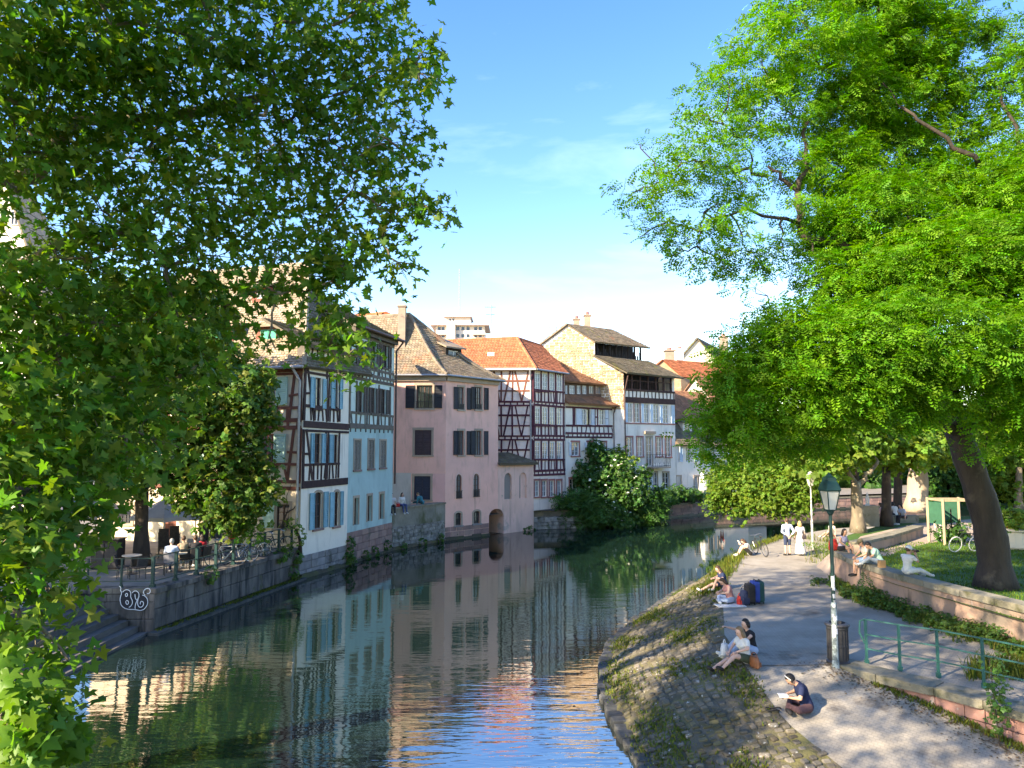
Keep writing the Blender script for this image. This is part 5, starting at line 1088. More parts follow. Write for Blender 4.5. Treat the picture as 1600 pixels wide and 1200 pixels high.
def tree(name, label, base, trunk, r0, r1, blobs, tmpl, size, mat, bark, dens, per=8, tight=.12, limbs=(), nodes=None, group=None, twigs=6, kw=None, leaves=0, limb_r=0.1, flowers=None, shell=.55):
    """trunk > limbs > crown; blobs: (centre, radius[, density])"""
    o = thing(name, label, 'bush' if name.endswith(('bush', 'shrub')) else 'tree', base, 0, group); tb_ = MB()
    tp = [Vector(p) for p in trunk]
    if tp:
        k = len(tp) - 1; q = []
        for i in range(k * 3 + 1):
            a, t = min(i // 3, k - 1), (i - 3 * min(i // 3, k - 1)) / 3; q.append(tp[a].lerp(tp[a + 1], t))
        for _ in range(2): q = [q[0]] + [(q[i - 1] + q[i] * 2 + q[i + 1]) / 4 for i in range(1, len(q) - 1)] + [q[-1]]
        rr = [lerp(r0, r1, i / (len(q) - 1)) * (1 + .05 * math.sin(i * 2.1)) for i in range(len(q))]; rr[0] *= 1.35; rr[1] *= 1.1
        tb_.tube(q, rr, 14); tb_.build('trunk', bark, o, smooth=True)
    nd = [Vector(p) for p in (nodes or [])] + (tp[-2:] if tp else [])
    for a, b, ra, rb in limbs:
        mb = MB(); pts = limb(mb, a, b, ra, rb, .10, 7, 9); mb.build('limb', bark, o, smooth=True); nd += pts[2:]
    br = MB(); Ps = []; Os = []
    if nd: blobs = sorted(blobs, key=lambda b: min((p - Vector(b[0])).length for p in nd))
    for bl in blobs:
        c, r = Vector(bl[0]), bl[1]; dn = bl[2] if len(bl) > 2 else 1.0; rv = (r + r + r * .8) / 3 if not hasattr(r, '__len__') else sum(r) / 3
        n = int(dens * dn * rv * rv); P, d, C = clumpy(c, r, n, per, tight); Ps.append(P); Os.append(d)
        if nd and twigs:
            s = min(nd, key=lambda p: (p - c).length); pts = limb(br, s, c, min(limb_r, .02 + .018 * rv), .012, .14, 5, 5); nd += [pts[-1], pts[3]]
            for q in C[RNG.permutation(len(C))[:twigs]]: limb(br, random.choice(pts[3:]), q, .009, .004, .15, 3, 4)
    P, O = np.concatenate(Ps), np.concatenate(Os)
    cr = link('crown', leaf_mesh('crown', P, O, tmpl, size, mat, **(kw or {})), o, kind='stuff')
    if br.v: br.build('branches', bark, o, kind='stuff')
    if flowers:
        k = int(len(P) * flowers[0]); idx = RNG.permutation(len(P)); sel = [i for i in idx if flowers[2](P[i])][:k]; vs = np.array([(-.5, -.5, 0), (.5, -.5, 0), (.5, .5, 0), (-.5, .5, 0), (0, 0, .2)]); f = np.array([(0, 1, 4), (1, 2, 4), (2, 3, 4), (3, 0, 4)])
        link('blossom', leaf_mesh('blossom', P[sel] + O[sel] * .1, O[sel], (vs, f), flowers[1], m_flower, .8, .4, 0), o, kind='stuff')
    return o, cr, P, O

# ---- the plane tree that leans over from the left, close to the viewer
def D_(x, y, D): return tuple(dp(x, y, D))
blobs = []
for x, y, D, r, dn in [
    # right edge of the mass, top to bottom
    (600, -10, 12, .62, .8), (655, 90, 12, .50, .8), (610, 110, 12.5, .8, .9), (655, 130, 11.6, .36, .9), (600, 215, 12, .70, .85), (640, 240, 12.5, .45, .8), (655, 320, 11.8, .50, .8), (690, 335, 11.6, .20, 1), (610, 330, 12, .6, .75),
    (600, 385, 12, .45, .7), (635, 425, 11.8, .22, .9), (540, 400, 12, .55, .7), (500, 350, 12.4, .65, .7), (550, 300, 12.4, .7, .8), (520, 440, 11.8, .38, .6), (535, 500, 11.5, .34, .8), (555, 545, 11.4, .26, .8), (515, 540, 11.6, .26, .7), (480, 455, 12, .34, .6), (440, 400, 12, .38, .55), (430, 460, 11.6, .2, .7), (400, 340, 12.5, .6, .8), (455, 290, 12.2, .7, .8), (430, 545, 11.2, .14, .8), (475, 520, 11.6, .2, .7), (400, 455, 11.4, .2, .8), (540, 590, 11.4, .14, .7),
    # inner mass
    (520, 40, 12, .9, .9), (520, 150, 12.5, .9, .9), (530, 230, 12.5, .8, .8), (430, 40, 11.5, .95, .9), (420, 140, 12, .95, .85), (440, 220, 12.5, .85, .8), (330, 30, 11, 1.0, .9), (320, 130, 11.5, 1.0, .9), (340, 230, 12, .95, .8), (330, 310, 12, .8, .8), (230, 40, 10.5, 1.0, .9), (210, 150, 11, 1.0, .85), (230, 240, 11.5, .9, .75), (130, 50, 10, 1.0, .9), (110, 150, 10.5, .95, .8), (120, 240, 11, .8, .75), (30, 60, 9.5, 1.0, .85), (20, 160, 10, .9, .8), (30, 240, 10.5, .7, .7),
    (250, 330, 11.5, .8, .9), (160, 330, 11, .75, .9), (90, 400, 10.5, .7, .9), (170, 420, 10.8, .9, 1), (260, 420, 11.4, .9, 1), (340, 400, 12, .75, .95), (350, 480, 12, .55, .9), (280, 500, 11.4, .85, 1), (190, 510, 10.8, .9, 1), (100, 500, 10, .85, 1), (30, 470, 9.5, .7, .95), (20, 560, 9, .8, 1), (110, 590, 9.6, .85, 1), (200, 600, 10.4, .8, 1), (280, 590, 11, .6, .95), (330, 560, 11.6, .4, .8), (230, 680, 10, .55, .9), (150, 680, 9.2, .7, 1), (60, 670, 8.6, .75, 1), (-10, 650, 8, .8, 1),
    (200, 740, 9.6, .34, .9), (130, 760, 8.8, .5, 1), (60, 770, 8, .62, 1), (0, 760, 7.4, .65, 1), (110, 830, 8.2, .38, .95), (50, 850, 7.6, .5, 1), (0, 860, 7, .5, 1), (140, 865, 8.4, .16, .8), (130, 800, 8.4, .3, .9),
    (80, 930, 7.4, .32, .9), (20, 950, 6.8, .45, 1), (120, 950, 7.6, .12, .8), (30, 1040, 6.6, .36, 1), (90, 1050, 7, .22, .9), (110, 1035, 7, .14, .8), (0, 1120, 6.2, .36, 1), (60, 1130, 6.5, .27, .9), (110, 1155, 6.7, .14, .8), (30, 1190, 6.2, .25, .9),
    # the crown goes on outside the frame: above, to the left and behind
    (100, -120, 10, 1.3, .8), (300, -110, 11, 1.2, .8), (480, -100, 12, 1.1, .8), (590, -120, 12, .8, .8), (-110, 60, 9, 1.3, .9), (-120, 250, 9, 1.2, .9), (-120, 450, 8.5, 1.2, .9), (-120, 650, 7.5, 1.0, .9), (-120, 850, 6.6, .9, .9)]:
    blobs.append((D_(x, y, D), r, dn * (2.3 if y > 395 and x > 380 else 1.15 if y > 500 else .9)))
for x, y, z, r in [(-10, 8, 15.5, 2), (-8, 10, 18.5, 2.4), (-12, 6, 12, 2.2), (-13, 9, 16, 2.4), (-10, 3, 13, 2.2), (-13, 3, 9, 2.2), (-11, 12, 20, 2.4), (-6, 8, 15.5, 1.6), (-5, 11, 18.5, 1.8), (-14, 12, 13, 2.2), (-15, 6, 9, 2), (-9, 13.5, 16.5, 2), (-12.5, 8, 6, 1.8), (-11, 5, 6.5, 1.6), (-7, 4.5, 13.5, 1.7), (-3.5, 13, 17.2, 1.3), (-6, 14, 19, 1.6)]: blobs.append(((x, y, z), r, .42))
for x in (40, 160, 280, 400):  # thin leaf masses added behind the visible crown to shade the path
    for y in (10, 130, 250): blobs.append((D_(x, y, 15.8), 1.5, .10))
for x, y, z, r in [(-8.5, 10.4, 12.8, 1.8), (-9, 13.5, 13, 1.8), (-11, 11, 14.5, 2), (-7, 12.5, 15.5, 1.6), (-10.5, 15, 11, 1.6), (-12, 8, 10, 1.8)]: blobs.append(((x, y, z), r, .30))  # further leaf masses added up the sun's line to shade path and wall
for tx in (3.5, 5.5, 7.5, 9.5, 11.5, 13.5):  # leaf masses added out of frame along sun rays to shade bank and path
    for ty in (14, 16.5, 19, 21.5, 24, 27):
        for k in range(12, 34):
            p = Vector((tx, ty, 1)) + sdir * (k / math.cos(SUN_ELEV)); q = proj(p)
            if p.y < 1 or p.z > 20.5: break
            if q[0] < -130 or (q[1] < -260 and q[0] < 500):
                if random.random() < .7: blobs.append((tuple(p + sdir * .8), 1.5, .33))
                break
NODE = [D_(-80, 160, 10.5), D_(60, 90, 11), D_(160, 120, 11.6), D_(300, 150, 12), D_(420, 150, 12.4), D_(30, 300, 10.4), D_(200, 360, 11), D_(90, 560, 9.6), D_(40, 780, 8)]
pl, pcrown, Pp, Po = tree('plane_tree', 'big plane tree whose lobed leaves hang over the canal in front of the houses', (-14.2, 11, 1.5), [(-14.2, 11, 1.4), (-14, 11, 5), (-13.2, 10.8, 9), (-12, 10.6, 13)], .5, .3, blobs, T_PLANE, .145, m_leafP, m_barkP, 680, per=6, tight=.15, twigs=5,
    limbs=[((-13.2, 10.8, 9), D_(420, 150, 12.4), .24, .07), ((-13.6, 11, 7), D_(200, 360, 11), .16, .05), ((-14, 11, 5), D_(40, 780, 8), .14, .04), ((-12.6, 10.7, 11), (-9, 12, 18), .2, .06), ((-13.2, 10.8, 9), D_(60, 90, 11), .13, .05)], nodes=NODE, kw=dict(droop=.9, up=.55, rnd=.65, yellow=.8))
# the leaves that show largest, each an object of its own
V, F = T_PLANE; lms = []
for k in range(4):
    me = np_mesh('leaf', V * np.array([1, 1, 1 + .5 * k]) + np.array([0, 0, .03]) * np.sin(V[:, :1] * (3 + k)), F, m_leafP, np.tile(np.array([[1.2, 1.15, .9, 1], [.9, 1.0, .9, 1], [1.45, 1.25, .8, 1], [1.05, 1.1, 1, 1]][k]), (len(V), 1))); lms.append(me)
near = [b for b in blobs if Vector(b[0]).length < 9.2 and -40 < proj(b[0])[0] < 220 and proj(b[0])[1] < 1230]
cnt = 0
while cnt < 285:
    b = random.choice(near); c, r = Vector(b[0]), b[1]; d = Vector((random.gauss(0, .8), -abs(random.gauss(0, 1)), random.gauss(0, .8))).normalized(); p = c + d * r * random.uniform(.8, 1.12)
    q = proj(p)
    if not (2 < q[0] < 260): continue
    n = (Vector((0, -.75, .7)) + Vector([random.gauss(0, .4) for _ in range(3)])).normalized(); y = Vector((random.gauss(0, .6), random.gauss(0, .3), -.8)); y = (y - n * y.dot(n)).normalized()
    o = bpy.data.objects.new('leaf', random.choice(lms)); COL.objects.link(o); o.parent = pl; s = .15 * random.uniform(.8, 1.3)
    o.matrix_basis = Matrix.Translation(p - wloc(pl)) @ (Matrix((y.cross(n), y, n)).transposed() @ Matrix.Diagonal((s, s, s))).to_4x4(); cnt += 1

# ---- the dark tree on the cafe terrace
tb0 = gp(221, 884, 1.5); bl = []
for x, y, D, r, dn in [(250, 560, 33, 1.9, 1), (330, 560, 33.5, 1.6, 1), (390, 600, 33, 1.15, .9), (200, 620, 32.5, 1.9, 1), (290, 640, 32, 1.9, 1), (370, 660, 32.5, 1.4, 1), (410, 640, 33, .7, .8), (160, 700, 32, 1.6, 1), (240, 710, 31.5, 1.5, 1), (320, 715, 32, 1.5, 1), (390, 720, 32.5, 1.0, 1), (300, 775, 31.5, .9, 1), (350, 780, 31.5, 1.1, 1), (395, 780, 32, .9, 1), (370, 815, 31.5, .75, .9), (420, 760, 32.4, .4, .8), (330, 810, 31.5, .5, .8), (265, 760, 32, .6, 1), (170, 760, 31, .7, .9), (100, 640, 33, 1.9, 1), (60, 720, 32, 1.5, 1), (200, 480, 34, 1.8, .9), (310, 490, 34, 1.5, .8), (120, 540, 34, 1.8, .9), (400, 830, 31.8, .35, .7)]: bl.append((D_(x, y, D), r, dn))
tree('chestnut_tree', 'dense dark leaved tree with a slim black trunk standing on the cafe terrace', tb0, [tb0, D_(221, 800, 32.6), D_(224, 720, 32.6), D_(240, 640, 33)], .3, .2, bl, T_BUNCH, .33, m_leafT, m_bark, 500, per=7, tight=.22, twigs=3, limbs=[(D_(222, 740, 32.6), D_(340, 700, 32.4), .13, .05), (D_(224, 730, 32.6), D_(130, 640, 33), .13, .05), (D_(230, 690, 32.8), D_(300, 560, 33.4), .14, .05)], kw=dict(yellow=1.2))

for lab, cx, cy in (('chestnut tree shading the quay steps, mostly hidden by the plane leaves', -24, 20), ('chestnut tree at the back of the terrace beyond the plane leaves', -25, 29.5)):
    B = [((cx + random.gauss(0, 1.7), cy + random.gauss(0, 1.7), 7 + random.gauss(0, 1.3)), random.uniform(1.5, 2.2), .8) for _ in range(13)]
    tree('chestnut_tree', lab, (cx, cy, 1.5), [(cx, cy, 1.4), (cx + .1, cy, 4), (cx, cy + .2, 7)], .3, .2, B, T_BUNCH, .42, m_leafT, m_bark, 170, per=7, tight=.28, twigs=2, group='chestnut trees of the cafe quay')

# ---- the big locust on the right
tb1 = gp(1556, 918, 2.05); D0 = tb1.y
trk = [tb1, D_(1553, 860, D0), D_(1540, 800, D0 - .1), D_(1517, 730, D0 - .2), D_(1498, 680, D0 - .3), D_(1478, 610, D0 - .3)]
loc = [(1190, 90, 22, 1.5, .75), (1260, 40, 22, 1.5, .85), (1140, 135, 21.5, 1.1, .7), (1105, 180, 21, .8, .6), (1215, 160, 22, 1.2, .8), (1285, 110, 23, 1.5, .95), (1230, 10, 22.5, .9, .6), (1160, 215, 21.5, .9, .6),
       (1020, 290, 20, .85, .6), (1065, 255, 20, .95, .6), (1110, 245, 20.5, .9, .6), (1120, 320, 20, .95, .55), (1045, 345, 20, .7, .6), (1000, 370, 20, .42, .6), (1160, 290, 21, .8, .5), (1090, 385, 20, .7, .65), (1170, 395, 20.5, .85, .6), (1225, 400, 21, .85, .65), (1250, 320, 21.5, .8, .6), (1180, 450, 20, .4, .5), (1050, 400, 19.8, .35, .6), (1000, 225, 20.2, .3, .5), (990, 300, 20, .35, .5), (1240, 250, 22, .9, .8), (1130, 410, 20, .5, .6),
       (1370, 20, 24, 1.9, 1.1), (1430, 60, 24.5, 1.6, 1.1), (1420, 150, 25, 1.8, 1.1), (1340, 170, 24, 1.6, 1.1), (1310, 260, 23, 1.2, 1.1), (1400, 250, 25, 1.7, 1.1), (1455, 320, 24, 1.7, 1.1), (1370, 340, 22, 1.6, 1.2), (1305, 360, 22, 1.0, 1.1), (1480, 220, 25, 1.0, .9), (1395, -60, 24, 1.7, 1), (1470, 130, 25, .8, .8),
       (1560, 130, 24, 1.2, .5), (1585, 210, 24, 1.2, .55), (1540, 290, 23, 1.4, .9), (1600, 330, 22, 1.6, .9), (1530, 400, 21, 1.7, 1.1), (1610, 430, 21, 1.8, 1.1), (1450, 420, 21, 1.7, 1.2), (1380, 440, 21, 1.5, 1.2), (1320, 460, 21, 1.2, 1.1), (1280, 420, 21.5, .7, .9), (1585, 60, 24.5, 1.0, .55), (1530, 30, 24.5, .9, .5), (1610, 130, 24, 1.0, .6), (1680, 250, 23, 2.2, .6), (1690, 420, 22, 2.2, .7), (1700, 580, 21, 2, .7),
       (1245, 530, 19, 1.1, 1.1), (1185, 560, 19, 1.0, 1.1), (1150, 580, 19, .65, 1), (1130, 625, 19, .6, 1), (1112, 662, 19, .4, .9), (1165, 650, 19, .9, 1.1), (1230, 620, 19, 1.2, 1.15), (1300, 560, 19, 1.3, 1.2), (1380, 540, 19, 1.5, 1.2), (1460, 530, 19, 1.5, 1.2), (1325, 630, 19, 1.0, 1.1), (1400, 620, 19.2, 1.0, 1.1), (1465, 610, 19.6, .8, 1.1), (1550, 540, 19.5, 1.4, 1.1), (1610, 560, 20, 1.4, 1.1), (1560, 630, 19.5, .8, 1), (1610, 660, 20, .9, 1), (1215, 495, 19.5, .6, .8), (1115, 700, 20, .5, .9), (1200, 690, 20, .55, .9), (1280, 680, 20, .6, .9), (1540, 700, 20, .35, .7), (1250, 580, 18.6, .7, 1), (1350, 590, 18.5, .8, 1), (1120, 600, 19.2, .25, .8)]
tree('locust_tree', 'huge feathery locust tree on the lawn with a leaning dark trunk and fresh green crown', tb1, trk, .50, .36, [(D_(x, y, D), r, dn * (.5 if x < 1290 and y < 470 else 1.0)) for x, y, D, r, dn in loc], T_SPRAY, .26, m_leafR, m_bark, 1050, per=14, tight=(.2, .2, .10), twigs=4,
     limbs=[(trk[-1], D_(1400, 420, 22), .26, .12), (D_(1400, 420, 22), D_(1252, 365, 21.6), .15, .12), (D_(1252, 365, 21.6), D_(1246, 300, 21.8), .13, .1), (D_(1248, 300, 21.8), D_(1200, 260, 21.6), .08, .04), (D_(1200, 275, 21.6), D_(1110, 262, 20.6), .06, .025), (D_(1246, 300, 21.8), D_(1268, 180, 22.2), .09, .04), (D_(1250, 350, 21.6), D_(1100, 332, 20.2), .06, .025), (trk[-2], D_(1575, 600, 22.6), .3, .22), (D_(1575, 600, 22.6), D_(1640, 480, 22.6), .22, .12), (D_(1400, 430, 22), D_(1420, 200, 25), .14, .06), (D_(1530, 260, 22.5), D_(1405, 165, 22.6), .085, .04), (D_(1405, 165, 22.6), D_(1380, 130, 22.6), .035, .015), (D_(1640, 480, 22.6), D_(1530, 260, 22.5), .12, .08), (trk[-2], D_(1330, 600, 19.6), .16, .06), (D_(1330, 600, 19.6), D_(1160, 640, 19.2), .07, .03), (D_(1640, 480, 22.6), D_(1560, 130, 24), .1, .04)], limb_r=.07, kw=dict(droop=.3, up=1.0, rnd=.55, yellow=.3), shell=.4)

# ---- park trees beyond, sunlit
def park_tree(label, x, y, D, w, top, tb_lean, bl, bark=m_barkP, mat=m_leafL, name='park_tree', dens=300, size=.42, z=2.05, limbs=()):
    b = gp(x, y, z); tr = [b, dp(x + tb_lean * .4, lerp(y, top, .5), b.y), dp(x + tb_lean, top, b.y)]; r = w / 2 / FPX * b.y
    B = [(D_(*q[:3]), q[3], q[4] if len(q) > 4 else 1.0) for q in bl]
    return tree(name, label, b, tr, r, r * .75, B, T_BUNCH, size, mat, bark, dens, per=7, tight=.3, twigs=2, group='trees standing in the park', limbs=[(dp(*l[0], b.y), dp(*l[1], b.y), l[2], l[3]) for l in limbs])
park_tree('forked park tree with sun patches on its bark behind the street lamps', 1341, 832, 41, 20, 752, -4, [(1300, 700, 40, 1.6), (1350, 690, 41, 1.6), (1260, 690, 41, 1.5), (1330, 650, 42, 1.8), (1290, 730, 39, .8)], limbs=(((1339, 760), (1372, 720), .16, .08), ((1338, 760), (1318, 715), .14, .07)))
park_tree('dark twin trunk of the park tree behind the seated group', 1385, 822, 44, 16, 730, 0, [(1400, 690, 43, 1.7), (1430, 700, 43, 1.3), (1370, 660, 44, 1.8)], bark=m_bark)
park_tree('slim dark park tree just right of the twin trunk', 1402, 812, 47, 14, 720, 2, [(1420, 660, 46, 2.0), (1460, 690, 46, 1.5)], bark=m_bark)
park_tree('stout pale barked park tree standing full in the sun', 1433, 800, 51, 34, 725, 2, [(1440, 690, 50, 1.6), (1480, 690, 49, 1.8), (1430, 640, 52, 2.2), (1510, 680, 50, 1.6)], bark=m_barkL)
park_tree('shaggy green park tree right of the pale trunk', 1478, 790, 58, 8, 750, 0, [(1478, 745, 56, 1.6, 1.3), (1460, 770, 56, .9, 1.3), (1500, 760, 56, 1.2, 1.3), (1480, 710, 57, 1.8)], mat=m_leafB)
park_tree('leafy park tree behind the leaning locust trunk', 1592, 800, 56, 12, 730, 0, [(1580, 700, 54, 2.4, 1.2), (1620, 720, 54, 2, 1.2), (1570, 750, 54, 1.5, 1.2), (1600, 660, 55, 2.4), (1540, 690, 55, 1.6), (1600, 770, 53, 1.1, 1.1)])
b = gp(1215, 800, .6)
tree('lime_tree', 'bright yellow green tree spilling over the water at the bend', (b.x + 2, 60, 1.2), [(b.x + 3, 60, 1.2), (b.x + 2.5, 59, 4), (b.x + 2, 58, 6)], .35, .25,
     [(D_(x, y, D), r, dn) for x, y, D, r, dn in [(1150, 770, 56, 1.6, 1), (1190, 760, 55, 1.9, 1), (1240, 750, 54, 1.9, 1), (1180, 720, 57, 1.9, 1), (1230, 710, 56, 2, 1), (1270, 760, 54, 1.3, 1), (1275, 715, 55, 1.6, 1), (1120, 785, 56, .8, .9), (1210, 785, 54, 1.1, 1), (1160, 795, 55, .7, .9), (1250, 785, 53, .9, 1), (1290, 740, 54, .9, 1), (1130, 745, 58, 1.2, .9), (1200, 680, 58, 2, .9), (1250, 670, 58, 1.8, .9)]], T_BUNCH, .30, m_leafL, m_bark, 700, per=7, tight=.32, twigs=2)
# wood closing the view beyond the bend
P = []; O = []
for x in range(1120, 1700, 34):
    for y in (665, 715, 755, 775):
        p, d = blob_points(D_(x + random.uniform(-15, 15), y + random.uniform(-15, 10), random.uniform(95, 125)), random.uniform(3, 5), 190); P.append(p); O.append(d)
link('far_wood', leaf_mesh('far_wood', np.concatenate(P), np.concatenate(O), T_BUNCH, 1.3, m_leafB), kind='stuff')
# bushes on the far bank
def bush(label, bl, name='shrub', mat=m_leafB, size=.34, dens=420, base=None, **k):
    B = [(D_(*q[:3]), q[3], q[4] if len(q) > 4 else 1) for q in bl]; c = Vector(base or (B[0][0][0], B[0][0][1], 1.0)); tp = Vector(B[0][0])
    return tree(name, label, c, [c + Vector((0, .3, -.2)), c.lerp(tp, .5) + Vector((.1, .3, 0)), tp], .1, .05, B, k.pop('tm', T_BUNCH), size, mat, m_bark, dens, per=6, tight=.2, twigs=2, limb_r=.05, **k)
bush('tall elder bush covered in small white flower heads by the water', [(940, 760, 64, 2.2), (935, 715, 66, 1.4), (910, 740, 65, 1.3), (965, 740, 64, 1.5), (985, 770, 63, 1.6), (950, 800, 62, 1.5), (975, 815, 61.6, .9), (925, 700, 66, .8), (1000, 745, 64, .9)], name='elder_bush', base=(8.2, 64.6, 1.2), flowers=(.04, .17, lambda p: proj(p)[0] > 905 and p[1] < 65.5))
bush('fern green drooping bush left of the white flowering elder', [(895, 785, 61.8, 1.2, 1.1), (915, 790, 61.4, 1.2, 1.1), (890, 805, 61.2, .8), (920, 810, 61, .9), (935, 800, 61, .9)], tm=T_SPRAY, size=.55, dens=260, base=(5.6, 62.6, 1.1))
bush('dark green bush drooping into the canal right of the elder', [(1010, 795, 64, 1.4, 1.1), (1025, 780, 65, 1.2), (1000, 810, 63.6, .9), (1030, 800, 66, .8), (1040, 772, 67, .7)], tm=T_SPRAY, size=.55, dens=260, base=(12.2, 66.6, 1.2))
bush('yellowish bush top behind the white elder flowers', [(965, 712, 67, .9, .8), (955, 725, 66.8, .8, .8), (985, 722, 66.8, .5, .7)], mat=m_leafL, base=(9.8, 67.0, 1.4))
bush('round leafy bush beside the riverside cafe terrace', [(1058, 772, 69.5, .8), (1045, 778, 69, .8), (1075, 772, 70.5, .7), (1090, 775, 71.5, .6)], base=(15.2, 71.2, 1.4))
bush('small light green shrub growing at the corner of the cream house', [(462, 828, 36.2, .5, .8), (452, 822, 36, .35, .8), (470, 845, 36.4, .25, .7), (462, 850, 36.3, .3, .7)], mat=m_leafL, size=.2, dens=220, base=(-10.5, 37.0, 1.5))
# ------------------------------------------------------------------ weeds, litter, small plants
m_nettle = M('nettle_leaf', (0.075, 0.15, 0.028), (0.05, 0.11, 0.02), 1.2, rough=0.55, tint=True, transl=0.35)
P = []; O = []
for x, y, z in WEEDS:
    k = 1.15 if 20 < y < 27 else .7; h = k * random.uniform(.10, .46) * (1.0 if y > 18 else .6); n = 28; c = np.array([x, y, z])
    d = RNG.normal(0, 1, (n, 3)); d[:, 2] = np.abs(d[:, 2]); d /= np.linalg.norm(d, axis=1)[:, None]; P.append(c + d * np.array([.16, .16, 0]) + np.stack([0 * d[:, 0], 0 * d[:, 0], RNG.random(n) * h], 1)); O.append(d)
link('weeds', leaf_mesh('weeds', np.concatenate(P), np.concatenate(O), T_BUNCH, .095, m_nettle, yellow=.5, up=1.0), kind='stuff')
pts = [(x + random.gauss(0, .12), y, z) for x, y, z in WEEDS if random.random() < .7] + [tuple(gp(random.uniform(1520, 1640), random.uniform(1035, 1062), PZ)) for _ in range(140)] + [tuple(gp(random.uniform(1262, 1300), random.uniform(838, 880), PZ)) for _ in range(70)]
blades('wall_foot_grass', pts, .3, m_grass, 7, .1)
pts = []
for (a, b), (c, d) in zip(LOWW[1:], LOWW[2:]):
    for _ in range(60): t = random.random(); x, y = lerp(a, c, t) - abs(random.gauss(0, .12)), lerp(b, d, t); pts.append((x, y, path_z(y)))
blades('low_wall_weeds', pts, .09, m_grass, 5, .05)
m_litter = M('dry_leaf', (0.16, 0.095, 0.05), (0.09, 0.06, 0.035), 3, tint=True)
P = []
for (a, b), (c, d) in zip(LOWW, LOWW[1:]):
    for _ in range(260): t = random.random(); x, y = lerp(a, c, t) - abs(random.gauss(0, .45)), lerp(b, d, t) + random.gauss(0, .1); P.append((x, y, path_z(y) + .015))
P = np.array(P); link('leaf_litter', leaf_mesh('leaf_litter', P, np.tile(np.array([0, 0, 1.0]), (len(P), 1)), (np.array([(-.5, -.3, 0), (.5, -.2, 0.05), (.3, .5, 0), (-.4, .3, .1)]), np.array([(0, 1, 2, 3)])), .045, m_litter, 2, .3, 0), kind='stuff')
pts = []
for _ in range(3800):
    x, y = random.uniform(13.3, 24), random.uniform(17, 35.5)
    if x > 13.0 + .0 * y: pts.append((x, y, 2.05))
blades('lawn_grass', pts, .07, M('lawn_blades', (0.07, 0.16, 0.02), (0.05, 0.12, 0.016), 1, tint=True, transl=.3), 7, .16)
P = []; O = []
for f, spots_ in ((FA, [(5.0, .2), (4.5, .4)]), (FB, [(.1, .6), (.2, 1.2), (3.4, .3), (5.2, .5), (2.2, .2)]), (FT, [(1, .1), (3, .2), (5, .3)]), (FX, [(3.8, .1), (3.2, .05)]), (qf, [(10.6, 1.2), (10.2, .5), (9.5, 1.5), (8.9, 1.5), (3.2, 1.5)])):
    for u, z in spots_:
        n = 40; d = RNG.normal(0, 1, (n, 3)); d /= np.linalg.norm(d, axis=1)[:, None]; P.append(np.array(f.P(u, z, .1)) + d * np.array([.3, .3, .32])); O.append(d)
link('wall_plants', leaf_mesh('wall_plants', np.concatenate(P), np.concatenate(O), T_BUNCH, .22, m_nettle), kind='stuff')
# moss along the water ledge of the terrace wall
pts = [tuple(qf.P(random.uniform(0, qf.L), .1, random.uniform(.0, .3))) for _ in range(260)]; blades('ledge_moss', pts, .07, m_grass, 8, .06)
P = np.array([tuple(qf.P(random.uniform(0, qf.L), .006, abs(random.gauss(.5, .9)) + .42)) for _ in range(50)] + [tuple(f.P(random.uniform(0, f.L), .006, abs(random.gauss(.2, .8)) + .2)) for f in (FA, FB, FT, FC) for _ in range(22)] + [(interp(y, WX) - abs(random.gauss(.05, .35)) - .2, y, .006) for y in [random.uniform(14, 40) for _ in range(70)]])
link('floating_leaves', leaf_mesh('floating_leaves', P, np.tile(np.array([0, 0, 1.0]), (len(P), 1)), (np.array([(-.5, -.3, 0), (.5, -.2, 0), (.3, .5, 0), (-.4, .3, 0)]), np.array([(0, 1, 2, 3)])), .085, m_litter, 9, .05, 0), kind='stuff')
# sapling at the low wall, fern on the park wall
b = gp(1563, 1172, path_z(14.9)); P, d, C = clumpy((b.x, b.y, b.z + 1.05), (.16, .16, .75), 240, 4, .06)
sp_ = thing('sapling', 'spindly young sapling growing up against the mossy coping', 'plant', b); MB().tube([b, b + Vector((-.05, .02, .9)), b + Vector((-.12, 0, 1.75))], [.014, .01, .005], 5).build('stem', m_bark, sp_); link('foliage', leaf_mesh('foliage', P, d, T_BUNCH, .1, m_nettle), sp_, kind='stuff')
b = Vector((12.42, 26.2, 1.55)); fr_ = thing('fern', 'dark fern rooted in the face of the pink park wall', 'plant', b); P, d, C = clumpy((b.x - .1, b.y, b.z - .05), (.16, .25, .42), 60, 3, .05); link('frond', leaf_mesh('frond', P, d, T_SPRAY, .28, m_leafB, up=.3, droop=1.2), fr_, kind='stuff')
v = thing('vine', 'bare twisted vine climbing the corner of the cream house', 'vine', FS.P(FS.L - 1, 1.5, .05)); pv = lambda x, y: FS.P(*FS.px(x, y), .06)
MB().tube([pv(444, 848), pv(443, 815), pv(450, 800), pv(460, 795), pv(466, 785)], [.05, .045, .04, .03, .02], 6).build('stem', m_bark, v); MB().tube([pv(450, 800), pv(449, 775), pv(458, 752)], [.02, .015, .008], 5).build('shoot', m_bark, v)

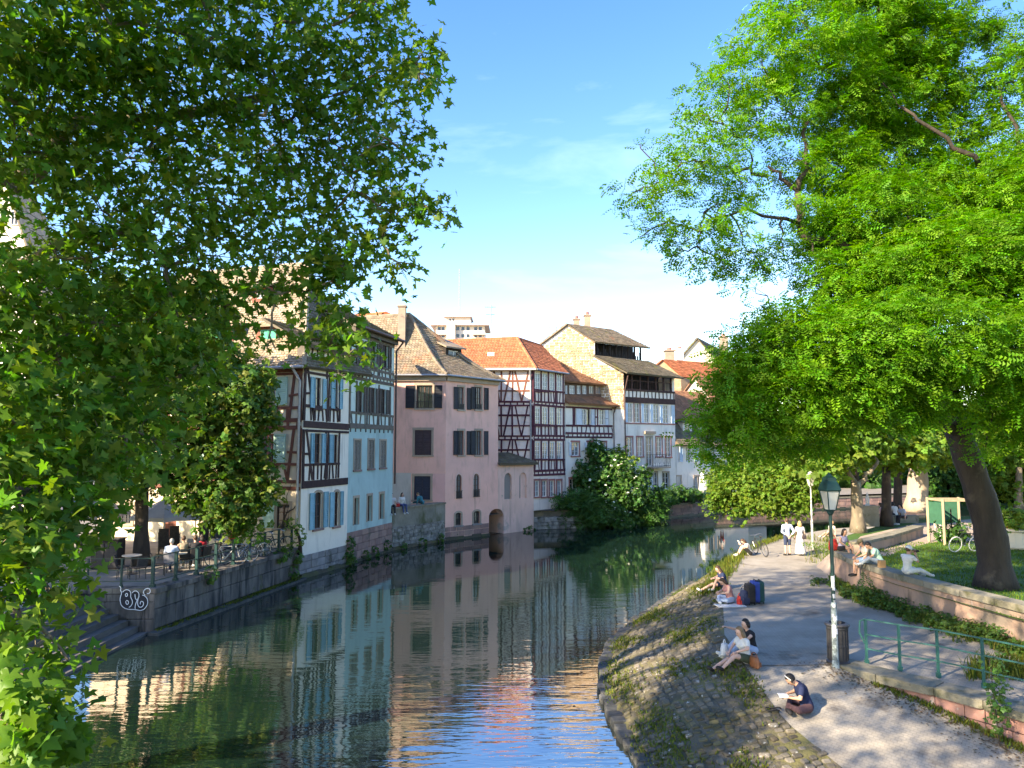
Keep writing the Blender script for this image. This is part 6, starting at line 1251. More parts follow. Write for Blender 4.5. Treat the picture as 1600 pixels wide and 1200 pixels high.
# ------------------------------------------------------------------ street furniture
m_green = M('green_paint', (0.02, 0.10, 0.088), (0.015, 0.075, 0.066), 4, rough=0.5, stain=[((0.10, 0.12, 0.11), 9, .66, .72)]); m_dkgreen = M('dark_green_paint', (0.012, 0.05, 0.045), (0.010, 0.035, 0.033), 4, rough=0.45)
m_polegrey = M('flaking_grey_paint', (0.30, 0.36, 0.36), (0.12, 0.15, 0.15), 7, rough=0.6, lo=.45, hi=.55); m_bin = M('bin_cast_iron', (0.035, 0.036, 0.04), (0.024, 0.025, 0.028), 4, rough=0.5)
m_lglass = M('frosted_lamp_glass', (0.60, 0.57, 0.50), (0.52, 0.50, 0.44), 3, rough=0.25); m_stk = M('paper_sticker', (0.62, 0.62, 0.62), (0.5, 0.5, 0.52), 8, rnd=.3, hue=.04); m_palepost = M('sticker_covered_pole', (0.50, 0.50, 0.46), (0.22, 0.24, 0.23), 9, rough=.6, lo=.45, hi=.55)
def lamp(label, base, H, pole_low, pole, capm, s=1.0, nst=8):
    o = thing('street_lamp', label, 'lamp', base, 0, 'lantern street lamps'); b = Vector(base); Z = lambda z: b + Vector((0, 0, z))
    MB().tube([Z(-.1), Z(.1), Z(.14), Z(1.45), Z(1.5)], [.095 * s, .085 * s, .07 * s, .068 * s, .05 * s], 10).build('base_post', pole_low, o); hl = H - .95 * s
    MB().tube([Z(1.5), Z(hl - .1), Z(hl - .06), Z(hl)], [.048 * s, .04 * s, .07 * s, .09 * s], 10).build('pole', pole, o)
    r = s; lan = MB(); c = Z(0)
    lan.lathe([(.10 * r, hl), (.13 * r, hl + .03), (.115 * r, hl + .05)], c, 4, math.pi / 4 + .2)
    for k in range(4):
        a = math.pi / 4 + .2 + k * math.pi / 2; q = lambda rr, z: c + Vector((rr * math.cos(a), rr * math.sin(a), z)); lan.tube([q(.135 * r, hl + .03), q(.235 * r, hl + .5 * r)], .014, 4)
    lan.lathe([(.25 * r, hl + .49 * r), (.27 * r, hl + .52 * r)], c, 4, math.pi / 4 + .2); la = lan.build('lantern', capm, o)
    MB().lathe([(.12 * r, hl + .04), (.22 * r, hl + .49 * r)], c, 4, math.pi / 4 + .2).build('glass', m_lglass, la)
    MB().lathe([(.28 * r, hl + .52 * r), (.22 * r, hl + .66 * r), (.17 * r, hl + .74 * r), (.165 * r, hl + .82 * r), (.08 * r, hl + .86 * r), (.03 * r, hl + .93 * r), (.01, hl + .95 * r)], c, 4, math.pi / 4 + .2).build('cap', capm, la)
    for k in range(nst):
        z = random.uniform(.6, 2.3); a = random.uniform(-2.4, -.7); w, h = random.uniform(.05, .1), random.uniform(.06, .14); rr = (.072 if z < 1.45 else .047) * s
        pts = [Z(z) + Vector((rr * math.cos(a + t), rr * math.sin(a + t), 0)) for t in (-w / 2 / rr, -w / 4 / rr, 0, w / 4 / rr, w / 2 / rr)]; mb = MB()
        for p, q in zip(pts, pts[1:]): mb.poly([p, q, q + Vector((0, 0, h)), p + Vector((0, 0, h))])
        mb.build('sticker', m_stk, o)
lb = gp(1306, 1040, PZ); lamp('dark green lantern lamp post with stickers and flaking grey foot beside the bin', lb, dp(1303, 738, lb.y).z - PZ, m_polegrey, m_dkgreen, m_dkgreen, 1.0, 16)
lb2 = gp(1270, 858, PZ); lamp('pale lantern lamp post far down the path near the couple', lb2, dp(1271, 735, lb2.y).z - PZ, m_palepost, m_palepost, m_palepost, .85, 8)
bb = gp(1310, 1036, PZ); o = thing('litter_bin', 'dark cast iron litter bin with a flared rim behind the lamp post', 'bin', bb)
MB().lathe([(.27, 0), (.28, .05), (.235, .08), (.23, .4), (.24, .42), (.24, .45), (.23, .47), (.235, .82), (.255, .84), (.255, .9)], bb, 20).build('drum', m_bin, o, smooth=False); MB().lathe([(.28, .9), (.295, .93), (.28, .96), (.2, .98), (.19, .97), (.18, .9)], bb, 20).build('rim', m_bin, o)
mb = MB()
for k in range(20): a = 2 * math.pi * k / 20; mb.beam(bb + Vector((.238 * math.cos(a), .238 * math.sin(a), .1)), bb + Vector((.238 * math.cos(a), .238 * math.sin(a), .82)), .02, .02, (math.cos(a), math.sin(a), 0))
mb.build('ribs', m_bin, o)
def railing(name, label, pts, z, h, rails, mat, pw=.05, rw=.03, square=True, ends=None):
    o = thing(name, label, 'railing', (*pts[0], z)); me = cube(mat)
    for x, y in pts: piece('post', me, o, (x, y, z + h / 2 - .05), ((1, 0, 0), (0, 1, 0), (0, 0, 1)), (pw, pw, h + .1)); piece('post_foot', me, o, (x, y, z + .05), ((1, 0, 0), (0, 1, 0), (0, 0, 1)), (pw * 1.7, pw * 1.7, .1))
    for (a, b), (c, d) in zip(pts, pts[1:]):
        for r in rails: bar('rail', me, o, (a, b, z + r), (c, d, z + r), rw, rw)
    return o
rp = [V2(gp(x, y, 1.27)) for x, y in ((1354.7, 1037), (1406.7, 1048), (1466.7, 1058), (1538, 1075))]; d = Vector(rp[3]) - Vector(rp[2]); rp += [V2(Vector((*rp[3], 0)) + Vector((d.x * 1.05, d.y * 1.1, 0)) * k) for k in (1, 2, 3)]
o = railing('ramp_railing', 'green painted two rail railing along the coping of the ramp', rp, 1.27, 1.06, (.36, .70, 1.06), m_green)
MB().tube([Vector((*rp[0], 2.33)), Vector((rp[0][0] - .12, rp[0][1] + .03, 2.28)), Vector((rp[0][0] - .14, rp[0][1] + .03, 2.0)), Vector((rp[0][0] - .03, rp[0][1], 1.75))], .022, 6).build('end_loop', m_green, o)
tp_ = [V2(qf.P(lerp(.25, qf.L - .3, k / 8), 0, -.28)) for k in range(9)]; railing('terrace_railing', 'dark green railing with square posts along the cafe terrace edge', tp_, 1.55, 1.06, (.2, .62, 1.06), m_dkgreen, .10, .035)
railing('terrace_railing', 'dark green railing across the end of the terrace above the graffiti', [tp_[0]] + [V2(ef.P(ef.L - k, 0, -.2)) for k in (1.3, 2.5, 3.7, 4.9)], 1.56, 1.0, (.2, .6, 1.0), m_dkgreen, .06, .03)

# ------------------------------------------------------------------ cafe terrace
m_rattan = M('dark_rattan', (0.05, 0.045, 0.045), (0.03, 0.028, 0.03), 9, rough=.7); m_rattan2 = M('grey_rattan', (0.22, 0.22, 0.24), (0.16, 0.16, 0.175), 9, rough=.7); m_tabletop = M('pale_table_top', (0.45, 0.42, 0.37), (0.36, 0.34, 0.3), 3, rough=.5)
m_canvas = M('grey_canvas', (0.36, 0.37, 0.39), (0.30, 0.31, 0.33), 2); m_canvas_w = M('pale_canvas', (0.55, 0.55, 0.55), (0.48, 0.48, 0.49), 2)
def chair_proto(mat):
    r = thing('cafe_chair', 'cafe chair', 'chair', (0, 0, 0)); MB().box((0, 0, .44), (.44, .43, .045)).build('seat', mat, r, local=True)
    mb = MB(); pts = [(-.21, -.2), (-.2, -.235), (0, -.26), (.2, -.235), (.21, -.2)]
    for (a, b), (c, d) in zip(pts, pts[1:]): mb.prism([(a, b, .5), (c, d, .5), (c, d - .02, .5), (a, b - .02, .5)], (0, -.08, .38))
    mb.build('backrest', mat, r, local=True)
    for x in (-.19, .19):
        for y in (-.18, .18): MB().tube([(x * 1.05, y * 1.08, 0), (x, y, .43)], .016, 5).build('leg', m_iron, r, local=True)
    return r
def place(proto, loc, rz, label, group, first=[]):
    o = proto if proto.name not in [f.name for f in first] else copy_tree(proto); first.append(proto) if o is proto else None
    o.location = loc; o.rotation_euler = (0, 0, rz); o['label'] = label; o['group'] = group; return o
ch1, ch2 = chair_proto(m_rattan), chair_proto(m_rattan2); TZ = 1.5
def T(x, y): p = gp(x, y, TZ); return (p.x, p.y, TZ)
def table(label, x, y):
    p = T(x, y); o = thing('cafe_table', label, 'table', p, 0, 'tables on the cafe terrace'); MB().lathe([(.36, .71), (.37, .735), (.36, .75)], p, 16).build('table_top', m_tabletop, o); MB().tube([Vector(p) + Vector((0, 0, .03)), Vector(p) + Vector((0, 0, .71))], .03, 8).build('stem', m_iron, o); MB().lathe([(.24, 0), (.22, .03), (.03, .06)], p, 12).build('foot', m_iron, o)
table('round cafe table in front of the man in the pale blue shirt', 277, 893); table('round cafe table beside the woman in the red top', 302, 884); table('round cafe table under the closed parasol', 345, 868); table('round cafe table nearest the terrace corner', 205, 897)
def stack(x, y, n, label):
    p = T(x, y)
    for k in range(n): place(ch1, (p[0], p[1], TZ + .16 * k), R(20) + random.gauss(0, .05), f'{("bottom", "second", "third", "topmost")[k]} dark rattan chair in the stack {label}', 'stacked cafe chairs')
stack(255, 872, 4, 'nearest the tree trunk'); stack(272, 866, 4, 'in the middle of the three stacks'); stack(318, 860, 4, 'next to the closed parasol')
def parasol(label, x, y, D, r, h, mat, n=8):
    c = dp(x, y, D); b = (c.x, c.y, TZ); o = thing('parasol', label, 'parasol', b, 0, 'cafe parasols'); MB().tube([b, (c.x, c.y, c.z + h)], .03, 8).build('pole', m_zinc, o); MB().lathe([(.35, 0), (.35, .08), (.05, .12)], b, 12).build('base', m_iron, o)
    mb = MB(); top = Vector((c.x, c.y, c.z + h)); R_ = [c + Vector((r * math.cos(2 * math.pi * k / n + .4), r * math.sin(2 * math.pi * k / n + .4), 0)) for k in range(n)]
    for k in range(n):
        a, bb_ = R_[k], R_[(k + 1) % n]; m = (a + bb_) / 2 - (((a + bb_) / 2 - c) * .06) + Vector((0, 0, .03)); mb.add([a, m, bb_, top], [(0, 1, 3), (1, 2, 3)]); dn = Vector((0, 0, -.18)); mb.add([a, m, bb_, bb_ + dn, m + dn, a + dn], [(0, 1, 4, 5), (1, 2, 3, 4)])
    mb.build('canopy', mat, o); rb = MB()
    for a in R_: rb.tube([top - Vector((0, 0, .05)), a], .012, 4)
    rb.build('ribs', m_zinc, o)
parasol('open grey parasol half hidden by plane leaves left of the tree trunk', 150, 800, 36, 1.5, .8, m_canvas); parasol('open grey parasol between the trunk and the brown door', 258, 806, 35.5, 1.5, .85, m_canvas); parasol('paler open parasol right of the brown door', 306, 805, 37.5, 1.2, .7, m_canvas_w)
p = T(336, 866); o = thing('closed_parasol', 'furled dark grey parasol standing among the cafe chairs', 'parasol', p, 0, 'cafe parasols'); pb = Vector(p); MB().tube([pb, pb + Vector((0, 0, 2.6))], .03, 8).build('pole', m_zinc, o)
mb = MB(); n = 16; prof = [(.05, 2.55), (.16, 2.1), (.24, 1.4), (.28, .75)]; vs = [pb + Vector(((r if k % 2 else r * .62) * math.cos(2 * math.pi * k / n), (r if k % 2 else r * .62) * math.sin(2 * math.pi * k / n), z)) for r, z in prof for k in range(n)]
mb.add(vs, [(i * n + k, i * n + (k + 1) % n, (i + 1) * n + (k + 1) % n, (i + 1) * n + k) for i in range(3) for k in range(n)]); mb.build('canopy', M('dark_canvas', (0.07, 0.075, 0.08), (0.05, 0.053, 0.057), 3), o); MB().lathe([(.3, 0), (.3, .08), (.05, .12)], p, 12).build('base', m_iron, o)
p = Vector(T(168, 888)); o = thing('sideboard', 'black waiter station cabinet beside the terrace railing', 'cabinet', p); MB().box(p + Vector((0, 0, .6)), (1.1, .6, 1.2)).build('carcass', m_darkwood, o); MB().box(p + Vector((0, -.02, 1.23)), (1.2, .68, .05)).build('top', m_iron, o)
for s in (-1, 1): MB().box(p + Vector((s * .27, -.31, .58)), (.5, .03, 1.0)).build('door', m_rattan, o)

# ------------------------------------------------------------------ bicycles
m_tyre = M('tyre_rubber', (0.02, 0.02, 0.02), (0.03, 0.03, 0.03), 5); m_whitetyre = M('white_tyre', (0.6, 0.6, 0.57), (0.5, 0.5, 0.48), 5); m_chrome = M('chrome', (0.5, 0.5, 0.5), (0.4, 0.4, 0.4), 5, rough=.25, metal=.9)
def bicycle(label, loc, rz, fm, tm=m_tyre, lean=.05):
    o = thing('bicycle', label, 'bicycle', loc, rz, 'parked bicycles'); o.rotation_euler = (0, lean, rz)
    F = dict(bb=(0, -.05, .28), seat=(0, -.22, .82), head=(0, .42, .80), fork=(0, .56, .34), rear=(0, -.5, .34)); V = {k: Vector(v) for k, v in F.items()}
    mb = MB()
    for a, b, r in (('bb', 'seat', .018), ('seat', 'head', .017), ('bb', 'head', .019), ('head', 'fork', .014), ('bb', 'rear', .012), ('seat', 'rear', .011)): mb.tube([V[a], V[b]], r, 6)
    mb.build('frame', fm, o, local=True)
    for c in ('fork', 'rear'):
        ring = lambda r: [V[c] + Vector((0, r * math.cos(t), r * math.sin(t))) for t in [2 * math.pi * k / 20 for k in range(21)]]
        w = MB().tube(ring(.33), .02, 5).build('wheel', tm, o, local=True); mb = MB().tube(ring(.305), .009, 4)
        for k in range(12): mb.tube([V[c], V[c] + Vector((0, .3 * math.cos(k * .5236), .3 * math.sin(k * .5236)))], .003, 3)
        mb.build('rim', m_chrome, w, local=True)
    MB().tube([V['head'], (0, .38, .95), (-.26, .34, 1.0), (-.3, .22, 1.0)], .013, 6).tube([(0, .38, .95), (.26, .34, 1.0), (.3, .22, 1.0)], .013, 6).build('handlebar', m_chrome, o, local=True)
    MB().tube([V['seat'], (0, -.24, .92)], .014, 6).ball((0, -.27, .95), (.075, .14, .04)).build('saddle', m_tyre, o, local=True); MB().tube([(-.1, -.05, .2), (-.1, -.05, .28), (.1, -.05, .28), (.1, -.05, .36)], .012, 5).build('pedals', m_chrome, o, local=True)
    return o
m_fw, m_fb, m_fd = M('white_frame_paint', (0.55, 0.57, 0.6), None, 3, rough=.35), M('blue_frame_paint', (0.10, 0.16, 0.30), None, 3, rough=.35), M('dark_frame_paint', (0.03, 0.035, 0.035), None, 3, rough=.35)
for x, y, rz, m, l in ((352, 884, -60, m_fw, 'white framed bicycle leaning nearest the cafe guests'), (372, 880, -50, m_fb, 'blue framed bicycle parked second from the cafe guests'), (394, 872, 120, m_fw, 'pale bicycle in the middle of the row by the railing'), (412, 866, -50, m_fd, 'dark bicycle in the row by the railing'), (430, 861, -45, m_fd, 'dark bicycle nearest the corner of the cream house')): bicycle(l, T(x, y), R(rz), m)
p = gp(1189, 868, PZ); bicycle('bicycle seen end on beside the reader at the water edge', p, R(8), m_fd, lean=-.12)
p = gp(1506, 862, 2.05); bicycle('bicycle with white wheels leaning on the wooden tree guard', p, R(-75), m_fd, m_whitetyre, .2)

# ------------------------------------------------------------------ people
SKIN = [M(f'skin_{n}', c, tuple(x * .93 for x in c), 6, rough=.55) for n, c in (('fair', (0.56, 0.34, 0.26)), ('tan', (0.44, 0.25, 0.17)), ('brown', (0.26, 0.14, 0.09)))]
CL = {}
def cloth(name, c):
    if name not in CL: CL[name] = M('cloth_' + name, c, tuple(x * .82 for x in c), 9, rough=.9, bump=.004, bscale=22)
    return CL[name]
HAIR = {k: M('hair_' + k, c, tuple(x * .65 for x in c), 14, rough=.55, stretch=(1, 1, .2)) for k, c in dict(black=(0.018, 0.015, 0.014), brown=(0.075, 0.042, 0.026), light=(0.22, 0.14, 0.075), blond=(0.42, 0.28, 0.13), grey=(0.35, 0.34, 0.33)).items()}
m_eye = M('eye', (0.03, 0.02, 0.018), None, 5, rough=.3); m_lip = M('lip', (0.36, 0.13, 0.11), None, 5, rough=.5); m_shoe_w = M('shoe_white', (0.6, 0.6, 0.58), None, 5); m_shoe_d = M('shoe_dark', (0.03, 0.028, 0.027), None, 5); m_paper = M('paper', (0.7, 0.69, 0.66), None, 5)
def remesh(mb, name, mat, vox, it=3):
    me = mb.mesh('tmp', None); o = bpy.data.objects.new('tmp', me); COL.objects.link(o); r = o.modifiers.new('r', 'REMESH'); r.mode = 'VOXEL'; r.voxel_size = vox
    s = o.modifiers.new('s', 'SMOOTH'); s.iterations = it; s.factor = .5
    dg = bpy.context.evaluated_depsgraph_get(); out = bpy.data.meshes.new_from_object(o.evaluated_get(dg)); out.name = name; bpy.data.objects.remove(o); bpy.data.meshes.remove(me)
    out.materials.clear(); out.materials.append(mat); out.polygons.foreach_set('use_smooth', [True] * len(out.polygons)); return out
def cap(mb, a, b, ra, rb, n=10):
    mb.tube([a, b], [ra, rb], n); mb.ball(a, ra, n, 6); mb.ball(b, rb, n, 6)
def hand(mb, w, d, side):
    d = Vector(d).normalized(); x = d.cross(Vector((0, 0, 1))); x = x.normalized() if x.length > .1 else Vector((side, 0, 0)); n = x.cross(d); m = Matrix((x, d, n)).transposed()
    mb.box(Vector(w) + d * .045, (.075, .095, .028), m)
    for k, (o, L) in enumerate(((-.028, .065), (-.009, .075), (.010, .07), (.028, .055))): a = Vector(w) + d * .09 + x * o; b = a + d * L * .55 - n * .008; mb.tube([a, b, b + d * L * .4 - n * .028], [.0095, .009, .0075], 5)
    a = Vector(w) + d * .03 - x * .037 * side; b = a + d * .03 - x * .028 * side - n * .01; mb.tube([a, b, b + d * .03 - n * .012], [.011, .01, .008], 5)
HEADS = {}
def person(label, loc, rotz, pelvis=(0, 0, .95), lean=0.0, side=0.0, knees=None, ankles=None, elbows=None, wrists=None, toes=None, head=0.0, turn=0.0, skin=0, top=('white', (.6, .6, .6)), sleeve=.55, bottom=('navy', (.03, .04, .08)), leg=2.0, hair='brown', long=0, shoe=m_shoe_w, dress=0.0, s=1.0, woman=False, vox=.024, capc=None, hands=True, group=None, straps=False, bare=False):
    """joints are given in the person's own frame, facing +Y"""
    o = thing('person', label, 'person', loc, rotz, group); Vc = Vector; P = Vc(pelvis); w = .17 if woman else .195
    up = Vc((math.sin(side), math.sin(lean) * math.cos(side), math.cos(lean) * math.cos(side))); lf = Vc((-1, 0, 0)); X = up.cross(Vc((0, 1, 0))); X = X.normalized() if X.length > .1 else Vc((1, 0, 0))
    X = Vc((1, 0, 0)) - up * up.x; X.normalize(); Fw = up.cross(X)
    belly, chest, neck = P + up * .2, P + up * .36, P + up * .5; sh = [neck - up * .055 - X * w, neck - up * .055 + X * w]
    hd = up.copy(); ha = lean + head; hdir = Vc((0, math.sin(ha), math.cos(ha))); hf = Vc((math.sin(-turn) * math.cos(ha), math.cos(turn) * math.cos(ha), -math.sin(ha)))
    HC = neck + hdir * .175 + hf * .025; hx = hf.cross(hdir).normalized(); hz = hx.cross(hf)
    hips = [P + Vc((-.095, 0, 0)), P + Vc((.095, 0, 0))]
    knees = [Vc(k) for k in (knees or ((-.1, .02, .5), (.1, .02, .5)))]; ankles = [Vc(k) for k in (ankles or ((-.1, -.02, .08), (.1, -.02, .08)))]
    elbows = [Vc(k) for k in (elbows or (sh[0] + Vc((-.06, -.03, -.28)), sh[1] + Vc((.06, -.03, -.28))))]; wrists = [Vc(k) for k in (wrists or (elbows[0] + Vc((.0, .06, -.25)), elbows[1] + Vc((0, .06, -.25))))]
    toes = [Vc(t) for t in toes] if toes else [a + Vc((0, .17, -.05)) for a in ankles]
    def torso(mb, g):
        mb.ball(P, (.155 + g, .12 + g, .13 + g)); cap(mb, P, belly, .125 + g, .115 + g); cap(mb, belly, chest, .115 + g, .135 + g); mb.ball(chest + X * .06, .12 + g); mb.ball(chest - X * .06, .12 + g); cap(mb, sh[0].lerp(sh[1], .18), sh[0].lerp(sh[1], .82), .068 + g, .068 + g)
        if woman: [mb.ball(chest + X * k * .07 + Fw * .085 - up * .02, .066 + g) for k in (-1, 1)]
    def arms(mb, g, f):
        for i in (0, 1):
            if f <= 1: cap(mb, sh[i], sh[i].lerp(elbows[i], f), .055 + g, lerp(.055, .043, f) + g)
            else: cap(mb, sh[i], elbows[i], .055 + g, .044 + g); cap(mb, elbows[i], elbows[i].lerp(wrists[i], f - 1), .043 + g, lerp(.042, .03, f - 1) + g)
    def legs(mb, g, f):
        for i in (0, 1):
            if f <= 1: cap(mb, hips[i], hips[i].lerp(knees[i], f), .09 + g, lerp(.09, .062, f) + g)
            else: cap(mb, hips[i], knees[i], .09 + g, .062 + g); cap(mb, knees[i], knees[i].lerp(ankles[i], f - 1), .06 + g, lerp(.06, .04, f - 1) + g); mb.ball(knees[i].lerp(ankles[i], .3 if f > 1.3 else .1) , .058 + g)
    S = lambda mb: mb
    b = MB(); torso(b, -.006); arms(b, 0, 2); legs(b, 0, 2)
    for i in (0, 1): cap(b, ankles[i], toes[i], .042, .032)
    cap(b, neck - up * .06, HC - hz * .07, .058, .052)
    m3 = Matrix((hx, hf, hz)).transposed(); HEADS[o.name] = (o.matrix_basis.to_3x3() if False else Matrix.Rotation(rotz, 3, 'Z')) @ m3, Vc(loc) + Matrix.Rotation(rotz, 3, 'Z') @ (HC * s)
    k0 = len(b.v); b.ball((0, 0, 0), (.078, .098, .118), 12, 8); b.v[k0:] = [tuple(HC + m3 @ Vc(v)) for v in b.v[k0:]]; b.ball(HC + hf * .045 - hz * .075, (.05, .05, .04))
    me = remesh(b, 'body', SKIN[skin], vox); fb = MB(); fb.v = [tuple(v.co) for v in me.vertices]; fb.f = [tuple(f.vertices) for f in me.polygons]; fb.t = [1.0] * len(fb.v)
    if hands: [hand(fb, wrists[i], wrists[i] - elbows[i], -1 if i else 1) for i in (0, 1)]
    nb = HC + hf * .092 - hz * .012; fb.add([nb + hz * .035, nb - hz * .012 + hx * .017, nb - hz * .012 - hx * .017, nb + hf * .026 - hz * .008], [(0, 3, 1), (0, 2, 3), (1, 3, 2)])
    for k in (-1, 1): fb.ball(HC + hx * k * .078 - hf * .012 - hz * .01, (.012, .022, .032), 6, 4)
    def put(mb, name, mat, smooth=True, par=o):
        me = mb if isinstance(mb, bpy.types.Mesh) else mb.mesh(name, mat, smooth)
        if s != 1: me.transform(Matrix.Scale(s, 4))
        return link(name, me, par, True)
    put(fb, 'body', SKIN[skin])
    for k in (-1, 1): put(MB().ball(HC + hf * .088 + hx * k * .032 + hz * .012, (.012, .008, .008), 6, 4), 'eye', m_eye)
    put(MB().ball(HC + hf * .09 - hz * .062, (.022, .008, .007), 6, 4), 'mouth', m_lip)
    if not bare:
        t = MB(); torso(t, .012); arms(t, .012, sleeve) if sleeve > 0 else None; put(remesh(t, 'shirt', cloth(*top), vox * .9, 2), 'shirt', None)
    bt = MB(); g = .012
    if dress:
        bt.ball(P, (.17, .135, .13)); k = min(1, dress)
        if pelvis[2] > .6:
            bt.lathe([(.14, P.z + .18), (.18, P.z), (.22, P.z - .35 * dress), (.27, P.z - .82 * dress)], (P.x, P.y, 0), 14); bt.v = bt.v
        else:
            for i in (0, 1): cap(bt, hips[i], hips[i].lerp(knees[i], k), .115, .1)
            cap(bt, P, (hips[0].lerp(knees[0], k) + hips[1].lerp(knees[1], k)) / 2, .11, .09)
        put(remesh(bt, 'skirt', cloth(*bottom), vox, 3), 'skirt', None)
    else:
        bt.ball(P, (.168, .132, .12)); legs(bt, .014, leg * .97 if leg >= 2 else leg); put(remesh(bt, 'trousers' if leg > 1.3 else 'shorts', cloth(*bottom), vox, 2), 'trousers' if leg > 1.3 else 'shorts', None)
    for i in (0, 1): q = MB(); cap(q, ankles[i] - Vc((0, 0, .012)), toes[i], .05, .042); put(q, 'shoe', shoe)
    h = MB(); k0 = 0; h.ball((0, 0, 0), (.088, .105, .112), 12, 8); h.v = [tuple(HC + m3 @ (Vc(v) * (1 if v[1] < .03 or v[2] > .045 else .86) + Vc((0, -.022, .026)))) for v in h.v]
    if long:
        for k in range(7): a = (k - 3) * .42; st = HC + m3 @ Vc((.075 * math.sin(a), -.075 * math.cos(a), .02)); h.tube([st, st - hz * long * .5 - hf * .015, st - hz * long + X * .01 * (k - 3) - Fw * .01], [.045, .042, .018], 7)
    put(h, 'hair', HAIR[hair])
    if capc:
        q = MB(); q.ball((0, 0, 0), (.1, .115, .09), 12, 8); q.v = [tuple(HC + m3 @ (Vc(v) + Vc((0, -.012, .052)))) for v in q.v if True]; c = HC + m3 @ Vc((0, .12, .05)); q.box(c, (.15, .13, .015), m3); put(q, 'cap', cloth(*capc))
    return o
def up_(x, y, z=PZ): return gp(x, y, z)
# --- on the bank and path
L1 = up_(1262, 1112, path_z(16.6)); L1.z = path_z(L1.y)
wr = person('person in navy tee sitting cross legged and writing in a notebook', L1, R(82), (0, 0, .13), R(20), knees=((-.37, .26, .15), (.37, .26, .15)), ankles=((.12, .36, .08), (-.12, .44, .08)), toes=((.28, .34, .06), (-.28, .42, .06)), elbows=((-.27, .2, .36), (.27, .18, .36)), wrists=((-.12, .40, .33), (.13, .40, .33)), head=R(38), skin=1, top=('navy', (.012, .02, .06)), bottom=('maroon', (.085, .045, .05)), hair='black', shoe=m_shoe_d, vox=.02)
R1 = Matrix.Rotation(R(82), 3, 'Z')
o = thing('notebook', 'open white notebook held by the person in the navy tee', 'book', L1 + R1 @ Vector((0, .5, .34)), R(82)); MB().box((-.075, 0, .0), (.14, .2, .012), Matrix.Rotation(R(-6), 3, 'Y')).build('page_block', m_paper, o, local=True); MB().box((.075, 0, .0), (.14, .2, .012), Matrix.Rotation(R(6), 3, 'Y')).build('page_block', m_paper, o, local=True)
hr, hc = HEADS[wr.name]; o = thing('headphones', 'headphones with a white band over the dark hair of the writer', 'headphones', hc)
MB().tube([hc + hr @ Vector((.098 * math.cos(t), -.005, .02 + .118 * math.sin(t))) for t in [math.pi * k / 10 for k in range(11)]], .012, 6).build('band', m_paper, o)
for k in (-1, 1): MB().ball(hc + hr @ Vector((k * .094, -.005, 0)), (.028, .028, .04)).build('ear_cup', m_shoe_d, o)
p = L1 + Vector((-.72, .05, 0)); p.z = bank(p.y, .99).z + .02; o = thing('phone_strap', 'loop of dark strap lying on the stones beside the writer', 'strap', p); MB().tube([p + Vector((.17 * math.cos(t), .1 * math.sin(t), .03 + .02 * math.sin(3 * t))) for t in [2 * math.pi * k / 14 for k in range(13)]], .016, 6).build('loop', m_shoe_d, o)
def on(x, y): q = up_(x, y); return q
W2 = on(1166, 1036); rz = R(112)
person('light brown haired person in white tee and olive skirt, legs stretched down the bank', W2, rz, (0, 0, .12), R(12), knees=((-.1, .42, .24), (.1, .46, .12)), ankles=((-.1, .80, -.02), (.12, .92, -.08)), toes=((-.1, .93, .02), (.12, 1.04, -.02)), elbows=((-.27, .16, .42), (.28, .14, .4)), wrists=((-.12, .38, .33), (.12, .40, .30)), head=R(8), top=('white', (.62, .61, .58)), bottom=('olive', (.06, .075, .045)), dress=.55, hair='light', long=.33, shoe=m_shoe_d, woman=True, vox=.02)
W2b = on(1176, 1022); person('person in black top with light trousers pointing over the water, dark hair', W2b, R(104), (0, 0, .12), R(14), knees=((-.1, .42, .30), (.1, .40, .34)), ankles=((-.1, .82, .0), (.12, .78, .02)), toes=((-.1, .97, .05), (.12, .93, .07)), elbows=((-.28, .22, .52), (.25, .3, .58)), wrists=((-.2, .36, .36), (.16, .62, .68)), head=R(2), skin=0, top=('black', (.018, .018, .02)), bottom=('pale_blue', (.36, .45, .58)), hair='black', long=.12, vox=.02)
def bag(label, loc, rz, dims, mat, cat='bag', name='bag', strap=True):
    o = thing(name, label, cat, loc, rz); w, d, h = dims; mb = MB(); mb.lathe([(w * .42, 0), (w * .5, h * .12), (w * .48, h * .6), (w * .38, h * .92), (w * .2, h)], (0, 0, 0), 12); mb.v = [(x, y * d / w, z) for x, y, z in mb.v]; mb.build('body', mat, o, local=True)
    if strap: MB().tube([(w * .35 * math.cos(t), 0, h * .85 + h * .45 * math.sin(t)) for t in [math.pi * k / 8 for k in range(9)]], .012, 5).build('strap', mat, o, local=True)
    mb = MB().box((0, -d * .5, h * .32), (w * .6, d * .18, h * .4)); mb.build('pocket', mat, o, local=True); return o
m_leather = M('brown_leather', (0.26, 0.095, 0.04), (0.19, 0.07, 0.03), 8, rough=.5); m_navy = cloth('navy_bag', (.02, .03, .07)); m_redb = cloth('red_bag', (.5, .04, .03)); m_whiteb = cloth('white_bag', (.6, .6, .6))
bag('brown leather handbag beside the person in the olive skirt', W2 + Vector((.1, -.34, 0)), R(100), (.42, .18, .26), m_leather)
bag('white cloth bag between the two people on the bank', W2 + Vector((-.42, .38, .08)), R(60), (.3, .2, .3), m_whiteb)
W3 = on(1133, 920); person('long haired person in a navy dress, one bare leg stretched down the grass', W3, R(98), (0, 0, .12), R(18), knees=((-.12, .36, .42), (.12, .45, .16)), ankles=((-.12, .52, .02), (.14, .9, -.06)), toes=((-.12, .68, .0), (.14, 1.02, .0)), elbows=((-.26, .2, .42), (.27, .16, .42)), wrists=((-.14, .42, .42), (.04, .44, .40)), head=R(14), top=('navy2', (.03, .045, .10)), bottom=('navy2', (.03, .045, .10)), dress=.45, hair='brown', long=.4, shoe=m_shoe_w, woman=True)
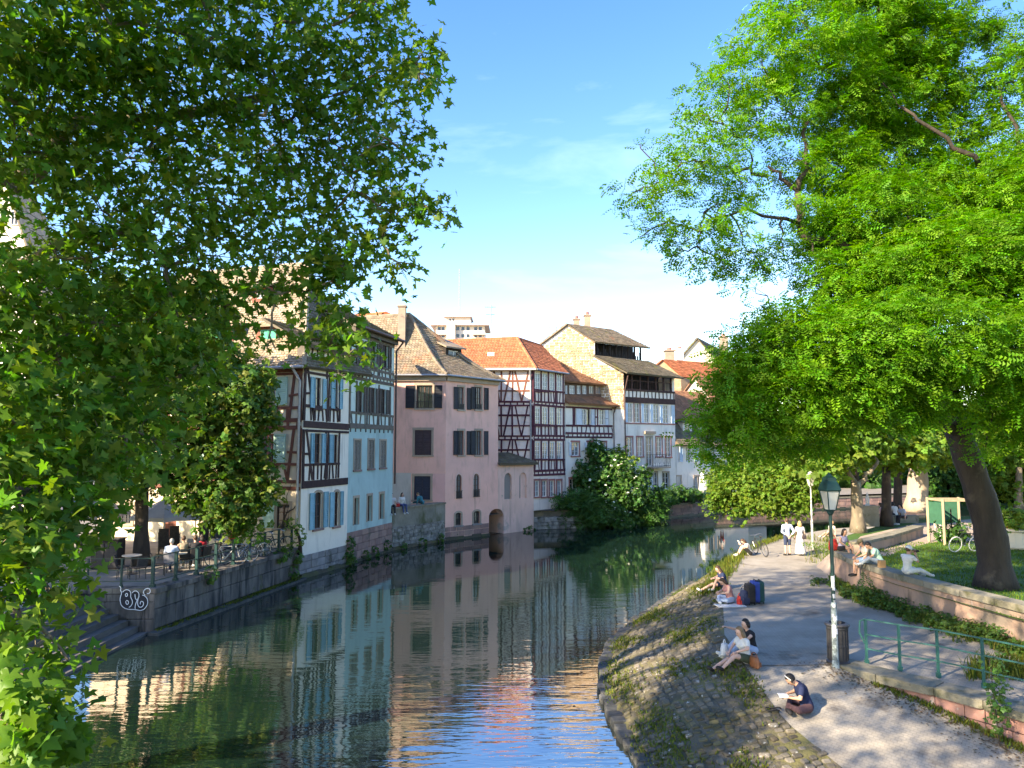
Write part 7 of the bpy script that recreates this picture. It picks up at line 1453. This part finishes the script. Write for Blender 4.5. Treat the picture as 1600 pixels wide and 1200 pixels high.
W4 = on(1142, 942); person('person in coral top and pale jeans sitting cross legged beside the luggage', W4, R(96), (0, 0, .13), R(16), knees=((-.34, .28, .15), (.34, .28, .15)), ankles=((.12, .38, .08), (-.12, .46, .08)), toes=((.26, .38, .06), (-.26, .46, .06)), elbows=((-.26, .18, .40), (.26, .16, .40)), wrists=((-.1, .36, .34), (.1, .36, .36)), head=R(30), top=('coral', (.55, .25, .22)), sleeve=0, bottom=('pale_jeans', (.42, .50, .62)), hair='brown', long=.2, woman=True)
def suitcase(label, x, y, mat, rz, h=.62):
    p = on(x, y); o = thing('suitcase', label, 'suitcase', p, rz, 'luggage on the path'); m = unit(mat, .1); piece('shell', m, o, p + Vector((0, 0, h / 2 + .05)), ((math.cos(rz), math.sin(rz), 0), (-math.sin(rz), math.cos(rz), 0), (0, 0, 1)), (.26, .42, h)).matrix_basis = Matrix.Translation((0, 0, h / 2 + .05)) @ Matrix.Diagonal((.26, .42, h, 1))
    mb = MB()
    for k in range(4): mb.box((-.133 if k % 2 else .133, (k // 2 - .5) * .2, h / 2 + .05), (.012, .03, h * .8))
    mb.build('ribs', mat, o, local=True)
    for a in (-.09, .09):
        for b in (-.15, .15): MB().tube([(a, b - .02, .03), (a, b + .02, .03)], .028, 8).build('wheel', m_shoe_d, o, local=True)
    MB().tube([(0, -.1, h + .05), (0, -.1, h + .1), (0, .1, h + .1), (0, .1, h + .05)], .012, 5).build('handle', m_shoe_d, o, local=True)
suitcase('black suitcase standing next to the backpack', 1172, 944, cloth('black_case', (.02, .02, .022)), R(5)); suitcase('blue suitcase between the black and the dark green one', 1180, 942, cloth('blue_case', (.03, .07, .30)), R(0), .68); suitcase('dark green suitcase last in the luggage row', 1187, 942, cloth('green_case', (.015, .06, .06)), R(-4), .68)
bag('navy backpack with a red flap leaning on the black suitcase', on(1163, 945), R(15), (.36, .28, .48), m_navy, 'backpack', 'backpack'); q = bag('red cloth bag leaning on the navy backpack', on(1157, 945), R(10), (.26, .2, .3), m_redb)
MB().box(on(1142, 948) + Vector((0, 0, .02)), (.9, .5, .03)); o = thing('blanket', 'white cloth spread under the person in pale jeans', 'blanket', on(1140, 946)); MB().box(on(1140, 946) + Vector((0, -.05, .012)), (.95, .5, .02), Matrix.Rotation(.1, 3, 'Z')).build('cloth', m_whiteb, o)
W5 = on(1172, 868); person('brown haired person in a white top reading at the far water edge', W5, R(88), (0, 0, .12), R(22), knees=((-.1, .36, .46), (.1, .36, .46)), ankles=((-.1, .58, .06), (.1, .58, .06)), elbows=((-.24, .2, .42), (.24, .2, .42)), wrists=((-.09, .42, .52), (.09, .42, .52)), head=R(26), top=('white', (.62, .61, .58)), sleeve=0, bottom=('black', (.018, .018, .02)), leg=.7, hair='brown', long=.18, woman=True, vox=.028)
o = thing('book', 'small pale book in front of the reader at the water edge', 'book', W5 + Vector((-.5, .03, .6))); MB().box(W5 + Vector((-.5, .03, .6)), (.03, .2, .26), Matrix.Rotation(R(-30), 3, 'Y')).build('page_block', m_paper, o)
M1 = on(1231, 868); person('man in pale blue shirt and navy shorts standing on the path, hands behind his back', M1, R(6), (0, 0, .96), R(0), knees=((-.1, .0, .5), (.11, .03, .5)), ankles=((-.12, -.03, .08), (.12, .0, .08)), elbows=((-.30, -.1, 1.12), (.30, -.1, 1.12)), wrists=((-.05, -.2, .92), (.05, -.2, .92)), top=('pale_shirt', (.42, .50, .64)), sleeve=1.5, bottom=('navy_shorts', (.03, .045, .09)), leg=.95, hair='brown', shoe=m_shoe_d, s=1.03, vox=.026)
F1 = on(1251, 868); person('blond woman in a long white dress standing on the path beside the man', F1, R(2), (0, 0, .93), top=('white_dress', (.66, .65, .63)), sleeve=.5, bottom=('white_dress', (.66, .65, .63)), dress=1.02, hair='blond', long=.25, woman=True, s=.97, vox=.028, elbows=((-.24, .0, 1.1), (.24, .0, 1.1)), wrists=((-.22, .12, .92), (.22, .12, .92)))
bag('small dark shoulder bag on the hip of the woman in white', F1 + Vector((.14, -.17, .82)), R(10), (.26, .1, .18), cloth('dark_bag', (.05, .04, .045)))
# --- on the park wall
WT = 2.42
WXs = sorted((y, x) for x, y in WALLX)
def ow(px, off=.2):
    ys = [21 + .05 * k for k in range(190)]; y = min(ys, key=lambda v: abs(proj((interp(v, WXs) + off, v, WT))[0] - px)); return Vector((interp(y, WXs) + off, y, WT))
def sit(dang=True): return dict(pelvis=(0, 0, .11), knees=((-.11, .42, .1), (.11, .42, .1)), ankles=((-.11, .50, -.36), (.11, .47, -.38)) if dang else ((-.1, .75, .06), (.1, .8, .06)))
person('person with olive cap and blue shorts on the park wall, legs dangling down', ow(1357, .12), R(88), **sit(), lean=R(16), elbows=((-.25, .18, .36), (.25, .2, .36)), wrists=((-.12, .4, .24), (.12, .4, .24)), head=R(16), top=('beige', (.45, .40, .34)), bottom=('blue_shorts', (.24, .36, .52)), leg=.85, hair='brown', capc=('olive_cap', (.15, .13, .08)), shoe=m_shoe_d, skin=1)
person('black haired person in a mint green shirt on the wall beside the cap wearer', ow(1376, .34), R(70), pelvis=(0, 0, .11), knees=((-.15, .36, .25), (.15, .38, .2)), ankles=((-.1, .6, .05), (.1, .62, .05)), lean=R(26), elbows=((-.25, .26, .34), (.25, .26, .34)), wrists=((-.1, .42, .25), (.1, .42, .25)), head=R(22), top=('mint', (.34, .55, .45)), bottom=('grey_blue', (.3, .36, .42)), hair='black', skin=1)
o = thing('paper_bag', 'brown paper bag standing on the coping between the wall sitters', 'bag', ow(1378, .12)); q = ow(1378, .12); MB().prism([q + Vector(v) for v in ((-.11, -.07, 0), (.11, -.07, 0), (.11, .07, 0), (-.11, .07, 0))], (0, 0, .24)).build('sack', cloth('kraft', (.36, .22, .11)), o)
person('person in a white shirt and white cap photographing from the park wall', ow(1417, .25), R(-70), pelvis=(0, 0, .11), knees=((-.12, .42, .12), (.12, .42, .12)), ankles=((-.12, .72, -.06), (.14, .8, -.04)), lean=R(6), elbows=((-.28, .22, .45), (.26, .2, .42)), wrists=((-.07, .3, .66), (.08, .3, .62)), head=R(8), top=('white', (.62, .61, .58)), bottom=('white_trousers', (.6, .6, .57)), hair='brown', capc=('white_cap', (.65, .65, .65)), skin=1)
o = thing('camera', 'black camera held up by the person in the white cap', 'camera', ow(1417, .25) + Vector((.34, .2, .68))); q = ow(1417, .25) + Vector((.36, .16, .72)); MB().box(q, (.07, .13, .09)).build('camera_body', m_shoe_d, o); MB().tube([q, q + Vector((.14, .04, -.02))], .038, 10).build('lens', m_shoe_d, o); MB().tube([q - Vector((0, 0, .04)), q - Vector((.05, .05, .25)), q - Vector((.2, .0, .1))], .012, 5).build('strap', m_navy, o)
W6 = ow(1324, .2) if False else Vector((13.1, 30.0, 2.42)); person('person with curly black hair perched at the far end of the park wall', W6, R(-150), pelvis=(0, 0, .11), knees=((-.11, .4, .14), (.11, .4, .16)), ankles=((-.1, .48, -.3), (.1, .5, -.3)), lean=R(14), elbows=((-.25, .14, .38), (.25, .14, .38)), wrists=((-.14, .34, .24), (.14, .34, .24)), top=('lilac', (.38, .34, .46)), sleeve=0, bottom=('black', (.018, .018, .02)), leg=.7, hair='black', long=.22, woman=True, skin=1)
bag('red and black bag on the wall end beside the curly haired person', Vector((12.85, 30.15, 2.42)), R(20), (.42, .25, .46), m_redb); bag('white shopping bag beside the curly haired person', Vector((13.55, 30.3, 2.05)), R(0), (.3, .2, .42), m_whiteb)
person('person sitting on the sunlit path edge behind the near lamp post', gp(1299, 838, PZ), R(120), pelvis=(0, 0, .12), knees=((-.1, .4, .3), (.1, .44, .2)), ankles=((-.1, .72, .06), (.1, .8, .06)), lean=R(-10), top=('cream', (.55, .5, .42)), sleeve=.3, bottom=('sand', (.45, .38, .3)), leg=1.0, hair='blond', woman=True, vox=.03)
# --- park
def pk(x, y, z=2.05): return gp(x, y, z)
person('person in a cream shirt and pale trousers walking through the park', pk(1466, 840), R(150), (0, 0, .95), R(3), knees=((-.1, .14, .52), (.1, -.02, .5)), ankles=((-.1, .2, .1), (.1, -.28, .14)), top=('cream', (.58, .54, .46)), sleeve=.8, bottom=('stone', (.42, .40, .36)), hair='brown', vox=.028)
for x, y, t, b, h, l, rz in ((1383, 818, ('rose', (.5, .3, .3)), ('dark', (.03, .03, .035)), 'brown', 'person in a rose top at the near end of the seated park group', 40), (1400, 816, ('white', (.62, .61, .58)), ('dark', (.03, .03, .035)), 'black', 'person in white in the middle of the seated park group', 10), (1414, 820, ('sky', (.35, .45, .6)), ('dark', (.03, .03, .035)), 'black', 'person in a blue shirt at the far end of the seated park group', 100)):
    person(l, pk(x, y), R(rz), pelvis=(0, 0, .45), knees=((-.1, .42, .48), (.1, .42, .48)), ankles=((-.1, .45, .08), (.1, .45, .08)), lean=R(20), top=t, bottom=b, hair=h, long=.15, vox=.03, hands=False, group='people sitting under the park trees')
person('person in white crouching at the dark picnic table right of the leaning trunk', pk(1570, 828), R(60), pelvis=(0, 0, .45), knees=((-.1, .42, .48), (.1, .42, .48)), ankles=((-.1, .45, .08), (.1, .45, .08)), lean=R(24), top=('white', (.62, .61, .58)), bottom=('dark', (.03, .03, .035)), hair='black', vox=.03, hands=False)
# low wall seat for the group
o = thing('stone_bench', 'low stone bench under the seated park group', 'bench', pk(1400, 818)); MB().box(pk(1400, 817) + Vector((0, .1, .2)), (2.6, .5, .4)).build('plinth', m_coping, o); MB().box(pk(1400, 817) + Vector((0, .1, .42)), (2.7, .56, .05)).build('seat', m_coping, o)
q = pk(1357, 822); o = thing('stone_pillar', 'short stone pillar lit by the sun with a small white finial', 'pillar', q); MB().box(q + Vector((0, 0, .55)), (.95, .7, 1.1)).build('shaft', m_coping, o); MB().box(q + Vector((0, 0, 1.13)), (1.05, .8, .08)).build('cap', m_coping, o); MB().lathe([(.14, 1.17), (.1, 1.3), (.12, 1.5), (.06, 1.75), (.02, 1.9)], q, 8).build('finial', m_whiteb, o)
m_post = M('pale_wood', (0.34, 0.27, 0.17), (0.26, 0.20, 0.13), 4, stretch=(1, 1, .2)); m_mesh = M('green_mesh', (0.03, 0.12, 0.07), None, 3)
q = pk(1494, 850); o = thing('tree_guard', 'wooden post guard with green mesh round a young tree on the lawn', 'tree guard', q); cs = [q + Vector((a, b, 0)) for a, b in ((-.75, -.4), (.75, -.4), (.75, .9), (-.75, .9))]
for c in cs: bar('post', cube(m_post), o, c, c + Vector((0, 0, 2.1)), .1, .1)
for a, b in zip(cs, cs[1:] + cs[:1]): bar('rail', cube(m_post), o, a + Vector((0, 0, 2.03)), b + Vector((0, 0, 2.03)), .06, .09)
for a, b in ((cs[0], cs[3]), (cs[3], cs[2])): MB().prism([a + Vector((0, 0, .9)), b + Vector((0, 0, .9)), b + Vector((0, 0, 1.9)), a + Vector((0, 0, 1.9))], (.01, .01, 0)).build('mesh_panel', m_mesh, o)
P, d, C = clumpy((q.x, q.y + .3, 2.5), (.8, .6, .5), 300, 5, .15); tn = thing('young_shrub', 'low leafy shrub inside the wooden tree guard', 'shrub', q); link('foliage', leaf_mesh('foliage', P, d, T_BUNCH, .22, m_leafB), tn, kind='stuff'); MB().tube([q + Vector((0, .3, 0)), q + Vector((0, .3, 1.6))], .03, 6).build('stem', m_bark, tn)
q = pk(1592, 858); o = thing('planter', 'pale round planter with a yellow green shrub at the park edge', 'planter', q); MB().lathe([(.45, 0), (.55, .1), (.62, .75), (.68, .8), (.68, .88), (.58, .88)], q, 16).build('pot', m_creamgable, o); P, d, C = clumpy((q.x, q.y, q.z + 1.25), (.8, .8, .5), 420, 6, .14); link('foliage', leaf_mesh('foliage', P, d, T_BUNCH, .25, m_leafL), o, kind='stuff')
m_redw = M('red_bench_paint', (0.46, 0.09, 0.045), (0.36, 0.07, 0.04), 4)
q = pk(1578, 838); o = thing('park_bench', 'long red bench right of the leaning trunk', 'bench', q)
for k in range(3): bar('slat', cube(m_redw), o, q + Vector((-1.1, -.18 + k * .17, .45)), q + Vector((1.1, -.18 + k * .17, .45)), .15, .04)
for k in range(2): bar('slat', cube(m_redw), o, q + Vector((-1.1, .3, .62 + k * .18)), q + Vector((1.1, .3, .62 + k * .18)), .035, .14)
for s_ in (-.9, .9): bar('leg', cube(m_iron), o, q + Vector((s_, 0, 0)), q + Vector((s_, 0, .43)), .4, .06)
q = pk(1585, 822); o = thing('picnic_table', 'dark picnic table behind the red bench', 'table', q)
for k in range(4): bar('board', cube(m_darkwood), o, q + Vector((-1.2, -.3 + k * .2, .75)), q + Vector((1.2, -.3 + k * .2, .75)), .18, .045)
for s_ in (-.8, .8): bar('leg', cube(m_darkwood), o, q + Vector((s_, -.5, 0)), q + Vector((s_, .2, .74)), .09, .06); bar('leg', cube(m_darkwood), o, q + Vector((s_, .5, 0)), q + Vector((s_, -.2, .72)), .09, .06)
# --- behind the embankment wall and on the terrace
def tw(u, o): return FT.P(u, ZT - .12, o)
person('person with dark hair and a black backpack seen from behind on the embankment wall', FT.P(.25, ZT, -.25), R(200), **sit(), lean=R(4), top=('pale_grey', (.5, .5, .52)), bottom=('dark', (.03, .03, .035)), hair='black', vox=.03, hands=False)
person('person with sunglasses and long dark hair in a white jacket sitting on the embankment wall', FT.P(1.15, ZT, -.2), R(-140), **sit(), lean=R(8), top=('white', (.62, .61, .58)), sleeve=1.9, bottom=('blue', (.06, .09, .2)), hair='black', long=.28, woman=True, vox=.03, hands=False)
person('person in a teal jacket lying propped on one elbow on the embankment wall', FT.P(3.5, ZT, -.28), R(55), pelvis=(0, 0, .12), lean=R(38), knees=((-.12, .42, .14), (.12, .42, .2)), ankles=((-.12, .78, .07), (.12, .72, .07)), top=('teal', (.02, .17, .20)), sleeve=1.9, bottom=('dark_teal', (.015, .07, .08)), hair='light', vox=.03, hands=False)
bag('bright red bag on the embankment wall beside the person with sunglasses', FT.P(.8, ZT, -.2), 0, (.3, .2, .22), m_redb)
def seated(label, x, y, rz, **k):
    p = T(x, y); place(ch2 if 'grey' in label else ch1, p, R(rz), 'dark cafe chair under the ' + label.split(',')[0], 'occupied cafe chairs')
    person(label, p, R(rz), pelvis=(0, -.04, .58), knees=((-.11, .38, .52), (.11, .38, .52)), ankles=((-.11, .36, .08), (.11, .36, .08)), lean=k.pop('lean', R(8)), elbows=((-.25, .1, .8), (.25, .1, .8)), wrists=((-.12, .34, .76), (.12, .34, .76)), vox=.03, hands=False, group='guests at the cafe', **k)
seated('man with grey hair in a pale blue shirt, seen from behind at the terrace railing', 266, 896, 10, top=('pale_shirt', (.42, .50, .64)), sleeve=.9, bottom=('navy', (.02, .03, .06)), hair='grey')
seated('person with bare brown shoulders at the cafe table, facing the man in pale blue', 286, 890, 40, top=('khaki', (.3, .25, .18)), sleeve=0, bottom=('khaki', (.3, .25, .18)), hair='brown', skin=1)
seated('person in a dark jacket at the cafe table, between two guests', 304, 889, 30, top=('dark', (.03, .03, .035)), sleeve=1.9, bottom=('dark', (.03, .03, .035)), hair='brown')
seated('woman with long black hair in a red top, leaning over the cafe table', 316, 886, 60, top=('red', (.5, .03, .05)), sleeve=0, bottom=('dark', (.03, .03, .035)), hair='black', long=.3, woman=True)
seated('person in a bright red shirt, bending under the tree branches', 366, 872, 80, top=('bright_red', (.6, .05, .04)), sleeve=.6, bottom=('blue', (.06, .09, .2)), hair='brown', lean=R(20))
for x, y, rz, c, l in ((248, 900, -60, ch1, 'empty dark chair left of the man in pale blue'), (215, 905, 60, ch1, 'empty dark chair by the corner table near the trunk'), (192, 903, -70, ch1, 'empty dark chair by the corner table near the cabinet'), (330, 878, -40, ch2, 'empty grey chair in front of the closed parasol'), (352, 874, 120, ch2, 'empty grey chair between the closed parasol and the bicycles'), (288, 874, 150, ch2, 'pale grey chair back standing behind the seated guests'), (306, 872, 170, ch2, 'second pale grey chair back behind the seated guests')): place(c, T(x, y), R(rz), l, 'empty cafe chairs')
# --- riverside cafe in the distance
Z2 = zq
for k, x in enumerate((1048, 1062, 1078, 1092, 1106)):
    q = gp(x, 783, Z2 + .04); q = f1.P(min(f1.L - .4, .6 + k * 1.6), Z2 + .04, -.3); o = thing('flower_box', f'{("first", "second", "third", "fourth", "fifth")[k]} planted box on the riverside cafe edge from the flowering bush', 'planter', q, 0, 'flower boxes of the riverside cafe'); MB().box(q + Vector((0, 0, .22)), (1.1, .35, .44), Matrix.Rotation(math.atan2(f1.d.y, f1.d.x), 3, 'Z')).build('box', m_darkwood, o); P, d, C = clumpy((q.x, q.y, q.z + .65), (.6, .4, .35), 150, 5, .1); link('foliage', leaf_mesh('foliage', P, d, T_BUNCH, .2, m_leafB), o, kind='stuff')
q = FGv.P(1.9, 1.5, 1.6); o = thing('parasol', 'closed white parasol against the low riverside house', 'parasol', q, 0, 'cafe parasols'); MB().lathe([(.2, .7), (.42, 1.0), (.3, 2.2), (.05, 2.9)], q, 8).build('canopy', m_whiteb, o); MB().tube([q, q + Vector((0, 0, .75))], .04, 6).build('pole', m_zinc, o)
person('distant cafe guest in white and red by the low riverside house', FGv.P(4.6, 1.5, 1.5), R(150), top=('white', (.62, .61, .58)), bottom=('red', (.5, .03, .05)), hair='brown', vox=.035, hands=False)
q = FE.P(.2, 1.6, .25); o = thing('air_conditioner', 'pale air conditioning unit at the foot of the rose timbered house', 'air conditioner', FD.P(4.0, 1.1, .4)); q = FD.P(4.0, 1.5, .35); MB().box(q, (.8, .4, .85), Matrix.Rotation(math.atan2(FD.d.y, FD.d.x), 3, 'Z')).build('case', m_wf, o); MB().lathe([(.28, 0), (.28, .02)], (0, 0, 0), 14)
mb = MB(); mb.tube([q + FD.n * .2, q + FD.n * .215], .26, 14); mb.build('fan_grille', m_iron, o)
for m in list(bpy.data.meshes):
    if m.users == 0: bpy.data.meshes.remove(m)
